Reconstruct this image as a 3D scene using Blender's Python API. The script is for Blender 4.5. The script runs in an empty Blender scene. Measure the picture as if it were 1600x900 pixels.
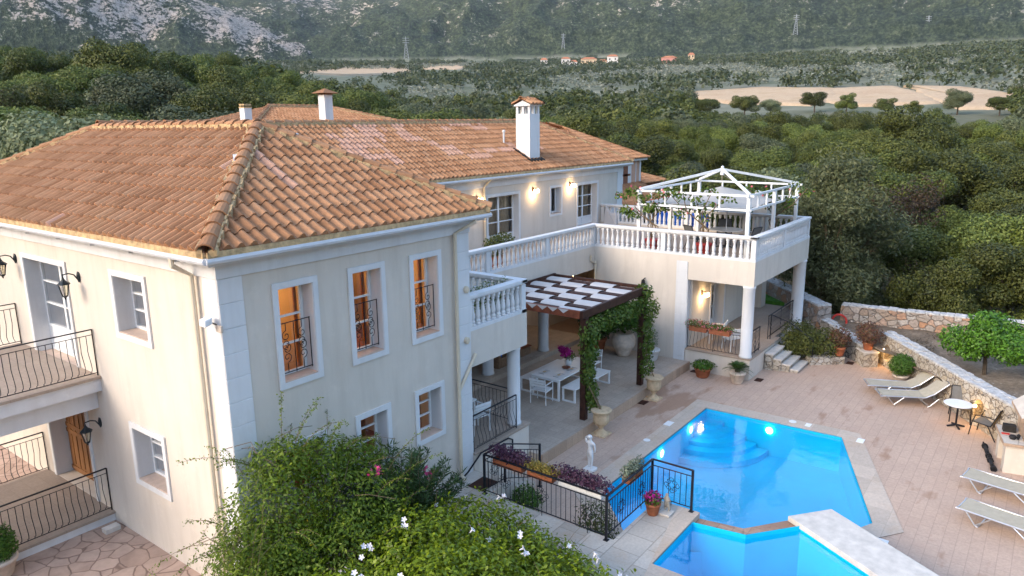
import bpy, math, random
import numpy as np
from mathutils import Vector, Matrix, noise as mnoise
R = math.radians
random.seed(7); rng = np.random.default_rng(11)
scn = bpy.context.scene
col = scn.collection

# ------------------------------------------------------------------ camera
CAM = Vector((-6.2697, -10.6325, 8.2236))
YAW, PIT, ROLL, FPX = R(37.018), R(12.710), R(-0.658), 1138.09
_f = Vector((math.cos(YAW)*math.cos(PIT), math.sin(YAW)*math.cos(PIT), -math.sin(PIT)))
_r = Vector((math.sin(YAW), -math.cos(YAW), 0)); _u = _r.cross(_f)
_R2 = _r*math.cos(ROLL)+_u*math.sin(ROLL); _U2 = -_r*math.sin(ROLL)+_u*math.cos(ROLL)
cd = bpy.data.cameras.new("camera"); cam = bpy.data.objects.new("camera", cd); col.objects.link(cam)
cd.sensor_width = 36; cd.lens = 36*FPX/1600; cd.clip_start = .1; cd.clip_end = 12000
cam.matrix_world = Matrix.Translation(CAM) @ Matrix((_R2, _U2, -_f)).transposed().to_4x4()
scn.camera = cam

# ------------------------------------------------------------------ light
SUN_EL, SUN_AZ = R(22), R(160)           # azimuth counted from +X towards +Y: the low sun stands left behind the house
world = bpy.data.worlds.new("World"); scn.world = world; world.use_nodes = True
wn = world.node_tree; wn.nodes.clear()
sky = wn.nodes.new("ShaderNodeTexSky"); sky.sky_type = 'NISHITA'; sky.sun_disc = False
sky.sun_elevation = SUN_EL; sky.sun_rotation = math.pi/2-SUN_AZ
sky.air_density = 1.0; sky.dust_density = 1.6; sky.ozone_density = 1.2; sky.altitude = 50
bgn = wn.nodes.new("ShaderNodeBackground"); bgn.inputs[1].default_value = .15
won = wn.nodes.new("ShaderNodeOutputWorld")
wn.links.new(sky.outputs[0], bgn.inputs[0]); wn.links.new(bgn.outputs[0], won.inputs[0])
sl = bpy.data.lights.new("sun", 'SUN'); sun = bpy.data.objects.new("sun", sl); col.objects.link(sun)
sl.energy = .8; sl.angle = R(35); sl.color = (1, .84, .66)
sd = Vector((math.cos(SUN_AZ)*math.cos(SUN_EL), math.sin(SUN_AZ)*math.cos(SUN_EL), math.sin(SUN_EL)))
sun.rotation_euler = sd.to_track_quat('Z', 'Y').to_euler(); sun.location = (-30, 10, 30)
scn.view_settings.view_transform = 'Standard'; scn.view_settings.look = 'None'
scn.view_settings.exposure = 1.95; scn.view_settings.gamma = 1
scn.render.engine = 'CYCLES'
cy = scn.cycles
cy.use_denoising = True; cy.max_bounces = 7; cy.diffuse_bounces = 3; cy.glossy_bounces = 2
cy.transmission_bounces = 3; cy.transparent_max_bounces = 12; cy.volume_bounces = 0; cy.sample_clamp_indirect = 4
cy.caustics_reflective = False; cy.caustics_refractive = False

# ------------------------------------------------------------------ node / material helpers
class NT:
    def __init__(s, name):
        s.m = bpy.data.materials.new(name); s.m.use_nodes = True
        s.t = s.m.node_tree; s.t.nodes.clear()
        s.out = s.t.nodes.new("ShaderNodeOutputMaterial")
        s.p = s.n("ShaderNodeBsdfPrincipled"); s.l(s.p.outputs[0], s.out.inputs[0])
        s.p.inputs['Specular IOR Level'].default_value = .25
    def n(s, t, **k):
        x = s.t.nodes.new(t)
        for a, b in k.items(): setattr(x, a, b)
        return x
    def l(s, a, b): s.t.links.new(a, b)
    def pos(s):
        if not hasattr(s, '_p'): s._p = s.n("ShaderNodeNewGeometry")
        return s._p.outputs['Position']
    def noise(s, scale, detail=3, rough=.6, vec=None, w=None):
        x = s.n("ShaderNodeTexNoise"); x.inputs['Scale'].default_value = scale
        x.inputs['Detail'].default_value = detail; x.inputs['Roughness'].default_value = rough
        s.l(vec if vec is not None else s.pos(), x.inputs['Vector']); return x.outputs[0]
    def ramp(s, fac, stops, interp='LINEAR'):
        x = s.n("ShaderNodeValToRGB"); x.color_ramp.interpolation = interp
        e = x.color_ramp.elements
        while len(e) < len(stops): e.new(.5)
        for q, (p, c) in zip(e, stops):
            q.position = p; q.color = (*c, 1) if len(c) == 3 else c
        s.l(fac, x.inputs[0]); return x.outputs[0]
    def mix(s, fac, a, b, mode='MIX'):
        x = s.n("ShaderNodeMix", data_type='RGBA', blend_type=mode)
        for v, i in ((fac, 0), (a, 6), (b, 7)):
            if isinstance(v, (int, float)): x.inputs[i].default_value = v
            elif isinstance(v, tuple): x.inputs[i].default_value = (*v, 1)
            else: s.l(v, x.inputs[i])
        return x.outputs[2]
    def math(s, op, a, b=None, c=None):
        x = s.n("ShaderNodeMath", operation=op)
        for v, i in ((a, 0), (b, 1), (c, 2)):
            if v is None: continue
            if isinstance(v, (int, float)): x.inputs[i].default_value = v
            else: s.l(v, x.inputs[i])
        return x.outputs[0]
    def bump(s, h, strength=.3, dist=.02):
        x = s.n("ShaderNodeBump"); x.inputs['Strength'].default_value = strength; x.inputs['Distance'].default_value = dist
        s.l(h, x.inputs['Height']); s.l(x.outputs[0], s.p.inputs['Normal'])
    def base(s, c, rough=.8, metal=0, spec=None):
        if isinstance(c, tuple): s.p.inputs['Base Color'].default_value = (*c, 1)
        else: s.l(c, s.p.inputs['Base Color'])
        s.p.inputs['Roughness'].default_value = rough; s.p.inputs['Metallic'].default_value = metal
        if spec is not None: s.p.inputs['Specular IOR Level'].default_value = spec
        return s.m

def simple(name, c, rough=.7, var=.15, scale=3., bump=0, bscale=40., metal=0, spec=.25):
    t = NT(name)
    n = t.noise(scale, 4)
    lo = tuple(x*(1-var) for x in c); hi = tuple(min(1, x*(1+var)) for x in c)
    m = t.base(t.ramp(n, [(.3, lo), (.7, hi)]), rough, metal, spec)
    if bump: t.bump(t.noise(bscale, 3), bump, .01)
    return m

def plaster(name, c):
    t = NT(name)
    big = t.noise(.35, 4, .6); streak = t.n("ShaderNodeMapping"); streak.inputs['Scale'].default_value = (3, 3, .35)
    t.l(t.pos(), streak.inputs[0]); st = t.noise(1.2, 5, .65, streak.outputs[0])
    c1 = t.mix(t.ramp(big, [(.35, (0, 0, 0)), (.75, (1, 1, 1))]), c, tuple(x*.86 for x in c))
    c2 = t.mix(t.ramp(st, [(.46, (0, 0, 0)), (.8, (.6, .6, .6))]), c1, tuple(x*y for x, y in zip(c, (.76, .73, .70))))
    c2 = t.mix(t.ramp(t.noise(2.6, 6, .7), [(.55, (0, 0, 0)), (.7, (.35, .35, .35))]), c2, tuple(min(1, x*1.12) for x in c))
    t.base(c2, .92); t.bump(t.noise(60, 3), .12, .008); return t.m

M = {}
M['plaster'] = plaster('cream_plaster', (.68, .60, .51))
M['white'] = plaster('white_paint', (.72, .71, .70))
M['white_gloss'] = simple('white_lacquer', (.78, .78, .77), .4, .05, 2)
M['peach'] = plaster('peach_plaster', (.62, .38, .27))
M['iron'] = simple('black_iron', (.012, .012, .016), .45, .3, 8)
M['lamp_iron'] = simple('dark_lamp_metal', (.02, .026, .03), .45, .3, 8)
M['sill'] = simple('sill_marble', (.56, .42, .33), .6, .12, 6)
M['marble'] = simple('pale_marble', (.60, .55, .49), .5, .16, 4)
M['gutter'] = simple('pale_metal', (.62, .62, .63), .4, .08, 4)
M['pipe'] = simple('cream_pipe', (.66, .56, .42), .5, .06, 4)
M['wood_dark'] = simple('dark_stained_wood', (.055, .022, .014), .6, .4, 6, .2, 30)
M['wood_lt'] = simple('red_brown_wood', (.20, .06, .03), .6, .4, 6, .2, 30)
M['cloth'] = simple('white_canvas', (.55, .52, .50), .9, .05, 3, .1, 60)
M['canopy'] = simple('beige_canopy', (.42, .395, .365), .9, .05, 3)
M['terra'] = simple('terracotta_pot', (.36, .12, .055), .8, .22, 9, .1)
M['sandstone'] = simple('cast_sandstone', (.55, .41, .26), .85, .18, 9, .2)
M['palestone'] = simple('pale_stone_pot', (.58, .48, .39), .85, .16, 9, .2)
M['statue'] = simple('white_statue_stone', (.74, .72, .70), .7, .06, 9)
M['greystone'] = simple('grey_statuette_stone', (.34, .31, .26), .9, .25, 14, .3)
M['soil_pot'] = simple('pot_soil', (.05, .035, .024), .95, .4, 20, .4)
M['bark'] = simple('bark', (.085, .065, .048), .95, .35, 10, .5)
M['twig'] = simple('twig', (.17, .12, .07), .9, .35, 12)
M['sling'] = simple('beige_sling_fabric', (.43, .38, .29), .8, .08, 8, .1, 200)
M['alu'] = simple('aluminium_tube', (.60, .60, .61), .3, .06, 8, metal=.8)
M['grey_sling'] = simple('grey_sling_fabric', (.13, .13, .13), .8, .12, 8)
M['gold_sling'] = simple('tan_sling_fabric', (.32, .23, .11), .8, .12, 8)
M['blue'] = simple('blue_cover', (.01, .12, .55), .5, .12, 3)
M['red'] = simple('red_plastic', (.50, .05, .04), .5, .15, 5)
M['dark'] = simple('dark_rubber', (.015, .015, .017), .6, .3, 5)
M['soot'] = simple('soot', (.03, .027, .025), .95, .3, 5)
M['wicker'] = simple('wicker', (.22, .135, .08), .8, .3, 25, .4, 80)
M['mortar'] = simple('roof_mortar', (.52, .36, .19), .95, .35, 9, .6, 25)
M['bitumen'] = simple('bitumen', (.025, .022, .02), .95, .4, 9)
M['orange_wall'] = simple('ochre_room_wall', (.50, .30, .13), .9, .1, 2)
M['curtain'] = simple('tan_curtain', (.52, .40, .26), .95, .12, 12)
M['orange_curtain'] = simple('orange_curtain', (.62, .22, .04), .95, .2, 12)
M['shutter'] = simple('brown_shutter', (.22, .09, .05), .7, .2, 12)

def door_wood():
    t = NT('door_wood'); mp = t.n("ShaderNodeMapping"); mp.inputs['Scale'].default_value = (12, 12, .7)
    t.l(t.pos(), mp.inputs[0]); n = t.noise(2.2, 5, .6, mp.outputs[0])
    t.base(t.ramp(n, [(.3, (.16, .065, .022)), (.7, (.36, .17, .065))]), .5); return t.m
M['door_wood'] = door_wood()

def emis(name, c, s):
    t = NT(name); t.p.inputs['Emission Color'].default_value = (*c, 1); t.p.inputs['Emission Strength'].default_value = s
    return t.base(c, .5)
M['bulb'] = emis('lit_glass_shade', (1, .72, .38), 5)
M['poolbulb'] = emis('pool_lamp_glass', (1, .96, .9), 5)

def glass(name, tint, refl=.12):
    t = NT(name); t.t.nodes.remove(t.p)
    tr = t.n("ShaderNodeBsdfTransparent"); tr.inputs[0].default_value = (*tint, 1)
    gl = t.n("ShaderNodeBsdfGlossy"); gl.inputs['Roughness'].default_value = .03
    fr = t.n("ShaderNodeFresnel"); fr.inputs[0].default_value = 1.5
    mx = t.n("ShaderNodeMixShader"); t.l(t.math('MAXIMUM', fr.outputs[0], refl), mx.inputs[0])
    t.l(tr.outputs[0], mx.inputs[1]); t.l(gl.outputs[0], mx.inputs[2]); t.l(mx.outputs[0], t.out.inputs[0]); return t.m
M['glass'] = glass('window_glass', (.85, .86, .86), .1)
M['lampglass'] = glass('lamp_glass', (.9, .86, .72), .2)

def water():
    t = NT('pool_water'); t.t.nodes.remove(t.p)
    tr = t.n("ShaderNodeBsdfTransparent"); tr.inputs[0].default_value = (.30, .90, 1, 1)
    gl = t.n("ShaderNodeBsdfGlossy"); gl.inputs['Roughness'].default_value = .05
    fr = t.n("ShaderNodeFresnel"); fr.inputs[0].default_value = 1.33
    bp = t.n("ShaderNodeBump"); bp.inputs['Strength'].default_value = .22; bp.inputs['Distance'].default_value = .02
    t.l(t.noise(3.0, 3), bp.inputs['Height'])
    for q in (gl, fr): t.l(bp.outputs[0], q.inputs['Normal'])
    mx = t.n("ShaderNodeMixShader"); t.l(t.math('MULTIPLY', fr.outputs[0], .16), mx.inputs[0]); t.l(tr.outputs[0], mx.inputs[1]); t.l(gl.outputs[0], mx.inputs[2])
    t.l(mx.outputs[0], t.out.inputs[0]); return t.m
M['water'] = water()
M['basin'] = simple('blue_pool_paint', (.004, .53, .77), .6, .10, .7)

def tiles(name, c, sx, sy, line=.85, gap=.012, var=.18, rough=.75, off=0.0, noise_s=.8, stain=None, bump=.25):
    """square or oblong paving laid along the house axes"""
    t = NT(name); mp = t.n("ShaderNodeMapping"); mp.inputs['Rotation'].default_value = (0, 0, 0)
    t.l(t.pos(), mp.inputs[0])
    b = t.n("ShaderNodeTexBrick", offset=off, squash=1.0); b.inputs['Scale'].default_value = 1
    b.inputs['Brick Width'].default_value = sx; b.inputs['Row Height'].default_value = sy
    b.inputs['Mortar Size'].default_value = gap; b.inputs['Mortar Smooth'].default_value = .3; b.inputs['Bias'].default_value = 0
    b.inputs['Color1'].default_value = (*[x*(1-var) for x in c], 1); b.inputs['Color2'].default_value = (*[min(1, x*(1+var)) for x in c], 1)
    b.inputs['Mortar'].default_value = (*[x*line for x in c], 1)
    t.l(mp.outputs[0], b.inputs['Vector'])
    n = t.noise(noise_s, 5, .65); c1 = t.mix(t.ramp(n, [(.3, (0, 0, 0)), (.75, (.6, .6, .6))]), b.outputs[0], tuple(x*.80 for x in c), 'MIX')
    n2 = t.noise(18, 4, .6); c2 = t.mix(.3, c1, t.ramp(n2, [(.3, (.55, .55, .55)), (.7, (1.2, 1.2, 1.2))]), 'MULTIPLY')
    if stain:
        n3 = t.noise(.55, 5, .7); c2 = t.mix(t.ramp(n3, [(.52, (0, 0, 0)), (.72, (.6, .6, .6))]), c2, stain)
    t.base(c2, rough); t.bump(b.outputs['Fac'], -bump, .01); return t.m
def deck_marks(m):
    t = m.node_tree; P = next(n for n in t.nodes if n.type == 'BSDF_PRINCIPLED'); src = P.inputs['Base Color'].links[0].from_socket
    g = t.nodes.new('ShaderNodeNewGeometry'); mp = t.nodes.new('ShaderNodeMapping'); mp.inputs['Scale'].default_value = (.9, 2.2, 1); t.links.new(g.outputs['Position'], mp.inputs[0])
    n = t.nodes.new('ShaderNodeTexNoise'); n.inputs['Scale'].default_value = 1.1; n.inputs['Detail'].default_value = 6; t.links.new(mp.outputs[0], n.inputs['Vector'])
    d = t.nodes.new('ShaderNodeVectorMath'); d.operation = 'DISTANCE'; d.inputs[1].default_value = (14.3, -.95, -.65); t.links.new(g.outputs['Position'], d.inputs[0])
    a = t.nodes.new('ShaderNodeMapRange'); a.inputs[1].default_value = 2.6; a.inputs[2].default_value = .3; a.inputs[3].default_value = 0; a.inputs[4].default_value = .32; t.links.new(d.outputs['Value'], a.inputs[0])
    s = t.nodes.new('ShaderNodeMath'); s.operation = 'ADD'; t.links.new(n.outputs[0], s.inputs[0]); t.links.new(a.outputs[0], s.inputs[1])
    r = t.nodes.new('ShaderNodeMapRange'); r.inputs[1].default_value = .62; r.inputs[2].default_value = .74; r.inputs[4].default_value = .62; t.links.new(s.outputs[0], r.inputs[0])
    x = t.nodes.new('ShaderNodeMix'); x.data_type = 'RGBA'; t.links.new(r.outputs[0], x.inputs[0]); t.links.new(src, x.inputs[6]); x.inputs[7].default_value = (.30, .16, .09, 1); t.links.new(x.outputs[2], P.inputs['Base Color']); return m
M['deck'] = tiles('pink_deck_tiles', (.55, .395, .30), .50, .25, .78, .009, .045, .75, .5, .5, (.50, .34, .25))
deck_marks(M['deck'])
M['patio'] = tiles('patio_tiles', (.48, .39, .31), .33, .33, .78, .008, .10, .65, 0, .8)
M['porch'] = tiles('porch_tiles', (.40, .31, .24), .33, .33, .8, .006, .06, .65)
M['slab'] = tiles('path_slabs', (.55, .49, .42), .62, .62, .62, .014, .16, .8, .5, 1.4, (.48, .32, .2))
M['coping'] = tiles('pool_coping', (.56, .46, .37), .7, .7, .84, .008, .1, .7, 0, 1.2, (.50, .34, .22))
M['stepstone'] = tiles('step_riser_tiles', (.47, .33, .23), .3, .3, .75, .01, .14)

def stamped():
    t = NT('stamped_paving'); v = t.n("ShaderNodeTexVoronoi", feature='DISTANCE_TO_EDGE'); v.inputs['Scale'].default_value = 2.7
    nz = t.n("ShaderNodeTexNoise"); nz.inputs['Scale'].default_value = 2.5; t.l(t.pos(), nz.inputs['Vector'])
    mv = t.n("ShaderNodeMix", data_type='VECTOR'); mv.inputs[0].default_value = .12; t.l(t.pos(), mv.inputs[4]); t.l(nz.outputs[1], mv.inputs[5])
    t.l(mv.outputs[1], v.inputs['Vector'])
    v2 = t.n("ShaderNodeTexVoronoi"); v2.inputs['Scale'].default_value = 2.7; t.l(mv.outputs[1], v2.inputs['Vector'])
    sp = t.n("ShaderNodeSeparateColor"); t.l(v2.outputs['Color'], sp.inputs[0])
    c = t.ramp(sp.outputs[0], [(0, (.45, .31, .235)), (1, (.54, .385, .30))])
    c = t.mix(.45, c, t.ramp(t.noise(4, 5), [(.3, (.6, .6, .6)), (.7, (1.2, 1.2, 1.2))]), 'MULTIPLY')
    e = t.ramp(v.outputs[0], [(.012, (0, 0, 0)), (.04, (1, 1, 1))])
    t.base(t.mix(e, (.25, .165, .125), c), .7); t.bump(e, .5, .015); return t.m
M['stamped'] = stamped()

def rubble(name, scale, cols, mortar, flat=.9):
    t = NT(name)
    nz = t.n("ShaderNodeTexNoise"); nz.inputs['Scale'].default_value = scale*1.3; t.l(t.pos(), nz.inputs['Vector'])
    mp = t.n("ShaderNodeMapping"); mp.inputs['Scale'].default_value = (1, 1, 1.25); t.l(t.pos(), mp.inputs[0])
    mv = t.n("ShaderNodeMix", data_type='VECTOR'); mv.inputs[0].default_value = .15; t.l(mp.outputs[0], mv.inputs[4]); t.l(nz.outputs[1], mv.inputs[5])
    v = t.n("ShaderNodeTexVoronoi", feature='DISTANCE_TO_EDGE'); v.inputs['Scale'].default_value = scale; t.l(mv.outputs[1], v.inputs['Vector'])
    v2 = t.n("ShaderNodeTexVoronoi"); v2.inputs['Scale'].default_value = scale; t.l(mv.outputs[1], v2.inputs['Vector'])
    sp = t.n("ShaderNodeSeparateColor"); t.l(v2.outputs['Color'], sp.inputs[0])
    c = t.ramp(sp.outputs[0], [(i/(len(cols)-1), q) for i, q in enumerate(cols)])
    c = t.mix(.5, c, t.ramp(t.noise(14, 5), [(.3, (.55, .55, .55)), (.7, (1.25, 1.25, 1.25))]), 'MULTIPLY')
    e = t.ramp(v.outputs[0], [(.01, (0, 0, 0)), (.06, (1, 1, 1))])
    t.base(t.mix(e, mortar, c), .9); t.bump(t.math('MULTIPLY', e, t.math('ADD', .7, t.noise(9, 3))), .9, .05); return t.m
M['rubble_pale'] = rubble('pale_rubble_stone', 5.6, [(.42, .36, .29), (.52, .47, .40), (.46, .38, .28), (.56, .52, .46)], (.25, .20, .155))
M['rubble_red'] = rubble('mixed_rubble_stone', 3.6, [(.36, .30, .25), (.46, .42, .38), (.42, .22, .12), (.36, .33, .30), (.38, .25, .16)], (.28, .23, .19))
M['rubble_grey'] = rubble('grey_rubble_stone', 4.4, [(.26, .23, .20), (.36, .33, .29), (.30, .26, .21), (.40, .37, .33)], (.08, .065, .05))
M['rubble_top'] = simple('weathered_cap_stone', (.46, .45, .44), .9, .3, 7, .6, 20)

def tile_mat():
    t = NT('terracotta_roof_tile'); a = t.n("ShaderNodeAttribute", attribute_name='tint')
    c = t.ramp(a.outputs['Fac'], [(0, (.32, .158, .080)), (.35, (.395, .203, .106)), (.62, (.45, .240, .130)), (.78, (.42, .235, .132)), (.8, (.48, .275, .19)), (1, (.53, .325, .245))])
    n = t.noise(5, 5, .65); c = t.mix(.55, c, t.ramp(n, [(.25, (.6, .58, .55)), (.75, (1.25, 1.22, 1.2))]), 'MULTIPLY')
    n2 = t.noise(.45, 3); c = t.mix(t.ramp(n2, [(.5, (0, 0, 0)), (.8, (.35, .35, .35))]), c, (.56, .33, .17))
    t.base(c, .85, spec=.15); t.bump(t.noise(50, 3), .15, .01); return t.m
M['tile'] = tile_mat()

def foliage(name, cols, trans=.2, rough=.55, objvar=.25, spec=.3):
    t = NT(name); g = t.n("ShaderNodeNewGeometry"); oi = t.n("ShaderNodeObjectInfo")
    c = t.ramp(g.outputs['Random Per Island'], [(i/(len(cols)-1), q) for i, q in enumerate(cols)])
    k = t.math('ADD', 1-objvar, t.math('MULTIPLY', oi.outputs['Random'], 2*objvar))
    cb = t.n("ShaderNodeCombineColor")
    for i in range(3): t.l(k, cb.inputs[i])
    c = t.mix(1., c, cb.outputs[0], 'MULTIPLY'); t.base(c, rough, spec=spec)
    tl = t.n("ShaderNodeBsdfTranslucent"); t.l(c, tl.inputs[0]); mx = t.n("ShaderNodeMixShader"); mx.inputs[0].default_value = trans
    t.l(t.p.outputs[0], mx.inputs[1]); t.l(tl.outputs[0], mx.inputs[2]); t.l(mx.outputs[0], t.out.inputs[0]); return t.m
M['f_dark'] = foliage('dark_oak_leaves', [(.055, .066, .014), (.092, .105, .020), (.14, .152, .035)], .2, .6, .42)
M['f_mid'] = foliage('green_oak_leaves', [(.070, .096, .019), (.11, .138, .027), (.16, .185, .042)], .2, .6, .42)
M['f_olive'] = foliage('olive_leaves', [(.09, .11, .05), (.135, .155, .072), (.19, .21, .11)], .2, .6, .42)
M['f_brown'] = foliage('withered_leaves', [(.060, .036, .020), (.090, .055, .030), (.075, .065, .030)])
M['f_yel'] = foliage('yellow_green_leaves', [(.065, .092, .018), (.095, .122, .026), (.13, .15, .032)], .2, .6, .42)
M['f_far'] = foliage('far_scrub_leaves', [(.055, .075, .030), (.085, .108, .045), (.13, .145, .075)])
M['f_farolive'] = foliage('far_grey_scrub_leaves', [(.13, .145, .10), (.18, .19, .14), (.25, .25, .20)])
M['f_jas'] = foliage('jasmine_leaves', [(.07, .115, .008), (.12, .18, .012), (.20, .26, .022)], .25, .45, .05)
M['f_pan'] = foliage('bower_vine_leaves', [(.09, .135, .006), (.16, .225, .010), (.26, .33, .020)], .25, .4, .05)
M['f_ole'] = foliage('oleander_leaves', [(.030, .065, .016), (.05, .095, .024), (.075, .12, .035)], .15, .4, .05)
M['f_box'] = foliage('clipped_shrub_leaves', [(.035, .085, .008), (.06, .14, .012), (.09, .18, .02)], .2, .5, .05)
M['f_lemon'] = foliage('citrus_leaves', [(.05, .12, .012), (.08, .19, .016), (.12, .26, .022)], .25, .4, .05)
M['f_vine'] = foliage('vine_leaves', [(.055, .10, .012), (.09, .15, .018), (.16, .21, .03)], .25, .5, .1)
M['f_sage'] = foliage('grey_green_leaves', [(.12, .15, .10), (.18, .21, .14), (.24, .27, .19)], .15, .7, .05)
M['f_purple'] = foliage('purple_leaves', [(.045, .016, .04), (.075, .03, .065), (.10, .05, .075)], .15, .6, .05)
M['f_yellow'] = foliage('yellow_sedum_leaves', [(.22, .16, .03), (.30, .22, .045), (.22, .20, .05)], .15, .7, .05)
M['f_rust'] = foliage('rusty_leaves', [(.10, .04, .025), (.17, .075, .05), (.12, .10, .03)], .15, .6, .05)
M['f_palm'] = foliage('cycad_leaves', [(.03, .07, .012), (.05, .10, .02), (.07, .12, .03)], .1, .4, .05)
M['petal_w'] = simple('white_petals', (.78, .74, .76), .7, .06, 20)
M['petal_p'] = simple('pink_petals', (.62, .06, .20), .7, .2, 20)
M['petal_m'] = simple('magenta_petals', (.42, .01, .20), .7, .2, 20)
M['petal_c'] = simple('coral_petals', (.62, .14, .16), .7, .25, 20)

# ------------------------------------------------------------------ mesh helpers
WL = {}                                       # where each parent's origin stands, for translating its parts
class MB:
    def __init__(s): s.v = []; s.f = []; s.a = []; s.cur = 0.
    def face(s, pts):
        i = len(s.v); s.v += [tuple(p) for p in pts]; s.f.append(tuple(range(i, i+len(pts)))); s.a.append(s.cur)
    def mesh(s, pts, faces):
        i = len(s.v); s.v += [tuple(p) for p in pts]; s.f += [tuple(i+k for k in f) for f in faces]; s.a += [s.cur]*len(faces); return s
    def box(s, x0, y0, z0, x1, y1, z1):
        return s.mesh([(x, y, z) for z in (z0, z1) for y in (y0, y1) for x in (x0, x1)],
                      [(0, 2, 3, 1), (4, 5, 7, 6), (0, 1, 5, 4), (2, 6, 7, 3), (0, 4, 6, 2), (1, 3, 7, 5)])
    def obox(s, c, ax, ay, az):
        c, ax, ay, az = map(Vector, (c, ax, ay, az))
        return s.mesh([c+ax*i+ay*j+az*k for k in (-1, 1) for j in (-1, 1) for i in (-1, 1)],
                      [(0, 2, 3, 1), (4, 5, 7, 6), (0, 1, 5, 4), (2, 6, 7, 3), (0, 4, 6, 2), (1, 3, 7, 5)])
    def beam(s, p, q, w, h, up=(0, 0, 1)):
        p, q = Vector(p), Vector(q); d = (q-p); L = d.length; d.normalize()
        sd_ = d.cross(Vector(up));
        if sd_.length < 1e-4: sd_ = d.cross(Vector((1, 0, 0)))
        sd_.normalize(); u = sd_.cross(d).normalized()
        return s.obox((p+q)/2, d*L/2, sd_*w/2, u*h/2)
    def tube(s, pts, r, n=6, r1=None):
        pts = [Vector(p) for p in pts]; k = len(pts); i0 = len(s.v); prev = None
        for i, p in enumerate(pts):
            d = (pts[min(i+1, k-1)]-pts[max(i-1, 0)]).normalized()
            a = d.cross(prev if prev is not None else (Vector((0, 0, 1)) if abs(d.z) < .9 else Vector((1, 0, 0))))
            if prev is not None:
                a = prev - d*prev.dot(d)
            if a.length < 1e-6: a = d.orthogonal()
            a.normalize(); prev = a; b = d.cross(a)
            rr = r if r1 is None else r+(r1-r)*i/max(1, k-1)
            s.v += [tuple(p+(a*math.cos(2*math.pi*j/n)+b*math.sin(2*math.pi*j/n))*rr) for j in range(n)]
        for i in range(k-1):
            for j in range(n):
                s.f.append((i0+i*n+j, i0+i*n+(j+1) % n, i0+(i+1)*n+(j+1) % n, i0+(i+1)*n+j)); s.a.append(s.cur)
        s.f.append(tuple(i0+j for j in reversed(range(n)))); s.f.append(tuple(i0+(k-1)*n+j for j in range(n))); s.a += [s.cur]*2
        return s
    def lathe(s, prof, c=(0, 0, 0), n=16):
        i0 = len(s.v); k = len(prof)
        for r, z in prof:
            s.v += [(c[0]+r*math.cos(2*math.pi*j/n), c[1]+r*math.sin(2*math.pi*j/n), c[2]+z) for j in range(n)]
        for i in range(k-1):
            for j in range(n):
                s.f.append((i0+i*n+j, i0+i*n+(j+1) % n, i0+(i+1)*n+(j+1) % n, i0+(i+1)*n+j)); s.a.append(s.cur)
        s.f.append(tuple(i0+j for j in reversed(range(n)))); s.f.append(tuple(i0+(k-1)*n+j for j in range(n))); s.a += [s.cur]*2
        return s
    def prism(s, poly, z0, z1):
        n = len(poly)
        return s.mesh([(x, y, z0) for x, y in poly]+[(x, y, z1) for x, y in poly],
                      [tuple(reversed(range(n))), tuple(range(n, 2*n))]+[(i, (i+1) % n, n+(i+1) % n, n+i) for i in range(n)])
    def build(s, name, mat, parent=None, smooth=False, bevel=0, attr=False, origin=None):
        o_ = Vector(origin) if origin is not None else (WL.get(parent.name, Vector()) if parent else Vector())
        me = bpy.data.meshes.new(name); me.from_pydata([tuple(Vector(p)-o_) for p in s.v], [], s.f)
        if attr:
            at = me.attributes.new('tint', 'FLOAT', 'FACE'); at.data.foreach_set('value', np.array(s.a, dtype=np.float32))
        me.materials.append(mat); 
        if smooth: me.polygons.foreach_set('use_smooth', [True]*len(me.polygons))
        me.update(); return link(name, me, parent, bevel, o_ if origin is not None and not parent else None)
def link(name, me, parent=None, bevel=0, loc=None):
    o = bpy.data.objects.new(name, me); col.objects.link(o)
    if parent: o.parent = parent; WL[o.name] = WL.get(parent.name, Vector())
    else: WL[o.name] = Vector(loc) if loc is not None else Vector()
    if loc is not None: o.location = loc
    if bevel:
        b = o.modifiers.new('bevel', 'BEVEL'); b.width = bevel; b.segments = 2; b.limit_method = 'ANGLE'
    return o
def tag(o, label=None, cat=None, group=None, kind=None):
    for k, v in (('label', label), ('category', cat), ('group', group), ('kind', kind)):
        if v: o[k] = v
    return o
def thing(name, label, cat, loc=(0, 0, 0), group=None):
    o = bpy.data.objects.new(name, None); col.objects.link(o); o.location = loc; o.empty_display_size = .2
    WL[o.name] = Vector(loc); return tag(o, label, cat, group)
def dup(o, loc=None, rz=None, label=None, parent=None, scale=None):
    c = o.copy(); col.objects.link(c)
    if parent: c.parent = parent
    if loc is not None: c.location = loc
    if rz is not None: c.rotation_euler = (0, 0, rz)
    if scale is not None: c.scale = scale if isinstance(scale, tuple) else (scale,)*3
    if label: c['label'] = label
    for ch in o.children: dup(ch, parent=c)
    return c
def npmesh(name, V, F, mat, parent=None, smooth=False, loc=None):
    """quads from numpy arrays"""
    me = bpy.data.meshes.new(name); me.vertices.add(len(V)); me.vertices.foreach_set('co', V.astype(np.float32).ravel())
    k = F.shape[1]; me.loops.add(F.size); me.loops.foreach_set('vertex_index', F.astype(np.int32).ravel())
    me.polygons.add(len(F)); me.polygons.foreach_set('loop_start', np.arange(0, F.size, k, dtype=np.int32))
    me.materials.append(mat)
    if smooth: me.polygons.foreach_set('use_smooth', np.ones(len(F), dtype=bool))
    me.update(calc_edges=True); me.validate(); return link(name, me, parent, 0, loc)

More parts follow.
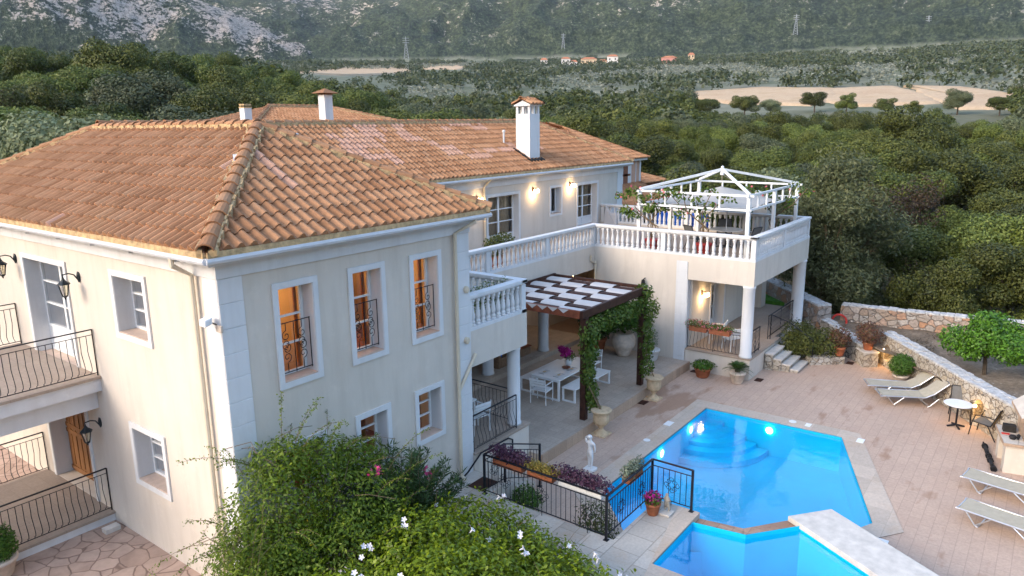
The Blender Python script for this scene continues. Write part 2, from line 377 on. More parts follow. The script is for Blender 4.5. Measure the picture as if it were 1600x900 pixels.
def leaf_quads(P, L, W, out=None, tang=None, droop=0., r=rng):
    """diamond leaves at points P: length L, width W; out = preferred outward directions"""
    n = len(P)
    d = r.normal(size=(n, 3))
    if tang is not None:                       # leaf blades face outwards, as they do on a real crown
        nn = out+r.normal(size=(n, 3))*tang; nn[:, 2] += .25; nn /= np.linalg.norm(nn, axis=1)[:, None]
        d[:, 2] -= droop; d -= nn*(d*nn).sum(1)[:, None]; d /= np.linalg.norm(d, axis=1)[:, None]; s_ = np.cross(d, nn)
    else:
        if out is not None: d = d*.75+out*1.0
        d[:, 2] -= droop; d /= np.linalg.norm(d, axis=1)[:, None]
        q = r.normal(size=(n, 3)); s_ = np.cross(d, q); s_ /= np.linalg.norm(s_, axis=1)[:, None]
    up = np.cross(s_, d)
    Ls = L*r.uniform(.65, 1.25, (n, 1)); Ws = W*r.uniform(.7, 1.2, (n, 1))
    a = P; b = P+d*Ls*.5+s_*Ws*.5+up*Ws*.12; c = P+d*Ls; e = P+d*Ls*.5-s_*Ws*.5+up*Ws*.12
    V = np.stack([a, b, c, e], 1).reshape(-1, 3); F = np.arange(4*n).reshape(n, 4); return V, F
def blob_points(lobes, n, shell=.55, r=rng, zmin=None, lump=.18):
    """points through the outer part of a set of ellipsoids (c, radii) with outward directions"""
    w = np.array([l[1][0]*l[1][1]+l[1][1]*l[1][2]+l[1][0]*l[1][2] for l in lobes]); w = w/w.sum()
    k = r.choice(len(lobes), n, p=w); u = r.normal(size=(n, 3)); u /= np.linalg.norm(u, axis=1)[:, None]
    c = np.array([l[0] for l in lobes])[k]; rad = np.array([l[1] for l in lobes])[k]
    ph = np.sin(u[:, 0]*7+k)*np.sin(u[:, 1]*8+2*k)*np.sin(u[:, 2]*6.5+k*3)
    t = (r.uniform(shell**3, 1, n)**(1/3))*(1+lump*ph)
    P = c+u*rad*t[:, None]
    if zmin is not None:
        m = P[:, 2] > zmin; P, u = P[m], u[m]
    return P, u
def leafcloud(name, lobes, n, L, W, mat, parent=None, shell=.55, zmin=None, droop=0., lump=.18, r=rng, rel=None):
    P, u = blob_points(lobes, n, shell, r, zmin, lump); V, F = leaf_quads(P, L, W, u, tang=.55, droop=droop, r=r)
    o_ = WL.get(parent.name, Vector()) if parent else Vector()
    return npmesh(name, V-np.array(o_), F, mat, parent)

# ------------------------------------------------------------------ terrain: plain, dry fields, hills
def pray(u, v): return (_f+_R2*((u-800)/FPX)-_U2*((v-450)/FPX))
def azel(u, v):
    d = pray(u, v); return math.atan2(d.y, d.x), math.atan2(d.z, math.hypot(d.x, d.y))
def ridge(pts): a = sorted(azel(u, v) for u, v in pts); return [p[0] for p in a], [math.tan(p[1]) for p in a]
LAYERS = [  # outline of each range as seen from the house, distance of its foot and of its crest, rockiness
    (ridge([(-900, -330), (-400, -260), (0, -95), (200, -40), (330, 6), (400, 33), (470, 58), (495, 74), (512, 100), (560, 116)]), 1000, 1650, .86),
    (ridge([(490, 112), (512, 78), (535, 48), (560, 28), (590, 17), (640, 12), (700, 8), (780, 20), (850, 60), (900, 100)]), 1250, 1950, .8),
    (ridge([(700, 112), (880, 74), (1000, 46), (1090, 22), (1200, -8), (1400, -45), (2400, -190)]), 1150, 1900, .12),
    (ridge([(-900, -260), (300, -35), (450, -14), (505, -6), (540, -14), (640, -40), (760, -75), (1200, -140), (2400, -230)]), 1250, 2600, .22)]
_TD = [0, 30, 42, 60, 90, 130, 180, 250, 330, 500, 700, 1000, 1300, 4000]
_TZ = [-2.8, -2.6, -.9, .6, 2.6, 5.0, 8.2, 13.5, 22.5, 38, 56, 84, 112, 330]
A_L, A_R = azel(380, 150)[0], azel(640, 150)[0]
def plain(d, az):
    z = np.interp(d, _TD, _TZ)
    left = np.clip((az-A_R)/(A_L-A_R), 0, 1)
    return z + left*np.interp(d, [0, 40, 70, 130, 300, 600, 900], [0, 1.0, 4.5, 8.0, 9, 5, 0])
def ground_z(x, y):
    dx, dy = x-CAM.x, y-CAM.y; d = np.hypot(dx, dy); az = np.arctan2(dy, dx); return float(plain(d, az))
az0 = YAW
angs = np.concatenate([np.linspace(az0-math.pi, az0-.95, 26)[:-1], np.linspace(az0-.95, az0+.95, 420), np.linspace(az0+.95, az0+math.pi, 26)[1:]])
ds = np.concatenate([np.linspace(0.5, 40, 14), np.geomspace(43, 1000, 90), np.linspace(1012, 2700, 130), [2900, 3300]])
AZ, D = np.meshgrid(angs, ds, indexing='ij')
Z = plain(D, AZ); ROCK = np.zeros_like(Z)
nz = np.zeros_like(Z); XX = CAM.x+D*np.cos(AZ); YY = CAM.y+D*np.sin(AZ)
for i in range(Z.shape[0]):
    for j in range(Z.shape[1]):
        if D[i, j] > 60:
            nz[i, j] = mnoise.fractal(Vector((XX[i, j]*.0045, YY[i, j]*.0045, 3.)), .8, 2.1, 6)
for (ra, re), d0, d1, rk in LAYERS:
    crest = np.interp(AZ, ra, re)*d1+CAM.z; foot = plain(np.full_like(D, d0), AZ)
    s_ = np.clip((D-d0)/(d1-d0), 0, 1); zz = foot+(crest-foot)*(s_**.9)
    zz = zz-np.clip(D-d1, 0, None)*.25
    zz = np.where(D > d0, zz, -50)+nz*(1-s_*.8)*18*np.clip((D-d0)/150, 0, 1)
    gul = np.zeros_like(Z); m_ = (D > d0) & (D < d1*1.02)
    for i_, j_ in zip(*np.nonzero(m_)): gul[i_, j_] = abs(mnoise.fractal(Vector((AZ[i_, j_]*11+d0, D[i_, j_]*.0016, d1*.01)), .9, 2.1, 5))
    zz = zz-gul*np.clip(s_*(1.02-s_)*4, 0, 1)*30*(d1-d0)/700
    up = zz > Z; Z = np.where(up, zz, Z); ROCK = np.where(up, rk*np.clip(s_*2.2, .0, 1)*np.where(rk > .9, np.clip((.95-s_)*4, .25, 1), 1), ROCK)
mid = np.clip((D-80)/200, 0, 1)*(ROCK < .01); Z = Z+nz*mid*.7
na, nd = Z.shape
V = np.stack([XX, YY, Z], -1).reshape(-1, 3)
i, j = np.meshgrid(np.arange(na-1), np.arange(nd-1), indexing='ij'); a = (i*nd+j).ravel()
F = np.stack([a, a+1, a+nd+1, a+nd], 1)[:, ::-1]

def hill_mat():
    t = NT('macchia_hillside'); at = t.n("ShaderNodeAttribute", attribute_name='rock'); rk = at.outputs['Fac']
    t.pos(); pv = t.n("ShaderNodeAttribute", attribute_name='hc').outputs['Vector']
    n1 = t.noise(.05, 6, .75, pv); n2 = t.noise(.007, 4, .6, pv); n3 = t.noise(.17, 4, .7, pv)
    scrub = t.ramp(t.math('ADD', t.math('MULTIPLY', n3, .6), t.math('MULTIPLY', n1, .4)), [(.41, (.009, .014, .007)), (.50, (.032, .044, .019)), (.59, (.085, .098, .046))])
    rock = t.ramp(n3, [(.38, (.20, .16, .125)), (.5, (.33, .275, .23)), (.62, (.45, .37, .30))])
    lvl = t.math('SUBTRACT', t.math('SUBTRACT', .600, t.math('MULTIPLY', rk, .098)), t.math('MULTIPLY', t.math('SUBTRACT', n2, .5), .38))
    f = t.math('SUBTRACT', t.math('ADD', t.math('MULTIPLY', n1, .6), t.math('MULTIPLY', n3, .4)), lvl)
    f = t.ramp(t.math('ADD', t.math('MULTIPLY', f, 13.), .5), [(.3, (0, 0, 0)), (.7, (1, 1, 1))])
    f = t.math('MULTIPLY', f, t.ramp(rk, [(.02, (0, 0, 0)), (.10, (1, 1, 1))]))
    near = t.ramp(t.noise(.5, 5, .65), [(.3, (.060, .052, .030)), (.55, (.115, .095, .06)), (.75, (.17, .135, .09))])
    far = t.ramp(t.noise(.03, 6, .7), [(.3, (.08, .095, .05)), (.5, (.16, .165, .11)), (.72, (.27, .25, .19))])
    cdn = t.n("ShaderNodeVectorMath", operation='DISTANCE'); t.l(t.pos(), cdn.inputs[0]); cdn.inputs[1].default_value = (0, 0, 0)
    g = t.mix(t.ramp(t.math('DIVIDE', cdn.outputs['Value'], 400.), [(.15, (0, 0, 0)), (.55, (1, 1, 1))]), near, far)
    isl = t.ramp(rk, [(.004, (0, 0, 0)), (.012, (1, 1, 1))])
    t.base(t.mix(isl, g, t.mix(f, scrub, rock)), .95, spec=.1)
    b = t.n("ShaderNodeBump"); b.inputs['Strength'].default_value = .9; b.inputs['Distance'].default_value = 7; t.l(n3, b.inputs['Height'])
    b2 = t.n("ShaderNodeMix", data_type='VECTOR'); t.l(isl, b2.inputs[0]); t.l(t.pos() if False else t._p.outputs['Normal'], b2.inputs[4]); t.l(b.outputs[0], b2.inputs[5]); t.l(b2.outputs[1], t.p.inputs['Normal'])
    return t.m
M['hill'] = hill_mat()
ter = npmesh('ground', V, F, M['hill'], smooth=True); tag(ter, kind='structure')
hc = ter.data.attributes.new('hc', 'FLOAT_VECTOR', 'POINT'); hc.data.foreach_set('vector', np.stack([AZ*1700, Z*1.15, D*.12], -1).reshape(-1).astype(np.float32))
at = ter.data.attributes.new('rock', 'FLOAT', 'POINT'); at.data.foreach_set('value', ROCK.reshape(-1).astype(np.float32))
if ter.data.polygons[len(ter.data.polygons)//2].normal.z < 0: ter.data.flip_normals()

def cast(u, v):
    """where the line of sight of a photo point meets the plain"""
    d = pray(u, v); h = math.hypot(d.x, d.y); az = math.atan2(d.y, d.x); t = 20.
    for _ in range(4000):
        if CAM.z+d.z*t/h*1. <= plain(t, az): break
        t *= 1.002
    return np.array([CAM.x+d.x*t/h, CAM.y+d.y*t/h])
def field_mat():
    t = NT('dry_field_soil'); n = t.noise(.06, 5, .65); n2 = t.noise(.9, 4, .7)
    c = t.ramp(n, [(.3, (.46, .31, .19)), (.55, (.52, .38, .25)), (.75, (.42, .28, .15))])
    t.base(t.mix(.5, c, t.ramp(n2, [(.3, (.7, .68, .62)), (.7, (1.15, 1.15, 1.15))]), 'MULTIPLY'), .95, spec=.1); return t.m
M['field'] = field_mat()
def field(poly):
    P = np.array([cast(u, v) for u, v in poly]); n = len(P); c = P.mean(0); mb = MB(); K = 10
    ring = []
    for i in range(n):
        for k in range(6): ring.append(P[i]+(P[(i+1) % n]-P[i])*k/6)
    ring = [q+rng.normal(0, .7, 2) for q in ring]; m = len(ring)
    for k in range(K+1):
        for q in ring:
            p = c+(q-c)*k/K; mb.v.append((p[0], p[1], ground_z(p[0], p[1])+.8))
    for q in ring: p = q+(q-c)/np.linalg.norm(q-c)*4; mb.v.append((p[0], p[1], ground_z(p[0], p[1])-1.5))      # the edge runs down into the ground
    for k in range(K+1):
        for i in range(m):
            mb.f.append((k*m+i, (k+1)*m+i, (k+1)*m+(i+1) % m, k*m+(i+1) % m)); mb.a.append(0)
    tag(mb.build('dry_field', M['field'], smooth=True), kind='structure'); return c
FIELDS = [[(1082, 146), (1190, 139), (1300, 140), (1306, 152), (1262, 166), (1150, 163), (1090, 156)],
          [(1300, 141), (1395, 137), (1440, 150), (1462, 163), (1330, 167), (1290, 160)],
          [(1418, 137), (1500, 138), (1596, 152), (1590, 170), (1500, 172), (1440, 148)]]
for q in FIELDS: field(q)
SCARS = [[(462, 114), (540, 105), (640, 106), (640, 113), (540, 118)], [(655, 105), (700, 101), (735, 103), (720, 109), (660, 109)]]
for q in SCARS: field(q)

# ------------------------------------------------------------------ paved ground, pool
GZ, DZ, PZ, OZ = -.1, -.65, -.35, .14      # courtyard, pool deck, patio, right porch floor levels
def sheet(name, polys, z, mat, z0=None):
    mb = MB()
    for p in polys:
        if z0 is None: mb.face([(x, y, z) for x, y in p])
        else: mb.prism(p, z0, z)
    return tag(mb.build(name, mat), kind='structure')
sheet('courtyard', [[(-16, -12), (5.0, -12), (5.0, 0), (0, 0), (0, 30), (-16, 30)]], GZ, M['stamped'])
I = [(14.78, -2.45), (14.92, -6.45), (10.42, -8.15), (8.9, -7.4), (7.2, -5.6), (6.3, -4.3), (8.2, -2.45)]
Oc = [(15.28, -1.93), (15.44, -6.82), (10.40, -8.78), (8.5, -7.4), (7.2, -5.6), (5.7, -4.3), (7.7, -1.93)]
sheet('pool_deck', [[(5.4, 7), (24, 7), Oc[0], Oc[6]], [(24, 7), (24, -14), Oc[1], Oc[0]], [(24, -14), (7, -14), Oc[3], Oc[2], Oc[1]], [(5.4, 7), Oc[6], Oc[5], (5.4, -4.3)]], DZ, M['deck'])
mb = MB(); mid = [((a[0]+b[0])/2, (a[1]+b[1])/2) for a, b in zip(I, Oc)]
for k in (0, 1, 2, 6):
    n = (k+1) % 7
    if k == 6: n = 0
    mb.face([(*I[k], DZ+.012), (*Oc[k], DZ+.012), (*Oc[n], DZ+.012), (*I[n], DZ+.012)])
    mb.face([(*I[k], DZ+.012), (*I[n], DZ+.012), (*I[n], DZ-.04), (*I[k], DZ-.04)])
k = 5
mb.face([(*I[5], DZ+.012), (*Oc[5], DZ+.012), (*Oc[6], DZ+.012), (*I[6], DZ+.012)])
tag(mb.build('pool_coping', M['coping']), kind='structure')
pool = thing('swimming_pool', 'large blue five sided swimming pool sunk in the pink paved deck', 'swimming pool', (11.5, -5, DZ), None)
mb = MB(); ZB = -1.75
for k in range(7):
    n = (k+1) % 7; mb.face([(*I[k], DZ-.01), (*I[n], DZ-.01), (*I[n], ZB), (*I[k], ZB)])
mb.face([(x, y, ZB) for x, y in I]); mb.build('basin', M['basin'], pool)
mb = MB()
for q, r in enumerate((.6, .95, 1.3, 1.65, 2.0)):
    zt = -1.0-.14*q; arc = [(14.78-r*math.cos(a)*1., -2.45-r*math.sin(a)) for a in np.linspace(0, math.pi/2, 14)]
    mb.prism([(14.78, -2.45)]+arc, ZB+.01, zt)
mb.build('corner_steps', M['basin'], pool)
pw_ = MB(); pw_.face([(x, y, -.72) for x, y in I]); pw_.build('water', M['water'], pool)
def pool_lamp(p, nrm, parent):
    m = MB(); n = Vector(nrm); a = n.orthogonal().normalized(); b = n.cross(a)
    ring = [Vector(p)+n*.05+(a*math.cos(t)+b*math.sin(t))*.11 for t in np.linspace(0, 2*math.pi, 13)[:-1]]
    m.face(ring); m.build('pool_lamp', M['poolbulb'], parent)
    l = bpy.data.lights.new('pool_lamp_light', 'POINT'); l.energy = .5; l.color = (.85, .95, 1); l.shadow_soft_size = .1
    o = bpy.data.objects.new('pool_lamp_light', l); col.objects.link(o); o.parent = parent; o.location = Vector(p)+n*.35-WL[parent.name]
pool_lamp((11.48, -2.45, -.93), (0, -1, 0), pool); pool_lamp((14.85, -4.44, -.93), (-1, 0, 0), pool); pool_lamp((13.5, -2.45, -.93), (0, -1, 0), pool)
# upper level: path slabs, upper pool, weir, bridge slab
sheet('path', [[(-3, -5.35), (4.55, -5.35), (4.55, -4.25), (5.5, -4.25), (5.5, -.02), (-3, -.02)], [(4.553, -5.345), (4.553, -4.253), (7.5, -4.253), (7.5, -4.75)], [(3.9, -14), (4.55, -14), (4.55, -5.353), (3.9, -5.353)], [(5.5, -1.05), (6.2, -1.05), (6.2, -.02), (5.5, -.02)]], 0, M['slab'], -1.2)
sheet('pool_kerb', [[(4.556, -5.35), (4.556, -14), (5.2, -14), (5.2, -5.25)], [(4.55, -5.35), (5.2, -5.25), (7.1, -5.25), (7.5, -5.25), (7.5, -4.75)]], .006, M['coping'], -1.2)
up = thing('plunge_pool', 'smaller blue raised pool beside the path spilling over a brown weir', 'plunge pool', (6.3, -7.5, 0))
UP = [(5.215, -5.265), (7.09, -5.265), (7.265, -6.335), (8.27, -7.14), (7.0, -9.3), (5.215, -13.9)]
mb = MB()
for k in range(6):
    n = (k+1) % 6; mb.face([(*UP[k], -.02), (*UP[n], -.02), (*UP[n], -1.3), (*UP[k], -1.3)])
mb.face([(x, y, -1.3) for x, y in UP]); mb.build('basin', M['basin'], up)
m = MB(); m.face([(x, y, -.125) for x, y in UP]); m.build('water', M['water'], up)
M['weir'] = tiles('weir_tiles', (.36, .22, .15), .3, .3, .7, .012, .22, .5, 0, 3, (.6, .5, .42))
m = MB(); m.prism([(7.1, -5.25), (7.28, -6.32), (7.42, -6.22), (7.62, -6.17), (7.45, -5.25)], -1.9, -.11)
m.prism([(7.28, -6.32), (8.28, -7.12), (8.52, -6.85), (7.62, -6.17), (7.45, -6.22)], -1.9, -.109); m.build('weir', M['weir'], up)
BR = [(8.42, -6.83), (9.26, -7.50), (7.95, -9.65), (6.9, -11.4), (5.9, -11), (7.12, -9.02)]
br = thing('bridge_slab', 'pale stone slab bridging the rim between both pools', 'stone slab', (8.3, -8.2, 0))
m = MB(); m.prism(BR, -.09, .03); m.build('slab_top', M['marble'], br, bevel=.012)
m = MB(); c_ = np.mean(BR, 0); m.prism([tuple(c_+(np.array(q)-c_)*.92) for q in BR], -1.9, -.095); m.build('stone_base', M['rubble_grey'], br)

# ------------------------------------------------------------------ villa
villa = thing('villa', 'large cream villa with white trim, terracotta tiled roofs and balustraded terraces', 'villa', (6, 7, 0))
def frameB(y0): return lambda u, w, z: (u, y0-w, z)          # wall facing -Y: u = x, w = outwards
def frameA(x0): return lambda u, w, z: (x0-w, u, z)          # wall facing -X: u = y, w = outwards
def wall(name, T, u0, u1, z0, z1, ops=(), th=.4, mat=None, parent=villa):
    us = sorted({u0, u1, *[o[0] for o in ops], *[o[1] for o in ops]}); zs = sorted({z0, z1, *[o[2] for o in ops], *[o[3] for o in ops]})
    mb = MB(); ins = lambda u, z: any(o[0] < u < o[1] and o[2] < z < o[3] for o in ops)
    for a, b in zip(us, us[1:]):
        for c, d in zip(zs, zs[1:]):
            if ins((a+b)/2, (c+d)/2): continue
            mb.face([T(a, 0, c), T(b, 0, c), T(b, 0, d), T(a, 0, d)]); mb.face([T(a, -th, c), T(a, -th, d), T(b, -th, d), T(b, -th, c)])
    for a, b, c, d in [(u0, u1, z0, z1)]+list(ops):
        for p, q in (((a, c), (b, c)), ((b, c), (b, d)), ((b, d), (a, d)), ((a, d), (a, c))):
            mb.face([T(p[0], 0, p[1]), T(q[0], 0, q[1]), T(q[0], -th, q[1]), T(p[0], -th, p[1])])
    return mb.build(name, mat or M['plaster'], parent)
def bx(mb, T, u0, u1, w0, w1, z0, z1):
    a, b = T(u0, w0, z0), T(u1, w1, z1)
    mb.box(min(a[0], b[0]), min(a[1], b[1]), min(a[2], b[2]), max(a[0], b[0]), max(a[1], b[1]), max(a[2], b[2]))
def spiral(cx, cz, r, turns, a0, sgn=1, n=22):
    return [(cx+r*(1-t*.8)*math.cos(a0+sgn*t*turns*2*math.pi), cz+r*(1-t*.8)*math.sin(a0+sgn*t*turns*2*math.pi)) for t in np.linspace(0, 1, n)]
def opening(T, u0, u1, z0, z1, depth=.34, kind='window', rows=3, trim=.11, guard=False, parent=villa, curtain=None, name=None, doorh=.62, mull=True):
    """trim, sill, casement frame, glass and (if asked) iron guard of one wall opening; u0..z1 is the outer edge of the trim"""
    w = MB(); t = trim; base = z0 if kind == 'door' else z0+t
    bx(w, T, u0, u0+t, .003, .035, z0, z1); bx(w, T, u1-t, u1, .003, .035, z0, z1)
    bx(w, T, u0+t, u1-t, .003, .035, z1-t, z1)
    if kind != 'door': bx(w, T, u0+t, u1-t, .003, .035, z0, z0+t)
    # plastered reveal lining
    for a, b, c, d in ((u0+t, u0+t+.012, base, z1-t), (u1-t-.012, u1-t, base, z1-t), (u0+t+.012, u1-t-.012, z1-t-.012, z1-t)):
        bx(w, T, a, b, -depth, .02, c, d)
    r = w.build(name or kind, M['white'], parent)
    a, b, c, d = u0+t+.012, u1-t-.012, base, z1-t-.012
    s = MB(); bx(s, T, a, b, -depth, .022, c, c+.022); s.build('sill' if kind != 'door' else 'threshold', M['sill'], r); c += .024
    f = MB(); fw, dd = .055, depth; mid_ = (a+b)/2
    def bar(p, q, e, g, k=0): bx(f, T, p, q, -dd-k, -dd+.045, e, g)
    bar(a, a+fw, c, d); bar(b-fw, b, c, d); bar(a+fw, b-fw, d-fw, d); bar(a+fw, b-fw, c, c+fw)
    mw = .045 if mull else 0.
    if mull: bar(mid_-.045, mid_+.045, c+fw, d-fw)
    zb = c+fw
    if kind == 'door':
        zb = c+doorh; bar(a+fw, mid_-.045, zb-.06, zb); bar(mid_+.045, b-fw, zb-.06, zb)
        for p, q in ((a+fw, mid_-.045), (mid_+.045, b-fw)): bx(f, T, p, q, -dd-.02, -dd+.02, c+fw, zb-.06)
    for k in range(1, rows):
        zz = zb+(d-fw-zb)*k/rows
        bar(a+fw, mid_-mw, zz-.018, zz+.018); bar(mid_+mw, b-fw, zz-.018, zz+.018)
    f.build('frame', M['white_gloss'], r)
    g = MB(); g.face([T(a+fw, -dd+.005, zb), T(b-fw, -dd+.005, zb), T(b-fw, -dd+.005, d-fw), T(a+fw, -dd+.005, d-fw)]); g.build('pane', M['glass'], r)
    if curtain:
        cu = MB(); n = 26
        for p, q in curtain[1]:
            x0, x1 = a+(b-a)*p, a+(b-a)*q
            for k in range(n):
                e0, e1 = x0+(x1-x0)*k/n, x0+(x1-x0)*(k+1)/n
                cu.face([T(e0, -dd-.13+.03*math.sin(k*1.9), c), T(e1, -dd-.13+.03*math.sin(k*1.9+1.9), c), T(e1, -dd-.13+.03*math.sin(k*1.9+1.9), d), T(e0, -dd-.13+.03*math.sin(k*1.9), d)])
        cu.build('curtain', M[curtain[0]], r)
    if guard:
        q = MB(); G0, G1, wz = c+.10, c+1.02, -.12
        P = lambda u, z: T(u, wz, z)
        A, B_ = a+.0, b-.0
        for zz in (G0, G1): q.tube([P(A, zz), P(B_, zz)], .010, 5)
        for u in (A+.012, B_-.012, A+(B_-A)*.5): q.tube([P(u, G0-.03), P(u, G1)], .009, 5)
        for cu_ in (A+(B_-A)*.26, A+(B_-A)*.74):
            q.tube([P(cu_, G0), P(cu_, G0+.17)], .008, 5); q.tube([P(cu_, G1-.14), P(cu_, G1)], .008, 5)
            for cz, a0, sg in ((G0+.28, -1.57, 1), (G0+.44, 1.57, -1), (G0+.52, -1.57, -1), (G0+.68, 1.57, 1)):
                q.tube([P(cu_+x*1., z) for x, z in [(x-0, z) for x, z in spiral(0, cz, .095, 1.2, a0, sg)]], .008, 4)
        q.build('window_guard', M['iron'], r)
    return r

TB, TA, TW = frameB(0), frameA(0), frameB(7.01)
ZE = 6.0                                       # underside of the eaves
UPW = [(.97, 1.93), (2.64, 3.59), (4.28, 5.25)]
LOW = [(2.62, 3.57), (4.28, 5.22)]
opB = [(a+.11, b-.11, 3.77, 5.48) for a, b in UPW]+[(a+.11, b-.11, 1.43, 2.50) for a, b in LOW]+[(.98+.11, 1.92-.11, 1.43, 2.50)]
wall('wall', TB, 0, 6.15, -1.3, ZE, opB)
opA = [(2.34+.11, 3.69-.11, 4.38, 5.51), (2.34+.11, 3.69-.11, 1.30, 2.41), (5.62+.11, 7.9-.11, 3.2, 5.44), (5.62+.11, 7.9-.11, .13, 2.3)]
wall('wall', TA, .4, 13.4, -1.3, ZE, opA)
wall('wall', lambda u, w, z: (6.15+w, u, z), .4, 7.41, -1.3, ZE)
wall('wall', lambda u, w, z: (u, 13.4+w, z), .4, 26.3, -1.3, ZE)
opW = [(15.48-.0+.0, 17.73-.11, 3.52, 5.46), (19.86+.09, 20.87-.09, 4.35, 5.50), (22.06+.11, 24.0-.11, 3.52, 5.46)]
opW[0] = (15.62, 17.62, 3.52, 5.46)
wall('wall', TW, 6.15, 26.34, -1.3, ZE, opW)
wall('wall', lambda u, w, z: (26.34+w, u, z), 7.41, 13.0, -1.3, ZE)
for k, (a, b) in enumerate(UPW): opening(TB, a, b, 3.66, 5.59, guard=True, mull=False, curtain=('orange_curtain', [(.86, .98)] if k else [(.9, .98)]))
for a, b in LOW+[(.98, 1.92)]: opening(TB, a, b, 1.32, 2.61, mull=False, curtain=('orange_curtain', [(.6, .75)]))
opening(TA, 2.34, 3.69, 4.27, 5.62, curtain=('curtain', [(.03, .97)])); opening(TA, 2.34, 3.69, 1.19, 2.52, curtain=('curtain', [(.03, .6)]))
opening(TA, 5.62, 7.9, 3.2, 5.55, kind='door', curtain=('curtain', [(.02, .98)]), name='french_door')
opening(TW, 15.51, 17.73, 3.52, 5.57, depth=.3, kind='door', curtain=('curtain', [(.02, .98)]), doorh=.35, name='french_door')
opening(TW, 22.06, 24.0, 3.52, 5.57, depth=.3, kind='door', curtain=('curtain', [(.02, .98)]), doorh=.4, name='french_door')
opening(TW, 19.86, 20.87, 4.26, 5.59, depth=.3, rows=1, trim=.09)
# wooden entrance door, trim round it
m = MB()
for a, b, c, d in ((5.62, 5.73, .13, 2.41), (7.79, 7.9, .13, 2.41), (5.73, 7.79, 2.3, 2.41)): bx(m, TA, a, b, .003, .035, c, d)
for a, b in ((5.73, 5.742), (7.778, 7.79)): bx(m, TA, a, b, -.34, .02, .13, 2.3)
dr = m.build('entrance_door', M['white'], villa)
m = MB(); bx(m, TA, 5.742, 7.778, -.38, -.33, .14, 2.3)
for k in range(8):
    u = 5.78+k*.25; bx(m, TA, u, u+.19, -.33, -.312, .35 if k % 2 else .3, 2.26)
for zz in (.2, 1.15, 1.3): bx(m, TA, 5.76, 7.76, -.33, -.300, zz, zz+.1)
m.build('door_leaf', M['door_wood'], dr, bevel=.008)
m = MB(); m.lathe([(.0, 0), (.035, .01), (.035, .05), (0, .06)], (0, 0, 0), 10); m.v = [TA(6.6+x, -.30+z, 1.22+y) for x, y, z in m.v]; m.build('door_handle', M['iron'], dr)
# white corner blocks and eaves band
def quoins(name, spans, z0, z1, n):
    mb = MB(); h = (z1-z0)/n
    for k in range(n):
        for (x0, y0, x1, y1) in spans: mb.box(x0, y0, z0+k*h+.008, x1, y1, z0+(k+1)*h-.008)
    for (x0, y0, x1, y1) in spans:
        g = .012; mb.box(x0+(g if x1-x0 < .2 else 0), y0+(g if y1-y0 < .2 else 0), z0, x1-(0 if x1-x0 < .2 else 0), y1, z1)
    return mb.build(name, M['white'], villa, bevel=.006)
quoins('corner_blocks', [(-.03, -.03, .42, .0), (-.03, 0., .0, .42)], -.1, 5.85, 14)
quoins('corner_blocks', [(5.74, -.03, 6.18, .0), (6.15, 0., 6.18, .35)], -.1, 5.85, 14)
quoins('corner_blocks', [(25.84, 6.98, 26.37, 7.01)], 3.5, 5.85, 6)
m = MB(); m.box(-.05, -.05, 5.85, 6.2, 0, 6.12); m.box(-.05, 0, 5.85, 0, 13.4, 6.12); m.box(6.15, 0, 5.85, 6.2, 6.96, 6.12)
m.box(6.2, 6.96, 5.85, 26.4, 7.01, 6.12); m.box(26.34, 7.01, 5.85, 26.4, 13.4, 6.12); m.build('eaves_band', M['white'], villa, bevel=.006)
# ---- roofs
SL = .54; OV = .36; ZR = 6.34
LT, WT = .37, .235
def tile_roof(mb, O, U, Vh, rise, L, lim, pink=None, jit=1.):
    """barrel tiles on one slope: O eave corner, U along the eaves, Vh level direction up the slope, L slope run (level), lim(s)->(u0,u1)"""
    O, U, Vh = Vector(O), Vector(U), Vector(Vh); k = math.sqrt(1+rise*rise); Ls = L*k
    Vv = (Vh+Vector((0, 0, rise)))/k; Nn = U.cross(Vv).normalized()
    if Nn.z < 0: Nn = -Nn
    prof = [(0, 0.0), (.14, -.012), (.26, .012), (.34, .055), (.48, .082), (.62, .055), (.70, .012), (.84, -.012), (1.0, 0.0)]
    prof = [(0, -.014), (.17, .0), (.30, .045), (.42, .072), (.58, .072), (.70, .045), (.83, .0), (1.0, -.014)]
    n = len(prof); rows = int(math.ceil(Ls/LT))
    for r in range(rows):
        s0, s1 = r*LT-.01, min((r+1)*LT+.03, Ls)
        a0, a1 = lim(s0/k); b0, b1 = lim(min(s1, Ls)/k)
        c0 = int(math.floor(min(a0, b0)/WT)); c1 = int(math.ceil(max(a1, b1)/WT))
        for c in range(c0, c1):
            us = [(c+p[0])*WT for p in prof]
            if us[-1] < min(a0, b0) or us[0] > max(a1, b1): continue
            t = random.random()*.78
            if pink and pink(us[0], s0): t = .8+random.random()*.2
            mb.cur = t; dz = random.gauss(0, .004)*jit; du = random.gauss(0, .004)*jit; pts = []
            for s, lo, hi, lift in ((s0, a0, a1, .034), (s1, b0, b1, .0)):
                for (p, h), u in zip(prof, us):
                    uu = min(max(u+du, lo), hi); pts.append(O+U*uu+Vv*(s+dz)+Nn*(h+lift+.02))
            lip = [O+U*min(max(u+du, a0), a1)+Vv*(s0+dz)+Nn*(h*.55+.0) for (p, h), u in zip(prof, us)]
            mb.mesh(pts+lip, [(i, i+1, n+i+1, n+i) for i in range(n-1)]+[(2*n+i, 2*n+i+1, i+1, i) for i in range(n-1)])
def pinkfn(sx, sy, th):
    return lambda u, s: mnoise.noise(Vector((u*sx, s*sy, 5.5)))+.35*mnoise.noise(Vector((u*2.1, s*2.4, 1.5))) > th
E0, E1 = -OV, 6.15+OV; HX = (E0+E1)/2; RUN = HX-E0; ZT = ZR+RUN*SL; YB = 13.4+OV
Y0 = 7.01-OV; RW = (YB-Y0)/2; XE = 26.34+OV
m = MB()
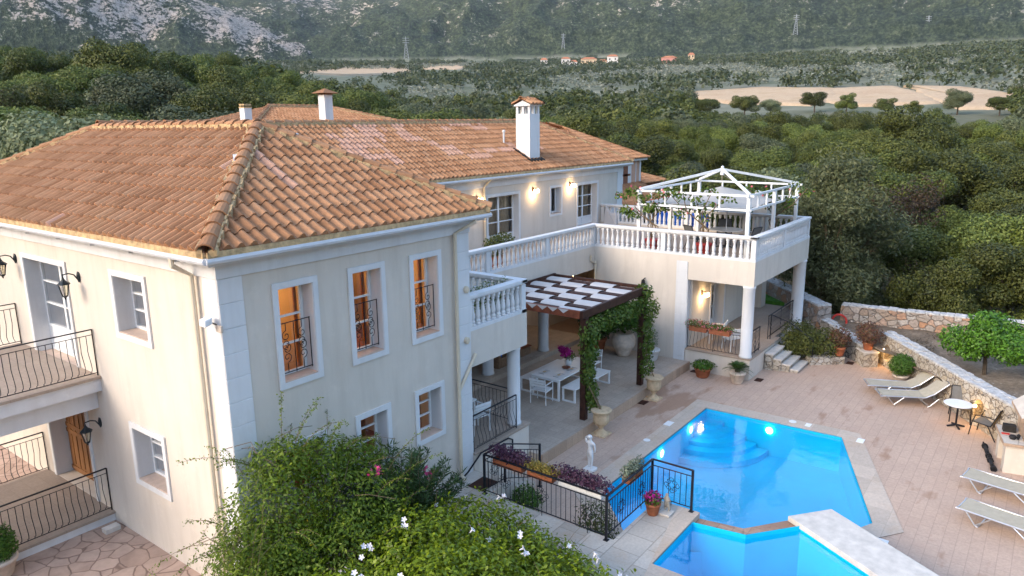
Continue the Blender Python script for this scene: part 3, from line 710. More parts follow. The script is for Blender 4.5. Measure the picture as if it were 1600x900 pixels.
tile_roof(m, (E0, E0, ZR), (1, 0, 0), (0, 1, 0), SL, RUN, lambda s: (s, E1-E0-s), lambda u, s: abs(u-2.55-.0*s) < .14 and 1.4 < s < 2.6)
tile_roof(m, (E0, E0, ZR), (0, 1, 0), (1, 0, 0), SL, RUN, lambda s: (s, YB-E0-s), lambda u, s: random.random() < .004)
tile_roof(m, (E1, E0, ZR), (0, 1, 0), (-1, 0, 0), SL, RUN, lambda s: (s, Y0-E0+s))
pk = pinkfn(.55, 1.1, .22)
tile_roof(m, (E1, Y0, ZR), (1, 0, 0), (0, 1, 0), SL, RW, lambda s: (-s, XE-E1-s), lambda u, s: pk(u, s) and 1.0 < s < 3.7 and u < 12.5 and random.random() < .8 or abs(u-13.6) < .7 and .8 < s < 2 and random.random() < .5)
tile_roof(m, (XE, Y0, ZR), (0, 1, 0), (-1, 0, 0), SL, RW, lambda s: (s, YB-Y0-s))
tile_roof(m, (E0, YB, ZR), (1, 0, 0), (0, -1, 0), SL, RW, lambda s: (s, XE-E0-s))
roof = m.build('roof', M['tile'], villa, attr=True)
# boards closing the roof underneath
m = MB(); m.box(E0+.06, E0+.06, 6.12, E1-.06, YB-.06, 6.2); m.box(E1-.06, Y0+.06, 6.12, XE-.06, YB-.06, 6.2); m.build('soffit', M['white'], roof)
m = MB(); zt = ZR-.035
for a, b, c in (((E0, E0), (E1, E0), 0), ((E0, E0), (E0, YB), 0), ((E1, Y0), (XE, Y0), 0), ((E1, E0), (E1, Y0), 0), ((XE, Y0), (XE, YB), 0), ((E0, YB), (XE, YB), 0)):
    m.beam((*a, zt), (*b, zt), .10, .12)
m.build('eaves_mortar', M['mortar'], roof)
PK, RL = Vector((HX, E0+RUN, ZT)), Vector((HX, YB-RUN, ZT))
WR0, WR1 = Vector((HX, Y0+RW, ZR+RW*SL)), Vector((XE-RW, Y0+RW, ZR+RW*SL))
def ridge_line(mb, mort, p, q, r=.125, first=False):
    p, q = Vector(p), Vector(q); L = (q-p).length; n = max(1, int(L/.36)); d = (q-p)/L; sd_ = d.cross(Vector((0, 0, 1))).normalized(); up = sd_.cross(d)
    for k in range(n):
        a = p+d*(L*k/n-.02); b = p+d*(L*(k+1)/n+.03); mb.cur = random.random()*.76; K = 8; j = random.gauss(0, .008)
        pts = []
        for c, rr, h in ((a, r*1.1, .075), (b, r*.92, .055)):
            pts += [c+sd_*(rr*math.cos(t)+j)+up*(rr*.85*math.sin(t)+h) for t in np.linspace(0, math.pi, K)]
        lip = [a+sd_*(r*.93*math.cos(t)+j)+up*(r*.78*math.sin(t)+.07) for t in np.linspace(0, math.pi, K)]
        mb.mesh(pts+lip, [(i, i+1, K+i+1, K+i) for i in range(K-1)]+[(2*K+i, 2*K+i+1, i+1, i) for i in range(K-1)])
    n = int(L/.12)
    for k in range(n):
        c = p+d*(L*(k+.5)/n)
        for s in (-1, 1):
            w = r*(1.02+random.uniform(-.1, .22)); mort.obox(c+sd_*s*w*.72+up*.015, d*.07, sd_*s*w*.40+up*random.uniform(-.01, .02), up*random.uniform(.05, .085))
m, mo = MB(), MB(); e0 = Vector((E0, E0, ZR))
for p, q in ((e0, PK), (Vector((E1, E0, ZR)), PK), (Vector((E0, YB, ZR)), RL), (PK, RL), (WR0, WR1), (Vector((XE, Y0, ZR)), WR1), (Vector((XE, YB, ZR)), WR1)): ridge_line(m, mo, p, q)
m.build('ridge_tiles', M['tile'], roof, attr=True, smooth=False); mo.build('ridge_mortar', M['mortar'], roof)
m = MB(); 
for t, w in ((.14, .3), (.2, .24), (.25, .2)):
    c = PK+(Vector((E1, E0, ZR))-PK)*t; m.obox(c+Vector((-.03, .10, .12)), Vector((.26, -.26, -.09))*w*2, (.06, .06, .02), (0, 0, .05))
c = e0+(PK-e0)*.66; m.obox(c+Vector((-.12, .06, .08)), (.05, .08, .05), (.04, -.02, 0), (0, 0, .02)); m.build('white_patch', M['white'], roof)
# gutters and downpipes
m = MB(); g = .055
def gutter(p, q): m.tube([p, q], g, 8)
G = E0-.03; zg = ZR-.115
gutter((G, G, zg), (E1+.03, G, zg)); gutter((G, G, zg), (G, YB, zg)); gutter((E1, Y0-.03, zg), (XE, Y0-.03, zg))
for k in range(9): m.box(G+.02, .6+k*1.45, zg-.1, .0, .63+k*1.45, zg-.06)
m.build('gutter', M['gutter'], villa)
m = MB(); m.tube([(G, .62, zg), (G, .62, zg-.16), (-.09, .62, zg-.36), (-.09, .62, -.05)], .045, 8); m.build('downpipe', M['pipe'], villa)
m = MB(); m.tube([(6.0, G, zg), (6.0, G, zg-.1), (5.66, -.08, zg-.34), (5.66, -.08, .1), (5.66, -.2, .0)], .045, 8); m.tube([(6.3, -.07, 2.95), (5.66, -.075, 2.2)], .04, 8); m.build('downpipe', M['pipe'], villa)
m = MB(); m.tube([(15.45, Y0-.03, zg), (15.35, 6.93, zg-.34), (15.35, 6.93, 3.55)], .045, 8); m.build('downpipe', M['pipe'], villa)
m = MB(); m.tube([(17.88, 3.5, 3.0), (17.88, 3.5, .0)], .045, 8); m.tube([(17.6, 3.54, 3.25), (17.6, 3.54, 3.05), (17.88, 3.5, 2.9)], .035, 8); m.build('downpipe', M['pipe'], villa)
# chimney on the long wing
x0, x1, y0, y1 = 18.88, 19.60, 7.31, 8.03
m = MB(); m.box(x0, y0, 6.3, x1, y1, 8.62); ch = m.build('chimney', M['white'], villa, bevel=.01)
m = MB(); 
for i in range(3):
    for j in range(3):
        if i == 1 and j == 1: continue
        px, py = x0+.06+i*.30, y0+.06+j*.30; m.box(px-.05, py-.05, 8.62, px+.05, py+.05, 8.93)
m.box(x0-.06, y0-.06, 8.93, x1+.06, y1+.06, 8.99)
m.mesh([(x0-.02, y0-.05, 8.99), (x0-.02, y1+.05, 8.99), (x0-.02, (y0+y1)/2, 9.16), (x1+.02, y0-.05, 8.99), (x1+.02, y1+.05, 8.99), (x1+.02, (y0+y1)/2, 9.16)], [(0, 2, 1), (3, 4, 5)])
m.build('vent_stage', M['white'], ch)
m = MB(); tile_roof(m, (x0-.12, y0-.14, 8.98), (1, 0, 0), (0, 1, 0), .46, .5, lambda s: (0, .96)); tile_roof(m, (x0-.12, y1+.14, 8.98), (1, 0, 0), (0, -1, 0), .46, .5, lambda s: (0, .96))
mo = MB(); ridge_line(m, mo, (x0-.14, (y0+y1)/2, 9.17), (x1+.14, (y0+y1)/2, 9.17), .09); m.build('cap', M['tile'], ch, attr=True)
m = MB(); zz = lambda y: ZR+(y-Y0)*SL+.07
for q in range(14):
    t = q/13; m.obox((x0-.05+t*.85, y0-.07, zz(y0-.07)+.02), (.07, 0, 0), (0, .09+.03*random.random(), .05), (0, 0, .03))
    m.obox((x0-.05, y0+t*.72, zz(y0+t*.72)+.02), (.06+.02*random.random(), 0, 0), (0, .06, .032), (0, 0, .03))
m.build('flashing', M['bitumen'], ch)
m = MB(); m.tube([(18.65, 8.5, 7.3), (18.65, 8.5, 7.9)], .04, 8); m.lathe([(.07, 0), (.07, .06), (.02, .1)], (18.65, 8.5, 7.88), 10); m.build('vent_pipe', M['gutter'], roof)
# lit room behind the three upper windows, dim one below
m = MB()
def room(x0, y0, z0, x1, y1, z1): m.box(x0, y0, z0, x1, y1, z1)
m.box(.5, 3.5, 3.2, 5.7, 3.6, 5.9); m.box(.42, .42, 3.2, .5, 3.5, 5.9); m.box(5.7, .42, 3.2, 5.78, 3.5, 5.9); m.box(.5, .42, 5.7, 5.7, 3.5, 5.8); m.box(2.28, .8, 3.3, 2.34, 3.5, 5.7)
m.box(.5, 3.5, .2, 5.7, 3.6, 3.1); m.box(.42, .42, .2, .5, 3.5, 3.1)
m.build('room_wall', M['orange_wall'], villa)
m = MB(); m.box(.45, .42, 3.1, 5.75, 3.55, 3.18); m.box(.45, .42, .3, 5.75, 3.55, .4); m.build('room_floor', M['wood_lt'], villa)
m = MB(); 
for a in (.7, 2.6, 4.3): m.box(a, 2.9, 3.2, a+.9, 3.45, 4.5); m.box(a, .9, 3.2, a+.7, 1.6, 3.9)
m.build('room_furniture', M['wicker'], villa, bevel=.03)
def point(name, p, e, c, parent, r=.08):
    l = bpy.data.lights.new(name, 'POINT'); l.energy = e; l.color = c; l.shadow_soft_size = r
    o = bpy.data.objects.new(name, l); col.objects.link(o)
    if parent: o.parent = parent
    o.location = Vector(p)-(WL[parent.name] if parent else Vector()); return o
WARM = (1, .70, .38)
point('room_lamp_light', (1.3, 2.0, 5.1), 15, WARM, villa); point('room_lamp_light', (3.1, 2.0, 5.1), 13, WARM, villa); point('room_lamp_light', (4.9, 2.0, 5.1), 13, WARM, villa)
point('room_lamp_light', (3.8, 2.0, 2.4), 8, WARM, villa)

# ---- balustrades
def balu_mesh(h):
    pr_ = [(.075, 0), (.075, .05), (.05, .07), (.055, .09), (.072, .13), (.062, .17), (.042, .21), (.055, .25), (.065, .34), (.058, .46), (.040, .66), (.030, .76), (.045, .79), (.045, .82), (.034, .85), (.062, .90), (.062, 1.0)]
    me = MB().lathe([(r, z*h) for r, z in pr_], n=10)
    d = bpy.data.meshes.new('baluster'); d.from_pydata(me.v, [], me.f); d.materials.append(M['white']); d.polygons.foreach_set('use_smooth', [True]*len(d.polygons)); d.update(); return d
BH = .64; BME = balu_mesh(BH)
def balustrade(p, q, zb, posts, n_each, parent=villa, merged=False, first=True, dz=0.):
    """rail, foot and posts along p-q; balusters between consecutive posts"""
    p, q = Vector((*p, zb)), Vector((*q, zb)); d = (q-p).normalized(); L = (q-p).length
    e_ = Vector((0, 0, dz)); m = MB(); m.beam(p+e_+Vector((0, 0, .82))-d*.12, q+e_+Vector((0, 0, .82))+d*.12, .24, .09); m.beam(p+e_+Vector((0, 0, .755))-d*.05, q+e_+Vector((0, 0, .755))+d*.05, .16, .04)
    r = m.build('balustrade', M['white'], parent, bevel=.012)
    m = MB(); m.beam(p+e_+Vector((0, 0, .04))-d*.1, q+e_+Vector((0, 0, .04))+d*.1, .2+dz, .085); m.build('foot', M['white'], r)
    for t in posts[0 if first else 1:]: m = MB(); c = p+d*L*t; m.beam(c+Vector((0, 0, .083)), c+Vector((0, 0, .735)), .17, .17, (d.x, d.y, 0)); m.build('post', M['white'], r, bevel=.006)
    mb = MB()
    for t0, t1, n in zip(posts, posts[1:], n_each):
        for k in range(n):
            c = p+d*(L*t0+.085+(L*(t1-t0)-.17)*(k+.5)/n)+Vector((0, 0, .085))
            if merged:
                mb.mesh([(v.co.x+c.x, v.co.y+c.y, v.co.z+c.z) for v in BME.vertices], [tuple(f.vertices) for f in BME.polygons])
            else: o = link('baluster', BME, r, 0, c-WL[r.name]); 
    if merged: tag(mb.build('baluster', M['white'], r, smooth=True), kind='stuff')
    return r
YT, XT, YF, XEND = 3.6, 17.97, -2.66, 24.46
L_ = XT-.1-8.45
balustrade((6.35, YT+.1), (XT+.1, YT+.1), 3.55, [0, .25, (11.4-6.35)/11.72, (14.75-6.35)/11.72, 1], [10, 9, 13, 13])
balustrade((XT+.1, YT+.1), (XT+.1, YF+.1), 3.55, [0, .47, 1], [13, 13], first=False, dz=.003)
balustrade((XT+.1, YF+.1), (XEND-.1, YF+.1), 3.55, [0, .5, 1], [15, 15], first=False, dz=.006)
balustrade((XEND-.1, YF+.1), (XEND-.1, 6.9), 3.55, [0, .27, .55, .8, 1], [11, 11, 10, 8], merged=True, first=False, dz=.009)
balustrade((6.22, .1), (8.35, .1), 3.5, [.0, 1], [10]); balustrade((8.35, .1), (8.35, YT-.15), 3.5, [0, 1], [15], first=False, dz=.003)
# terrace slabs, beams, columns, lower walls
m = MB(); m.box(6.16, YT+.22, 3.35, 24.2, 6.99, 3.5); m.box(XT+.22, YF+.22, 3.352, XEND-.22, YT+.21, 3.502); m.build('terrace_floor', M['porch'], villa)
m = MB(); m.box(6.152, YT, 2.65, XT-.002, YT+.2, 3.552); m.box(XT+.001, YF+.203, 2.70, XT+.2, YT-.003, 3.552); m.box(XT+.2, YT, 2.65, XT+.4, YT+.2, 3.552); m.box(XT+.001, YF, 2.70, XEND, YF+.2, 3.552); m.box(XEND-.2, YF+.203, 2.70, XEND, 6.99, 3.55)
m.box(6.152, 0.0, 2.62, 8.45, .2, 3.5); m.box(8.25, .203, 2.62, 8.45, YT-.003, 3.5); m.box(6.162, .21, 3.3, 8.24, YT-.01, 3.44)
m.build('terrace_beam', M['plaster'], villa)
wall('wall', frameA(XT), -.1, 3.58, -1.3, 2.70, th=.25)
m = MB(); h = 10
for k in range(h): m.box(XT-.03, -.26, -.6+k*.395+.007, XT-.001, .17, -.6+(k+1)*.395-.007)
m.box(XT-.02, -.255, -.6, XT-.001, .165, 3.35); m.box(XT-.02, -.29, -.6, XT+.25, -.262, 2.7); m.build('corner_blocks', M['white'], villa, bevel=.006)
def column(name, x, y, z0, z1, r):
    m = MB().lathe([(r*1.12, 0), (r*1.12, .06), (r, .08), (r, z1-z0-.1), (r*1.1, z1-z0-.07), (r*1.1, z1-z0)], (x, y, z0), 28); return m.build(name, M['white'], villa, smooth=False)
def scol(*a):
    o = column(*a); o.data.polygons.foreach_set('use_smooth', [len(p.vertices) == 4 for p in o.data.polygons]); return o
scol('column', XT+.15, YF+.2, OZ, 2.70, .2); scol('column', 24.1, YF+.2, OZ-.3, 2.70, .24)
scol('column', 8.15, .22, .47, 2.62, .17); scol('column', 8.2, 3.7, -.2, 2.65, .17); scol('column', 12.3, 4.45, -.2, 2.65, .2); scol('column', 15.6, 4.4, -.2, 2.65, .2)
# front porch under the small balcony, right porch
m = MB(); m.box(6.16, -.06, -1.2, 8.42, .0, .41); m.box(8.36, .0, -1.2, 8.42, YT, .41); m.box(6.16, .0, -1.2, 8.36, YT, .40); m.build('porch_base', M['plaster'], villa)
m = MB(); m.box(6.16, -.09, .412, 8.46, YT, .47); m.build('porch_floor', M['porch'], villa)
m = MB(); m.box(XT-.02, YF-.02, -1.2, 21.2, -.0, .08); m.box(21.2, YF+.2, -1.2, 27, 0, .08); m.build('porch_base', M['plaster'], villa)
m = MB(); m.box(XT-.05, YF-.05, .082, 21.24, -.3, OZ); m.box(21.24, YF+.15, .082, 27.04, -.3, OZ); m.build('porch_floor', M['porch'], villa)
wall('wall', frameB(-.36), XT+.25, 23.6, OZ, 3.35, [(19.92+.1, 21.35, OZ+.02, 2.1)], th=.5)
wall('wall', lambda u, w, z: (23.6+w, u, z), .145, 7, OZ, 3.35)
opening(frameB(-.36), 19.92, 21.45, OZ+.02, 2.2, depth=.42, kind='door', trim=.1, doorh=.3, curtain=('curtain', [(.02, .98)]), name='french_door')
# balcony and porch by the wooden door on the left side
for nm, z0, zt_, mt in (('balcony_slab', 2.93, 3.2, M['white']), ('porch_base', -1.2, .07, M['white'])):
    m = MB(); m.box(-9, 4.75 if z0 > 0 else 4.98, z0, -.002, 8.75 if z0 > 0 else 8.35, zt_); m.build(nm, mt, villa)
m = MB(); m.box(-9.03, 4.70, 3.202, -.003, 8.8, 3.26); m.build('balcony_floor', M['porch'], villa)
m = MB(); m.box(-9.03, 4.94, .072, -.003, 8.39, .12); m.build('porch_floor', M['porch'], villa)
m = MB(); m.box(-8.8, 5.02, 2.49, -.004, 5.3, 2.928); m.box(-8.8, 8.2, 2.49, -.004, 8.45, 2.928); m.build('balcony_beam', M['white'], villa)
# curved iron railings
def iron_rail(p, q, z0, h, out, parent=villa, name='iron_railing', step=.125, belly=.085, endpost=True, slope=0.):
    p, q = Vector((*p, z0)), Vector((*q, z0+slope)); d = (q-p).normalized(); L = (q-p).length; o = Vector((*out, 0)); m = MB(); U = Vector((0, 0, 1))
    m.beam(p+U*h, q+U*h, .045, .018); m.tube([p+U*(h-.11), q+U*(h-.11)], .008, 4); m.tube([p+U*.06, q+U*.06], .010, 4)
    prof = [(0, .06), (0, .10), (.75, .13), (1, .20), (.8, .30), (.15, .46), (-.12, .54), (.02, .62), (0, .70), (0, h-.11)]
    n = max(2, int(L/step))
    for k in range(1, n):
        c = p+d*(L*k/n)+Vector((0, 0, slope*k/n*0)); m.tube([c+o*(b*belly)+U*z for b, z in prof], .0075, 4)
    for c in ((p, q) if endpost else ()): m.tube([c+U*0.0, c+U*h], .014, 5)
    c = (p+q)/2; m.tube([c+U*0, c+U*h], .010, 4)
    return m.build(name, M['iron'], parent)
iron_rail((-8.9, 4.80), (-.02, 4.80), 3.26, .98, (0, -1)); iron_rail((-8.9, 8.70), (-.02, 8.70), 3.26, .98, (0, 1))
iron_rail((-8.9, 5.06), (-.02, 5.06), .12, .98, (0, -1)); iron_rail((-8.9, 8.3), (-.02, 8.3), .12, .98, (0, 1))
iron_rail((6.22, .0), (7.95, .0), .47, .92, (0, -1)); iron_rail((8.2, 2.9), (8.2, .45), .47, .92, (1, 0)); iron_rail((8.2, 3.4), (6.2, 3.4), .47, .92, (0, 1))
iron_rail((XT+.08, -.32), (XT+.08, YF+.38), OZ, .86, (-1, 0)); iron_rail((XT+.35, YF+.08), (19.15, YF+.08), OZ, .90, (0, -1)); iron_rail((20.75, YF+.28), (23.8, YF+.28), OZ, .9, (0, -1))
# patio floor: main level, raised rear part under the terrace
sheet('patio', [[(8.42, -.45), (XT-.02, -.45), (XT-.02, 4.05), (8.42, 4.05)]], PZ, M['patio'], -1.2)
sheet('patio_kerb', [[(8.42, -.50), (XT-.02, -.50), (XT-.02, -.452), (8.42, -.452)]], PZ+.004, M['stepstone'], -1.2)
sheet('rear_patio', [[(8.42, 4.052), (XT+.2, 4.052), (XT+.2, 7), (8.42, 7)]], PZ+.16, M['patio'], -1.2)
# stone steps from the right porch
st = thing('stone_steps', 'short flight of stone steps with pale treads leading up to the right porch', 'steps', (20.2, -3.2, DZ))
for k in range(4):
    y1 = YF-.06-.28*k; m = MB(); m.box(19.5+.08*k, y1-.28, DZ, 20.75+.08*k, y1, OZ-.16-.17*k-.06); m.build('riser', M['rubble_pale'], st)
    m = MB(); m.box(19.47+.08*k, y1-.31, OZ-.16-.17*k-.06, 20.78+.08*k, y1-.003, OZ-.16-.17*k); m.build('tread', M['marble'], st, bevel=.01)
hr = thing('stair_handrail', 'black iron handrail beside the stone steps to the right porch', 'handrail', (20.9, -3.2, DZ))
m = MB(); m.tube([(20.8, YF+.2, OZ+.95), (20.95, -3.1, OZ+.72), (21.1, -3.95, OZ+.12)], .022, 6); m.build('rail', M['iron'], hr)
m = MB(); m.tube([(21.1, -3.95, DZ), (21.1, -3.95, OZ+.14)], .02, 6); m.build('post', M['iron'], hr); m = MB(); m.tube([(20.8, YF+.2, OZ), (20.8, YF+.2, OZ+.95)], .02, 6); m.build('post', M['iron'], hr)

# ------------------------------------------------------------------ neighbouring houses
nb = thing('peach_house', 'peach coloured house with brown shutters and an arcade, behind the end of the long wing', 'house', (37, 12, 0))
m = MB(); m.box(29.5, 11, 0, 36.1, 20, 5.9); m.box(28, 9.4, 0, 35, 10.99, 2.6); m.build('wall', M['peach'], nb)
m = MB(); m.box(35.95, 10.96, 3.3, 36.13, 11.0, 5.9); m.box(35.45, 10.97, 3.3, 35.52, 11.0, 5.9); m.box(33.6, 10.96, 4.1, 34.85, 11.0, 5.75); m.box(29.2, 10.7, 5.9, 36.5, 20.3, 6.02); m.build('trim', M['white'], nb)
w = MB(); w.box(33.8, 10.93, 4.25, 34.35, 10.955, 5.6); w.box(33.75, 10.93, 5.0, 34.7, 10.958, 5.12); w.build('shutter', M['shutter'], nb)
m = MB(); tile_roof(m, (29, 10.6, 6.03), (1, 0, 0), (0, 1, 0), .48, 4.6, lambda s: (s, 7.6-s)); tile_roof(m, (36.6, 10.6, 6.03), (0, 1, 0), (-1, 0, 0), .48, 4.6, lambda s: (s, 9.9-s)); tile_roof(m, (29, 10.6, 6.03), (0, 1, 0), (1, 0, 0), .48, 3.8, lambda s: (s, 9.9-s))
tile_roof(m, (29.5, 8.8, 3.55), (1, 0, 0), (0, 1, 0), .42, 2.3, lambda s: (0, 6.6)); rf = m.build('roof', M['tile'], nb, attr=True)
m = MB()
for k in range(4):
    x = 29.6+k*1.9; m.box(x, 8.95, 0, x+.28, 9.2, 3.2)
    if k < 3:
        arc = [(x+.28+.81-.81*math.cos(t), 2.45+.62*math.sin(t)) for t in np.linspace(0, math.pi, 11)]
        for (a, b), (c, d) in zip(arc, arc[1:]): m.face([(a, 8.95, b), (c, 8.95, d), (c, 8.95, 3.45), (a, 8.95, 3.45)]); m.face([(a, 8.95, b), (a, 9.2, b), (c, 9.2, d), (c, 8.95, d)])
m.build('arcade', M['white'], nb)
m = MB(); m.box(29.7, 10.9, .5, 31.3, 10.985, 2.6) if False else m.box(30.0, 9.36, .6, 31.2, 9.39, 2.4); m.box(33, 9.36, .6, 33.8, 9.39, 2.4); m.build('window', M['iron'], nb)
gp = thing('garden_pavilion', 'small tiled roof on brown posts beside the peach house', 'pavilion', (41, 12, 0))
m = MB(); tile_roof(m, (37.3, 12, 4.15), (1, 0, 0), (0, 1, 0), .36, 1.9, lambda s: (s*.5, 5.2-s)); tile_roof(m, (42.5, 12, 4.15), (0, 1, 0), (-1, 0, 0), .36, 1.9, lambda s: (s, 3.8-s)); m.build('roof', M['tile'], gp, attr=True)
m = MB(); m.box(37.5, 12.15, 3.85, 42.3, 12.3, 4.12); m.build('beam', M['wood_lt'], gp)
for x in (37.6, 42.0): m = MB(); m.box(x, 12.2, 0, x+.2, 12.4, 3.85); m.build('post', M['wood_lt'], gp)
rh = thing('rear_house', 'tile roofed house with two white chimneys showing above the villa ridge', 'house', (22, 26, 3))
m = MB(); m.box(15, 22, 0, 32, 33, 7.35); m.build('wall', M['peach'], rh)
m = MB(); YR = 21.2
tile_roof(m, (14.2, YR, 7.35), (1, 0, 0), (0, 1, 0), .30, 6.6, lambda s: (s, 17.6-s)); tile_roof(m, (14.2, YR, 7.35), (0, 1, 0), (1, 0, 0), .30, 6.6, lambda s: (s, 13.2-s))
tile_roof(m, (31.8, YR, 7.35), (0, 1, 0), (-1, 0, 0), .30, 6.6, lambda s: (s, 13.2-s)); mo = MB()
rp, rq = Vector((20.8, YR+6.6, 9.36)), Vector((25.2, YR+6.6, 9.36))
for a in ((Vector((14.2, YR, 7.4)), rp), (Vector((31.8, YR, 7.4)), rq), (rp, rq)): ridge_line(m, mo, *a, r=.13)
m.build('roof', M['tile'], rh, attr=True); mo.build('ridge_mortar', M['mortar'], rh)
def rchim(x, y, z0, z1, w, cap):
    m = MB(); m.box(x-w/2, y-w/2, z0, x+w/2, y+w/2, z1)
    c = m.build('chimney', M['white'], rh)
    m = MB(); m.box(x-w*.55, y-w*.55, z1, x+w*.55, y+w*.55, z1+.06)
    if cap: m.mesh([(x-w, y-w, z1+.08), (x+w, y-w, z1+.08), (x+w, y+w, z1+.08), (x-w, y+w, z1+.08), (x, y, z1+.36)], [(0, 1, 4), (1, 2, 4), (2, 3, 4), (3, 0, 4), (3, 2, 1, 0)])
    else: m.box(x-w*.5, y-w*.5, z1+.12, x+w*.5, y+w*.5, z1+.2)
    m.build('cap', M['mortar'] if not cap else M['tile'], c)
rchim(21.65, 23.6, 7.4, 9.95, .56, True); rchim(16.05, 23.0, 7, 9.15, .42, False)
# ------------------------------------------------------------------ lanterns, sconces, floodlights
def lantern(p, nrm, label):
    t = thing('wall_lantern', label, 'lantern', p, 'unlit lanterns on the cream wall'); P, n = Vector(p), Vector(nrm)
    m = MB(); sd_ = n.cross(Vector((0, 0, 1))); m.lathe([(.0, 0), (.05, .0), (.06, .02), (.03, .04), (0, .045)], (0, 0, 0), 10)
    m.v = [tuple(P+n*(.004+z)+sd_*x+Vector((0, 0, y*2.0))) for x, y, z in m.v]; m.build('wall_plate', M['lamp_iron'], t)
    m = MB(); m.tube([P+n*.03+Vector((0, 0, -.06)), P+n*.10+Vector((0, 0, .06)), P+n*.2+Vector((0, 0, .10)), P+n*.31+Vector((0, 0, .09)), P+n*.31+Vector((0, 0, .0))], .014, 6); m.build('arm', M['lamp_iron'], t)
    c = P+n*.31; m = MB(); m.lathe([(.012, .06), (.02, .02), (.05, -.03), (.125, -.09), (.13, -.105), (.09, -.11)], c, 6)
    m.lathe([(.05, -.33), (.055, -.35), (.02, -.375), (.012, -.41), (0, -.42)], c, 6)
    for k in range(6):
        a = 2*math.pi*k/6; m.tube([c+Vector((.10*math.cos(a), .10*math.sin(a), -.105)), c+Vector((.052*math.cos(a), .052*math.sin(a), -.34))], .007, 4)
    m.build('cage', M['lamp_iron'], t); m = MB(); m.lathe([(.092, -.112), (.045, -.33)], c, 6); m.f = m.f[:-2]; m.a = m.a[:-2]; m.build('glass', M['lampglass'], t)
lantern((0, 8.25, 5.36), (-1, 0, 0), 'dark iron lantern left of the upper french door on the left facade')
lantern((0, 5.06, 5.30), (-1, 0, 0), 'dark iron lantern between the upper french door and small window')
lantern((0, 5.04, 2.16), (-1, 0, 0), 'dark iron lantern beside the wooden entrance door')
def sconce(p, nrm, label, e=6):
    t = thing('lit_wall_lamp', label, 'wall lamp', p, 'lit wall lamps'); P, n = Vector(p), Vector(nrm); sd_ = n.cross(Vector((0, 0, 1)))
    m = MB(); m.obox(P+n*.02, n*.016, sd_*.05, (0, 0, .09)); m.tube([P+n*.03, P+n*.12+Vector((0, 0, .07)), P+n*.2+Vector((0, 0, .03))], .014, 6)
    m.tube([P+n*.2-sd_*.10+Vector((0, 0, .03)), P+n*.2+sd_*.10+Vector((0, 0, .03))], .014, 6); m.build('bracket', M['wood_dark'], t)
    for s in (-1, 1):
        m = MB(); m.lathe([(.02, .02), (.045, -.01), (.07, -.08), (.06, -.13), (0, -.14)], P+n*.2+sd_*s*.10, 12); m.build('shade', M['bulb'], t, smooth=True)
    point('wall_lamp_light', P+n*.22+Vector((0, 0, -.20)), e, (1, .66, .30), t, .05)
sconce((14.95, 7.01, 5.50), (0, -1, 0), 'lit wall lamp left of the curtained terrace door on the long wing')
sconce((18.62, 7.01, 5.55), (0, -1, 0), 'lit wall lamp between the curtained door and small window on the wing')
sconce((21.49, 7.01, 5.57), (0, -1, 0), 'lit wall lamp between the small window and far terrace door')
sconce((19.1, -.36, 2.0), (0, -1, 0), 'lit wall lamp beside the porch door below the gazebo terrace')
sconce((XT, 4.6, 2.35), (-1, 0, 0), 'lit wall lamp under the terrace behind the woven pergola roof', 6)
t = thing('floodlight', 'white movement sensor floodlight on the near house corner', 'floodlight', (-.03, .15, 5.15))
m = MB(); m.obox((-.2, .12, 5.17), (.07, 0, .02), (0, .09, 0), (0, 0, .06)); m.build('lamp_head', M['white_gloss'], t, bevel=.02)
m = MB(); m.tube([(-.13, .1, 5.15), (-.06, .06, 5.1), (-.04, .06, 5.06)], .012, 6); m.build('arm', M['iron'], t); m = MB(); m.box(-.08, -.09, 4.98, -.031, .06, 5.1); m.build('base_box', M['palestone'], t, bevel=.015)
t = thing('spotlight', 'dark unlit spotlight on the cream wall above the pergola', 'spotlight', (XT, 1.41, 2.42))
m = MB(); m.lathe([(0, .1), (.06, .09), (.075, 0), (.085, -.1), (.06, -.1)], (XT-.16, 1.41, 2.42), 12); m.build('lamp_head', M['iron'], t); m = MB(); m.tube([(XT-.002, 1.41, 2.55), (XT-.16, 1.41, 2.52)], .02, 6); m.build('arm', M['iron'], t)
m = MB(); m.lathe([(.0, -.02), (.07, -.02), (.06, -.06)], (XT-.16, 1.41, 2.34), 12); m.build('lens', M['white_gloss'], t)
for p, l in (((6.0, -.05, 3.35), 'round cream junction box on the corner blocks below the small balcony'), ((6.02, -.05, 4.55), 'cream junction box with loose cable on the upper corner blocks')):
    m = MB(); m.lathe([(0, 0), (.07, .0), (.07, .06), (.05, .08), (0, .08)], (0, 0, 0), 12); m.v = [(p[0]+x, p[1]+.018-z, p[2]+y*1.2) for x, y, z in m.v]; tag(m.build('junction_box', M['pipe'], origin=p), l, 'junction box')
# ------------------------------------------------------------------ woven pergola over the dining table
pg = thing('pergola', 'brown timber pergola with woven white canvas roof over the dining patio', 'pergola', (13, 1.7, PZ))
zt = 2.78
for x, y in ((11.12, -.12), (14.72, -.12)):
    m = MB(); m.box(x-.09, y-.09, PZ, x+.09, y+.09, zt-.02); m.build('post', M['wood_dark'], pg, bevel=.01)
for a, b in (((10.95, -.12), (14.95, -.12)),): m = MB(); m.beam((*a, zt+.09), (*b, zt+.09), .10, .24); m.build('beam', M['wood_dark'], pg, bevel=.01)
for a, b in (((10.98, -.06), (10.98, 3.58)),): m = MB(); m.beam((*a, zt+.085), (*b, zt+.085), .08, .23); m.build('beam', M['wood_lt'], pg, bevel=.01)
m = MB(); m.beam((10.95, 3.53, zt+.09), (15.1, 3.53, zt+.09), .08, .23); m.beam((14.98, -.06, zt+.085), (14.98, 3.49, zt+.085), .08, .23); m.build('beam', M['wood_dark'], pg)
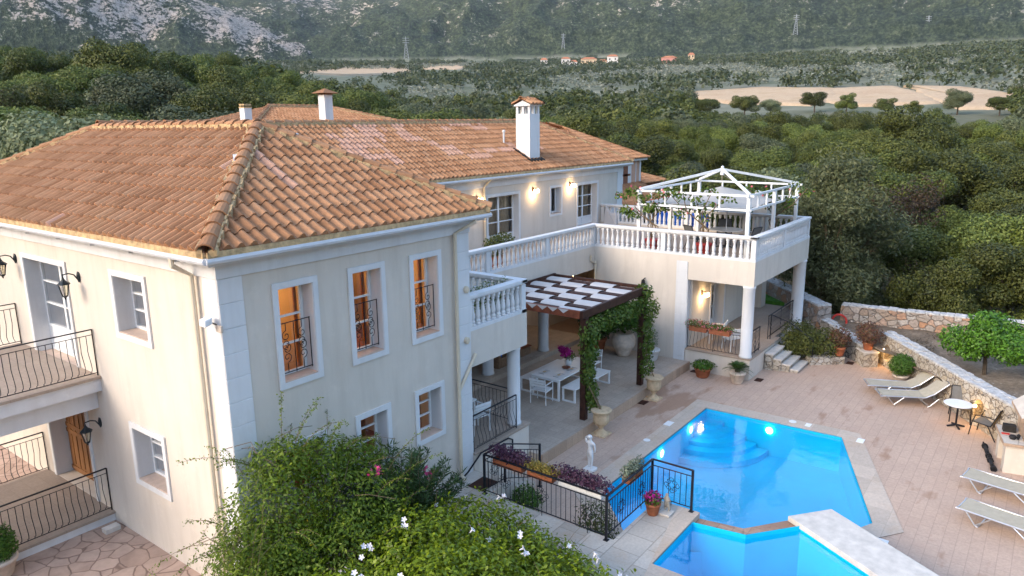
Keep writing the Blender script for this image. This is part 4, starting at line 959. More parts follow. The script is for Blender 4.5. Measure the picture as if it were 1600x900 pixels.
NX, NY = 8, 4; dx = 3.9/NX; dy = 3.55/NY
for i in range(NX):
    x = 11.05+dx*(i+.5); m = MB(); m.beam((x, -.05, zt+.10), (x, 3.48, zt+.10), dx*.5, .035); m.beam((x-dx*.22, -.05, zt+.03), (x-dx*.22, 3.48, zt+.03), .05, .15); m.build('batten', M['wood_dark'], pg)
for j in range(NY):
    y0, y1 = -.04+dy*j+.02, -.04+dy*(j+1)-.02; m = MB(); K = NX*8; pr_ = []
    for k in range(K+1):
        x = 11.03+3.92*k/K; ph = (x-11.05)/dx-.5; c = math.cos(math.pi*(ph+j)); pr_.append((x, zt+.10+.055*math.copysign(abs(c)**.5, c)))
    for (a, za), (b, zb_) in zip(pr_, pr_[1:]):
        m.face([(a, y0, za), (b, y0, zb_), (b, y1, zb_), (a, y1, za)])
    m.build('canvas_strip', M['cloth'], pg)
m = MB()
for k in range(9): 
    y = .3+k*.37; m.face([(10.92, y, zt+.2), (10.925, y+.18, zt+.07), (10.92, y+.37, zt+.2)])
m.build('canvas_fringe', M['cloth'], pg)
# pots
def pot(name, p, prof, mat, label, group=None, soil=True, n=20, cat='pot'):
    t = thing(name, label, cat, p, group); m = MB().lathe(prof, p, n)
    o = m.build('pot', mat, t, smooth=False); o.data.polygons.foreach_set('use_smooth', [len(q.vertices) == 4 for q in o.data.polygons])
    R_ = max(r for r, z in prof[-3:]); zt_ = prof[-1][1]
    if soil: s = MB().lathe([(0, zt_-.03), (R_*.86, zt_-.03), (0, zt_-.025)], p, n); s.build('soil', M['soil_pot'], t)
    return t
def pt(r, h): return [(r*.62, 0), (r*.7, h*.1), (r*.92, h*.8), (r, h*.82), (r*1.02, h*.98), (r*.93, h), (r*.86, h)]
URN = [(.2, 0), (.2, .05), (.15, .09), (.075, .16), (.07, .22), (.10, .25), (.09, .28), (.19, .33), (.235, .40), (.235, .58), (.23, .64), (.29, .72), (.31, .74), (.30, .77), (.26, .77)]
for p, lab in (((11.08, -.74, DZ), 'sandstone pedestal urn at the near pergola post'), ((14.5, -.74, DZ), 'sandstone pedestal urn at the far pergola post')):
    t = pot('pedestal_urn', p, URN, M['sandstone'], lab, 'sandstone urns along the patio step'); m = MB(); m.box(p[0]-.23, p[1]-.23, DZ, p[0]+.23, p[1]+.23, DZ+.04); m.build('foot', M['sandstone'], t)
def vine(name, label, stem, lobes, n, mat='f_vine', L=.11, W=.075, cat='climbing plant', group=None, flowers=None, stemr=.02):
    t = thing(name, label, cat, tuple(stem[0][0]), group); m = MB()
    for s in stem: m.tube(s, stemr, 5, stemr*.5)
    m.build('stem', M['twig'], t); leafcloud('foliage', lobes, n, L, W, M[mat], t, shell=.2, droop=.25)
    if flowers:
        P, u = blob_points(lobes, flowers[0], .85); V, F = leaf_quads(P, flowers[1], flowers[1]*.9, u); npmesh('flowers', V-np.array(WL[t.name]), F, M[flowers[2]], t)
    return t
lob = [((11.2, -.35, .5), (.2, .22, .42)), ((11.1, -.3, 1.1), (.24, .22, .42)), ((11.2, -.25, 1.75), (.32, .28, .45)), ((11.25, -.2, 2.3), (.34, .3, .38)), ((11.9, -.05, 2.45), (.5, .25, .2)), ((12.7, -.02, 2.55), (.5, .2, .16)), ((11.15, -.45, .15), (.15, .16, .25)), ((13.5, -.05, 2.58), (.4, .18, .14))]
vine('pergola_creeper', 'leafy green creeper climbing the near pergola post from its urn', [[(11.08, -.74, .1), (11.2, -.4, .6), (11.15, -.28, 1.5), (11.2, -.25, 2.6)], [(11.08, -.7, .1), (11.0, -.35, .8), (11.25, -.2, 2.6), (13, -.05, 2.6)]], lob, 3100, L=.10, W=.075)
lob = [((14.6, -.42, .35), (.22, .25, .4)), ((14.8, -.3, .9), (.28, .25, .45)), ((14.85, -.2, 1.6), (.3, .3, .5)), ((14.9, -.25, 2.3), (.38, .36, .5)), ((14.85, -.1, 2.8), (.3, .35, .25)), ((14.0, -.05, 2.5), (.6, .25, .22))]
vine('pergola_creeper', 'leafy green creeper climbing the far pergola post from its urn', [[(14.5, -.74, .1), (14.6, -.4, .6), (14.8, -.25, 1.5), (14.8, -.2, 2.8)]], lob, 2300, L=.10, W=.075)
# big leafy pots along the wall
lob = [((x, -.2, 2.62-.25*math.sin(math.pi*(x-11.2)/3.5)+random.uniform(-.05, .05)), (.34, .16, .2)) for x in np.linspace(11.5, 14.5, 9)]+[((x, -.2, 2.45+random.uniform(-.1, .1)), (.14, .12, .3)) for x in (11.8, 12.3, 13.1, 13.6, 14.3)]
vine('hanging_creeper', 'loose garland of green creeper hanging along the front beam of the pergola', [[(11.2, -.25, 2.5), (12.4, -.22, 2.45), (13.4, -.2, 2.42), (14.7, -.2, 2.6)]], lob, 1900, L=.10, W=.075)
t = pot('banded_jar', (17.2, 1.85, PZ), [(.22, 0), (.26, .08), (.30, .2), (.29, .22), (.40, .34), (.46, .5), (.45, .52), (.46, .62), (.42, .76), (.36, .84), (.37, .9), (.33, .9)], M['palestone'], 'large pale banded jar with citrus tree against the cream wall')
lob = [((17.15, 1.9, 1.05), (.6, .65, .45)), ((17.0, 2.4, 1.0), (.55, .55, .5)), ((17.1, 1.35, 1.1), (.5, .5, .4)), ((16.7, 2.0, 1.5), (.6, .6, .4))]
vine('citrus_tree', 'dark green citrus tree growing out of the banded jar', [[(17.2, 1.85, .5), (17.0, 1.9, 1.1), (16.8, 2, 1.9)]], lob, 3600, 'f_box', .12, .07, 'tree', stemr=.03)
t = pot('terracotta_pot', (17.2, 2.95, PZ), pt(.34, .5), M['terra'], 'rounded terracotta pot left of the banded jar by the wall')
lob = [((17.1, 2.95, .7), (.6, .6, .6)), ((16.9, 3.1, 1.2), (.7, .55, .6)), ((16.5, 2.8, 1.6), (.6, .5, .5))]
vine('lemon_bush', 'bushy green lemon plant filling the corner left of the banded jar', [[(17.2, 2.95, .0), (16.9, 3, .8), (16.4, 3, 1.9)]], lob, 3600, 'f_ole', .13, .07, 'shrub')
t = pot('white_bowl_pot', (17.35, .75, PZ), pt(.30, .42), M['white'], 'white bowl pot with thin grey plant near the corner blocks')
vine('thin_shrub', 'thin grey green plant in the white bowl pot', [[(17.35, .75, .0), (17.3, .7, .7)], [(17.35, .75, .0), (17.2, .9, .8)]], [((17.3, .75, .5), (.3, .3, .4))], 350, 'f_sage', .1, .03, 'plant')
lob = [((15.2, 6.6, 1.4), (.8, .3, .9)), ((13.5, 6.6, 1.3), (.9, .3, .8)), ((16.6, 6.6, 1.5), (.6, .3, .9))]
vine('wall_creeper', 'dark leafy plants along the back wall beneath the terrace', [[(15.2, 6.7, -.2), (15.2, 6.6, 1.8)]], lob, 4200, 'f_ole', .13, .08, 'plant')
# ------------------------------------------------------------------ dining set
dt = thing('dining_table', 'white metal dining table laid for a meal under the pergola', 'table', (13, 1.75, PZ))
m = MB(); m.box(11.85, 1.22, .32, 14.2, 2.32, .36); m.build('tabletop', M['white_gloss'], dt, bevel=.01)
for x in (11.9, 14.1):
    m = MB(); m.box(x-.03, 1.24, PZ+.0, x+.03, 1.30, .319); m.box(x-.03, 2.24, PZ, x+.03, 2.30, .319); m.box(x-.03, 1.301, PZ, x+.03, 2.239, PZ+.05); m.box(x-.03, 1.301, .27, x+.03, 2.239, .319); m.build('leg_frame', M['white_gloss'], dt)
def bench(y, label):
    b = thing('bench', label, 'bench', (13.1, y, PZ), 'white benches at the dining table'); m = MB(); m.box(12.0, y-.25, .07, 14.25, y+.25, .11); m.build('seat', M['white_gloss'], b, bevel=.008)
    for x in (12.04, 14.2):
        m = MB(); m.box(x-.03, y-.24, PZ, x+.03, y-.19, .069); m.box(x-.03, y+.19, PZ, x+.03, y+.24, .069); m.box(x-.03, y-.189, PZ, x+.03, y+.189, PZ+.04); m.build('leg_frame', M['white_gloss'], b)
bench(.98, 'white bench on the pool side of the dining table'); bench(2.62, 'white bench on the house side of the dining table')
def dchair():
    t = thing('dining_chair', '', 'chair', (0, 0, 0), 'white slatted dining chairs'); m = MB()
    for k in range(5): m.box(-.22+k*.09, -.24, .43, -.14+k*.09, .24, .455)
    m.box(-.24, -.26, .40, .24, -.24, .456); m.box(-.24, .24, .40, .24, .26, .456); m.build('seat', M['white_gloss'], t)
    m = MB()
    for k in range(3): m.box(-.29-.012*k, -.25, .60+k*.085, -.265-.012*k, .25, .665+k*.085)
    m.build('backrest', M['white_gloss'], t)
    for s in (-1, 1):
        m = MB(); m.tube([(.23, s*.27, 0), (.23, s*.27, .66)], .017, 6); m.tube([(-.24, s*.27, 0), (-.25, s*.27, .5), (-.30, s*.27, .86)], .017, 6); m.build('leg', M['white_gloss'], t)
        m = MB(); m.beam((-.27, s*.27, .665), (.25, s*.27, .665), .045, .02); m.build('armrest', M['white_gloss'], t)
    return t
dc = dchair(); dc['label'] = 'white slatted chair at the near end of the dining table'; dc.location = (11.55, 1.68, PZ); dc.rotation_euler = (0, 0, .12)
dup(dc, (14.75, 1.8, PZ), math.pi-.1, 'white slatted chair at the far end of the dining table, partly behind the creeper')
c2 = dup(dc, (19.2, -1.0, OZ), R(100), 'white chair nearer the porch door behind the porch flower boxes'); c2['group'] = 'white porch chairs'
c2 = dup(dc, (18.75, -1.75, OZ), R(60), 'white chair beside the round porch column behind the flower boxes'); c2['group'] = 'white porch chairs'
c2 = dup(dc, (7.2, .75, .47), R(80), 'white chair on the porch below the small balcony'); c2['group'] = 'white porch chairs'
t = thing('porch_table', 'white square table on the porch below the small balcony', 'table', (6.85, 1.5, .47)); m = MB(); m.box(6.3, .95, 1.17, 7.5, 2.1, 1.21); m.build('tabletop', M['white_gloss'], t)
for x, y in ((6.36, 1.0), (7.44, 1.0), (6.36, 2.04), (7.44, 2.04)): m = MB(); m.box(x-.025, y-.025, .47, x+.025, y+.025, 1.169); m.build('leg', M['white_gloss'], t)
for k, (x, y, w) in enumerate(((12.25, 1.5, 'near pool-side'), (12.25, 2.05, 'near house-side'), (13.0, 1.48, 'middle pool-side'), (13.75, 2.05, 'far house-side'))):
    t = thing('place_setting', 'pale plate with napkin and cutlery at the %s place of the dining table' % w, 'place setting', (x, y, .362), 'place settings on the dining table')
    m = MB().lathe([(.0, 0), (.09, .0), (.13, .018), (.125, .02), (.08, .006), (0, .006)], (x, y, .362), 18); m.build('plate', M['statue'], t); m = MB(); m.box(x-.05, y-.04, .372, x+.06, y+.04, .39); m.build('napkin', M['sandstone'], t)
    m = MB(); m.box(x-.02-.17, y-.1, .362, x-.005-.17, y+.1, .366); m.box(x+.17, y-.1, .362, x+.185, y+.1, .366); m.build('cutlery', M['iron'], t)
t = thing('flower_vase', 'white vase holding magenta blooms on the dining table', 'vase', (13.25, 1.78, .36)); m = MB().lathe([(.07, 0), (.11, .06), (.12, .14), (.07, .22), (.08, .25)], (13.25, 1.78, .36), 16); m.build('vase', M['statue'], t, smooth=True)
leafcloud('flowers', [((13.2, 1.85, .82), (.2, .2, .17)), ((13.1, 1.95, .95), (.12, .12, .1))], 420, .075, .06, M['petal_m'], t, shell=.1); leafcloud('foliage', [((13.3, 1.75, .68), (.2, .2, .12))], 160, .08, .04, M['f_vine'], t, shell=.1)
m = MB().lathe([(.12, 0), (.15, .03), (.1, .035)], (13.0, 1.7, .362), 14); tag(m.build('coaster_dish', M['shutter'], origin=(13, 1.7, .36)), 'small brown dish beside the flower vase', 'dish')
t = thing('lounge_sofa', 'brown wicker sofa with cushions beneath the terrace', 'sofa', (14.4, 5.6, PZ+.16)); z = PZ+.16
m = MB(); m.box(13.2, 5.2, z, 15.4, 6.1, z+.34); m.box(13.2, 6.1, z, 15.4, 6.3, z+.8); m.box(13.0, 5.2, z, 13.199, 6.3, z+.6); m.build('frame', M['wicker'], t, bevel=.03); m = MB(); m.box(13.25, 5.25, z+.341, 15.35, 6.05, z+.48); m.build('cushion', M['sling'], t, bevel=.04)
t = thing('wicker_armchair', 'wicker armchair with bright blue back cushion beneath the terrace', 'armchair', (13.3, 4.7, z)); m = MB(); m.box(13.0, 4.4, z, 13.8, 5.05, z+.36); m.box(12.85, 4.4, z, 12.999, 5.05, z+.85); m.build('frame', M['wicker'], t, bevel=.03); m = MB(); m.box(13.01, 4.45, z+.37, 13.13, 5.0, z+.82); m.build('cushion', M['blue'], t, bevel=.04)
t = thing('coffee_table', 'low brown wicker table in front of the terrace sofa', 'table', (14.4, 4.75, z)); m = MB(); m.box(14.2, 4.55, z, 15.0, 5.0, z+.3); m.build('base', M['wicker'], t, bevel=.02); m = MB(); m.box(14.18, 4.53, z+.301, 15.02, 5.02, z+.33); m.build('tabletop', M['wood_lt'], t)
# ------------------------------------------------------------------ pool side
def tile_lid(name, x, y, s, mat, label, cat, z=DZ+.014, round_=False):
    m = MB()
    if round_: m.lathe([(s, 0), (s, .008), (0, .01)], (x, y, z), 14)
    else: m.box(x-s, y-s*.62, z, x+s, y+s*.62, z+.01)
    tag(m.build(name, mat, origin=(x, y, z)), label, cat)
tile_lid('skimmer_lid', 12.9, -2.03, .17, M['white_gloss'], 'white square skimmer lid in the pool coping', 'lid')
tile_lid('skimmer_lid', 11.45, -2.03, .1, M['white_gloss'], 'small round white lid in the pool coping nearer the statue', 'lid', round_=True)
tile_lid('skimmer_lid', 15.18, -5.0, .11, M['white_gloss'], 'round white lid on the far pool edge', 'lid', round_=True)
tile_lid('skimmer_lid', 15.18, -5.45, .12, M['white_gloss'], 'square white lid on the far pool edge', 'lid')
tile_lid('skimmer_lid', 14.9, -6.95, .15, M['white_gloss'], 'white lid at the right corner of the pool coping', 'lid')
tile_lid('skimmer_lid', 9.6, -8.45, .22, M['white_gloss'], 'white plate on the coping beside the bridge slab', 'lid')
for x, y, l in ((18.25, -2.95, 'dark drain grate in front of the right porch steps'), (22.0, -5.1, 'dark drain grate by the stone pillar'), (14.0, -.62, 'dark drain grate beside the far sandstone urn'), (17.85, -.75, 'dark drain grate at the foot of the right porch wall')):
    m = MB(); m.box(x-.17, y-.12, DZ+.004, x+.17, y+.12, DZ+.016)
    for k in range(6): m.box(x-.16+k*.055, y-.11, DZ+.0165, x-.135+k*.055, y+.11, DZ+.022)
    tag(m.build('drain_grate', M['wood_dark'], origin=(x, y, DZ)), l, 'drain grate')
m = MB(); m.box(5.48, -.86, .004, 6.05, -.42, .018); 
for k in range(10): m.box(5.5+k*.055, -.85, .0182, 5.53+k*.055, -.43, .022)
tag(m.build('doormat', M['wood_dark'], origin=(5.76, -.65, 0)), 'dark brown mat at the house corner beside the iron fence', 'mat')
# steps from the path down to the deck, fence round the drop
t = thing('path_steps', 'tiled steps from the path down to the pool deck beside the porch wall', 'steps', (6.8, -.5, DZ))
for k in range(3):
    m = MB(); m.box(6.2+.38*k, -1.02, -1.1, 6.2+.38*(k+1), -.10, -.16*(k+1)); m.build('step', M['slab'], t)
fe = thing('iron_fence', 'black iron fence with scrolls guarding the drop beside the pool', 'fence', (5.42, -2.5, 0))
def fpost(p, h): m = MB(); p = Vector(p); m.beam(p, p+Vector((0, 0, h)), .045, .045, (1, 0, 0)); m.box(p.x-.05, p.y-.05, p.z, p.x+.05, p.y+.05, p.z+.012); m.build('post', M['iron'], fe)
def rosette(mb, c, d, r=.17):
    c, d = Vector(c), Vector(d)
    for k in range(8):
        a = k*math.pi/4; o = c+d*(r*.68*math.cos(a))+Vector((0, 0, r*.68*math.sin(a)))
        mb.tube([o+d*x+Vector((0, 0, z)) for x, z in spiral(0, 0, r*.42, 1.1, a+math.pi/2, 1 if k % 2 else -1, 12)], .006, 4)
def fpanel(p, q, n, ros, drop=0):
    p, q = Vector(p), Vector(q); d = (q-p); L = d.length; d.normalize(); m = MB(); U = Vector((0, 0, 1)); h = .97
    m.beam(p+U*h, q+U*h, .05, .022); m.beam(p+U*.83, q+U*.83, .022, .014); m.beam(p+U*.10, q+U*.10, .022, .014)
    for k in range(1, n): c = p+(q-p)*k/n; m.tube([c+U*.10, c+U*.83], .008, 4)
    for t_ in ros: c = p+(q-p)*t_+U*.48; rosette(m, c, Vector((d.x, d.y, 0)).normalized()); m.tube([p+(q-p)*t_, p+(q-p)*t_+U*.1], .01, 4)
    return m.build('panel', M['iron'], fe)
FA, FB, FC, FD = (5.44, -.96, 0), (5.40, -4.14, 0), (7.43, -4.14, 0), (7.43, -5.08, 0)
for p in (FA, FB, FC, FD): fpost(p, .97)
fpost((7.46, -1.08, DZ), 1.15); fpost((6.15, -1.0, -.1), 1.06)
fpanel(FA, FB, 26, (.18, .5, .86)); fpanel(FB, FC, 18, (.3, .75)); fpanel(FC, FD, 7, (.5,)); fpanel(FA, (6.15, -1.0, 0), 6, (.5,)); fpanel((6.15, -1.0, 0), (7.46, -1.08, -.48), 11, (.5,))
t = thing('wall_handrail', 'black tubular handrail along the porch wall beside the path steps', 'handrail', (6.6, -.12, 0))
m = MB(); m.tube([(4.9, -.06, .03), (5.72, -.10, .05), (5.85, -.12, .12), (6.35, -.12, .42), (7.45, -.12, .40), (7.62, -.12, .30), (7.62, -.12, .05)], .022, 8); m.build('rail', M['iron'], t)
def fbox(p, q, z, label, mat, fol, fl=None, group='flower boxes on the pool fence', n=900, h=.16, L=.07, W=.035):
    p, q = Vector((*p, z)), Vector((*q, z)); t = thing('flower_box', label, 'flower box', tuple((p+q)/2), group); d = (q-p); m = MB(); m.beam(p, q, .2, .17); m.build('box', mat, t, bevel=.01); c = (p+q)/2
    lb = [(tuple(p+(q-p)*s+Vector((0, 0, h))), (abs(d.x)*.2+.15, abs(d.y)*.2+.15, h*1.05)) for s in (.12, .37, .63, .88)]
    leafcloud('foliage', lb, n, L, W, M[fol], t, shell=.15)
    if fl: leafcloud('flowers', [(l[0], tuple(x*1.05 for x in l[1])) for l in lb], fl[0], .05, .05, M[fl[1]], t, shell=.85)
fbox((5.6, -1.15), (5.6, -1.95), .84, 'flower box of deep purple foliage at the house end of the iron fence', M['terra'], 'f_purple', n=1500, h=.2)
fbox((5.6, -2.1), (5.6, -2.75), .84, 'flower box of yellow sedum in the middle of the iron fence', M['terra'], 'f_yellow', n=1500, h=.14, L=.045)
fbox((5.6, -2.9), (5.6, -3.95), .84, 'long white flower box of deep purple foliage near the fence corner', M['white'], 'f_purple', n=1900, h=.2)
fbox((6.5, -3.98), (7.1, -3.98), .80, 'terracotta flower box of grey lavender hung on the fence over the pool', M['terra'], 'f_sage', n=800, h=.16)
fbox((XT-.05, -.45), (XT-.05, -1.1), OZ+.80, 'flower box of pink geraniums on the porch railing nearer the corner blocks', M['terra'], 'f_vine', (160, 'petal_c'), 'flower boxes on the porch railing', 800, .17, .05)
fbox((XT-.05, -1.2), (XT-.05, -1.95), OZ+.80, 'flower box of pink geraniums on the porch railing nearer the round column', M['terra'], 'f_vine', (140, 'petal_c'), 'flower boxes on the porch railing', 800, .15, .05)
fbox((6.6, .42), (8.1, .42), 3.62, 'planter of white flowers and greenery inside the small balcony balustrade', M['white'], 'f_vine', (120, 'petal_w'), None, 1200, .42, .07)
def shrub(name, label, lobes, n, mat, L, W, base, cat='shrub', flowers=None, group=None, droop=0., shell=.45):
    t = thing(name, label, cat, base, group); m = MB()
    for l in lobes[:6]: m.tube([base, ((base[0]+l[0][0])/2, (base[1]+l[0][1])/2, (base[2]+l[0][2])/2+.05), l[0]], .03, 5, .01)
    m.build('stem', M['twig'], t); leafcloud('foliage', lobes, n, L, W, M[mat], t, shell, droop=droop)
    if flowers: leafcloud('flowers', lobes, flowers[0], flowers[1], flowers[1], M[flowers[2]], t, shell=.92)
    return t
shrub('round_bush', 'dark round bush growing below the iron fence beside the path steps', [((6.3, -1.5, -.35), (.38, .38, .35))], 1500, 'f_box', .07, .04, (6.3, -1.5, DZ))
shrub('trough_shrub', 'loose yellow green shrub in the corner below the iron fence', [((6.2, -3.4, -.2), (.5, .45, .45)), ((5.9, -3.8, -.3), (.4, .3, .4))], 1300, 'f_yel', .09, .03, (6.1, -3.5, DZ))
t = pot('terracotta_pot', (6.86, -4.45, 0), pt(.17, .28), M['terra'], 'terracotta pot of pink geraniums at the fence beside the statuette', None)
leafcloud('foliage', [((6.86, -4.45, .36), (.2, .2, .13))], 350, .06, .045, M['f_vine'], t, .2); leafcloud('flowers', [((6.86, -4.45, .42), (.2, .2, .12))], 160, .05, .05, M['petal_m'], t, .7)
# statues (one continuous skinned figure each)
def skin_figure(name, edges, pts, rad, mat, parent, sub=2):
    me = bpy.data.meshes.new(name); me.from_pydata([tuple(Vector(p)-WL[parent.name]) for p in pts], edges, []); o = link(name, me, parent); me.materials.append(mat)
    sk = o.modifiers.new('skin', 'SKIN'); sk.use_smooth_shade = True;
    for k, r in enumerate(rad): me.skin_vertices[0].data[k].radius = r if isinstance(r, tuple) else (r, r)
    me.skin_vertices[0].data[0].use_root = True
    sb = o.modifiers.new('sub', 'SUBSURF'); sb.levels = sub; sb.render_levels = sub; return o
sx, sy = 8.93, -1.66; s = .94/1.02
t = thing('woman_statue', 'white stone statue of a standing woman with one arm raised to her head', 'statue', (sx, sy, DZ))
J = [(0, 0, .50), (0, 0, .60), (0, .0, .72), (0, .0, .80), (.0, .01, .86), (.0, .02, .93), (.03, .055, .46), (.05, .06, .26), (.04, .06, .05), (-.03, -.045, .46), (-.01, -.05, .26), (-.03, -.05, .05), (0, .11, .78), (.02, .15, .90), (.0, .06, .98), (0, -.11, .77), (.01, -.135, .63), (.04, -.11, .50), (.02, .06, .03), (.05, .06, .02), (-.06, -.05, .02)]
Ed = [(0, 1), (1, 2), (2, 3), (3, 4), (4, 5), (0, 6), (6, 7), (7, 8), (0, 9), (9, 10), (10, 11), (3, 12), (12, 13), (13, 14), (3, 15), (15, 16), (16, 17), (8, 19), (11, 20)]
idx = [q for q in range(21) if q != 18]; mp_ = {q: k for k, q in enumerate(idx)}
rad = {0: (.085, .075), 1: (.06, .055), 2: (.08, .065), 3: (.06, .05), 4: .032, 5: (.058, .052), 6: .062, 7: .04, 8: .025, 9: .062, 10: .04, 11: .025, 12: .033, 13: .026, 14: .02, 15: .033, 16: .024, 17: .018, 19: .022, 20: .022}
skin_figure('body', [(mp_[a], mp_[b]) for a, b in Ed], [(sx+J[q][0]*s, sy+J[q][1]*s*1.1, DZ+.06+J[q][2]*s) for q in idx], [rad[q] for q in idx], M['statue'], t)
m = MB(); m.lathe([(.062, -.02), (.07, .02), (.05, .06), (0, .07)], (sx-.005, sy+.02, DZ+.06+.94*s), 12); m.build('hair', M['statue'], t, smooth=True)
m = MB(); m.box(sx-.14, sy-.14, DZ, sx+.14, sy+.14, DZ+.08); m.build('plinth', M['statue'], t, bevel=.01)
sx, sy = 7.05, -4.68; t = thing('child_statuette', 'small weathered grey stone statuette of a child by the fence', 'statue', (sx, sy, 0))
J = [(0, 0, .20), (0, 0, .28), (0, 0, .35), (0, 0, .40), (0, .0, .46), (.05, .04, .15), (.03, .05, .06), (.04, -.05, .15), (.02, -.05, .06), (0, .06, .33), (.05, .06, .26), (0, -.06, .33), (.05, -.05, .25)]
skin_figure('body', [(0, 1), (1, 2), (2, 3), (3, 4), (0, 5), (5, 6), (0, 7), (7, 8), (2, 9), (9, 10), (2, 11), (11, 12)], [(sx+a, sy+b, c*1.05) for a, b, c in J], [(.06, .055), .05, .05, .025, .05, .035, .028, .035, .028, .024, .02, .024, .02], M['greystone'], t)
m = MB(); m.box(sx-.15, sy-.13, .004, sx+.13, sy+.13, .05); m.build('plinth', M['marble'], t, bevel=.008)
# sun loungers
def lounger():
    t = thing('sun_lounger', '', 'sun lounger', (0, 0, 0), 'beige sling sun loungers on the deck'); m = MB()
    for s in (-1, 1):
        m.tube([(-.93, s*.2, .30), (-.95, s*.32, .31), (-.85, s*.32, .32), (.35, s*.32, .32)], .019, 6)
        m.tube([(.35, s*.32, .32), (.60, s*.32, .45), (1.0, s*.32, .80), (1.02, s*.2, .82)], .019, 6)
    m.tube([(-.93, -.2, .30), (-.93, .2, .30)], .019, 6); m.tube([(1.02, -.2, .82), (1.02, .2, .82)], .019, 6); m.build('frame', M['alu'], t)
    m = MB(); pr_ = [(-.9, .33), (-.4, .305), (.0, .30), (.34, .325), (.6, .462), (.98, .80)]
    for (a, b), (c, d) in zip(pr_, pr_[1:]):
        m.mesh([(a, -.31, b), (c, -.31, d), (c, .31, d), (a, .31, b), (a, -.31, b+.012), (c, -.31, d+.012), (c, .31, d+.012), (a, .31, b+.012)], [(0, 3, 2, 1), (4, 5, 6, 7), (0, 1, 5, 4), (2, 3, 7, 6)])
    m.build('sling', M['sling'], t)
    for x0, x1, x2 in ((-.75, -.55, -.25), (.75, .5, .15)):
        m = MB()
        for s in (-1, 1): m.tube([(x0, s*.31, .30), (x1, s*.31, .04), (x1*.9, s*.30, .015)], .016, 6); m.tube([(x2, s*.31, .31), (x1, s*.31, .04)], .016, 6)
        m.tube([(x1*.9, -.30, .015), (x1*.9, .30, .015)], .016, 6); m.build('leg', M['alu'], t)
    return t
lo = lounger(); lo['label'] = 'beige sun lounger with raised back nearest the round clipped bush'; lo.location = (19.6, -7.05, DZ); lo.rotation_euler = (0, 0, R(-66))
dup(lo, (18.85, -7.55, DZ), R(-63), 'beige sun lounger with raised back nearer the pool, overlapping the one behind')
dup(lo, (13.55, -10.5, DZ), R(-100), 'beige sun lounger cut by the right picture edge, nearer the barbecue')
dup(lo, (11.75, -10.6, DZ), R(-102), 'beige sun lounger cut by the right picture edge, lowest in the photo')
# bistro set
t = thing('bistro_table', 'round white topped bistro table on black foot near the stone wall', 'table', (17.6, -8.98, DZ)); x, y = 17.6, -8.98
m = MB().lathe([(.02, .70), (.36, .705), (.38, .72), (.36, .735), (0, .735)], (x, y, DZ), 28); m.build('tabletop', M['white_gloss'], t); m = MB(); m.tube([(x, y, DZ+.05), (x, y, DZ+.70)], .028, 8)
for k in range(4): a = k*math.pi/2+.5; m.tube([(x, y, DZ+.07), (x+.24*math.cos(a), y+.24*math.sin(a), DZ+.02)], .028, 6)
m.build('pedestal', M['iron'], t)
def schair(backmat):
    t = thing('sling_chair', '', 'chair', (0, 0, 0), 'sling chairs at the bistro table'); m = MB()
    m.mesh([(-.22, -.24, .40), (.24, -.24, .43), (.24, .24, .43), (-.22, .24, .40), (-.22, -.24, .415), (.24, -.24, .445), (.24, .24, .445), (-.22, .24, .415)], [(0, 3, 2, 1), (4, 5, 6, 7), (0, 1, 5, 4), (1, 2, 6, 5), (2, 3, 7, 6), (3, 0, 4, 7)]); m.build('seat', M['grey_sling'], t)
    m = MB(); m.obox((-.32, 0, .68), (.10, 0, -.25), (0, .24, 0), (.006, 0, .003)); m.build('backrest', M[backmat], t)
    for s in (-1, 1):
        m = MB(); m.tube([(-.42, s*.26, .93), (-.22, s*.26, .41), (.24, s*.26, .43), (.26, s*.26, .40), (.31, s*.27, 0)], .016, 6); m.tube([(-.14, s*.26, .41), (-.38, s*.27, 0)], .016, 6)
        m.tube([(-.31, s*.27, .64), (-.1, s*.28, .67), (.18, s*.28, .64), (.25, s*.27, .44)], .014, 6); m.build('leg', M['iron'], t)
    m = MB(); m.tube([(-.42, -.26, .93), (-.42, .26, .93)], .016, 6); m.build('top_bar', M['iron'], t)
    return t
c1 = schair('gold_sling'); c1['label'] = 'tan backed black sling chair between the bistro table and barbecue'; c1.location = (17.35, -9.72, DZ); c1.rotation_euler = (0, 0, R(72))
c2 = schair('grey_sling'); c2['label'] = 'grey sling chair standing behind the bistro table'; c2.location = (18.25, -9.0, DZ); c2.rotation_euler = (0, 0, R(188))
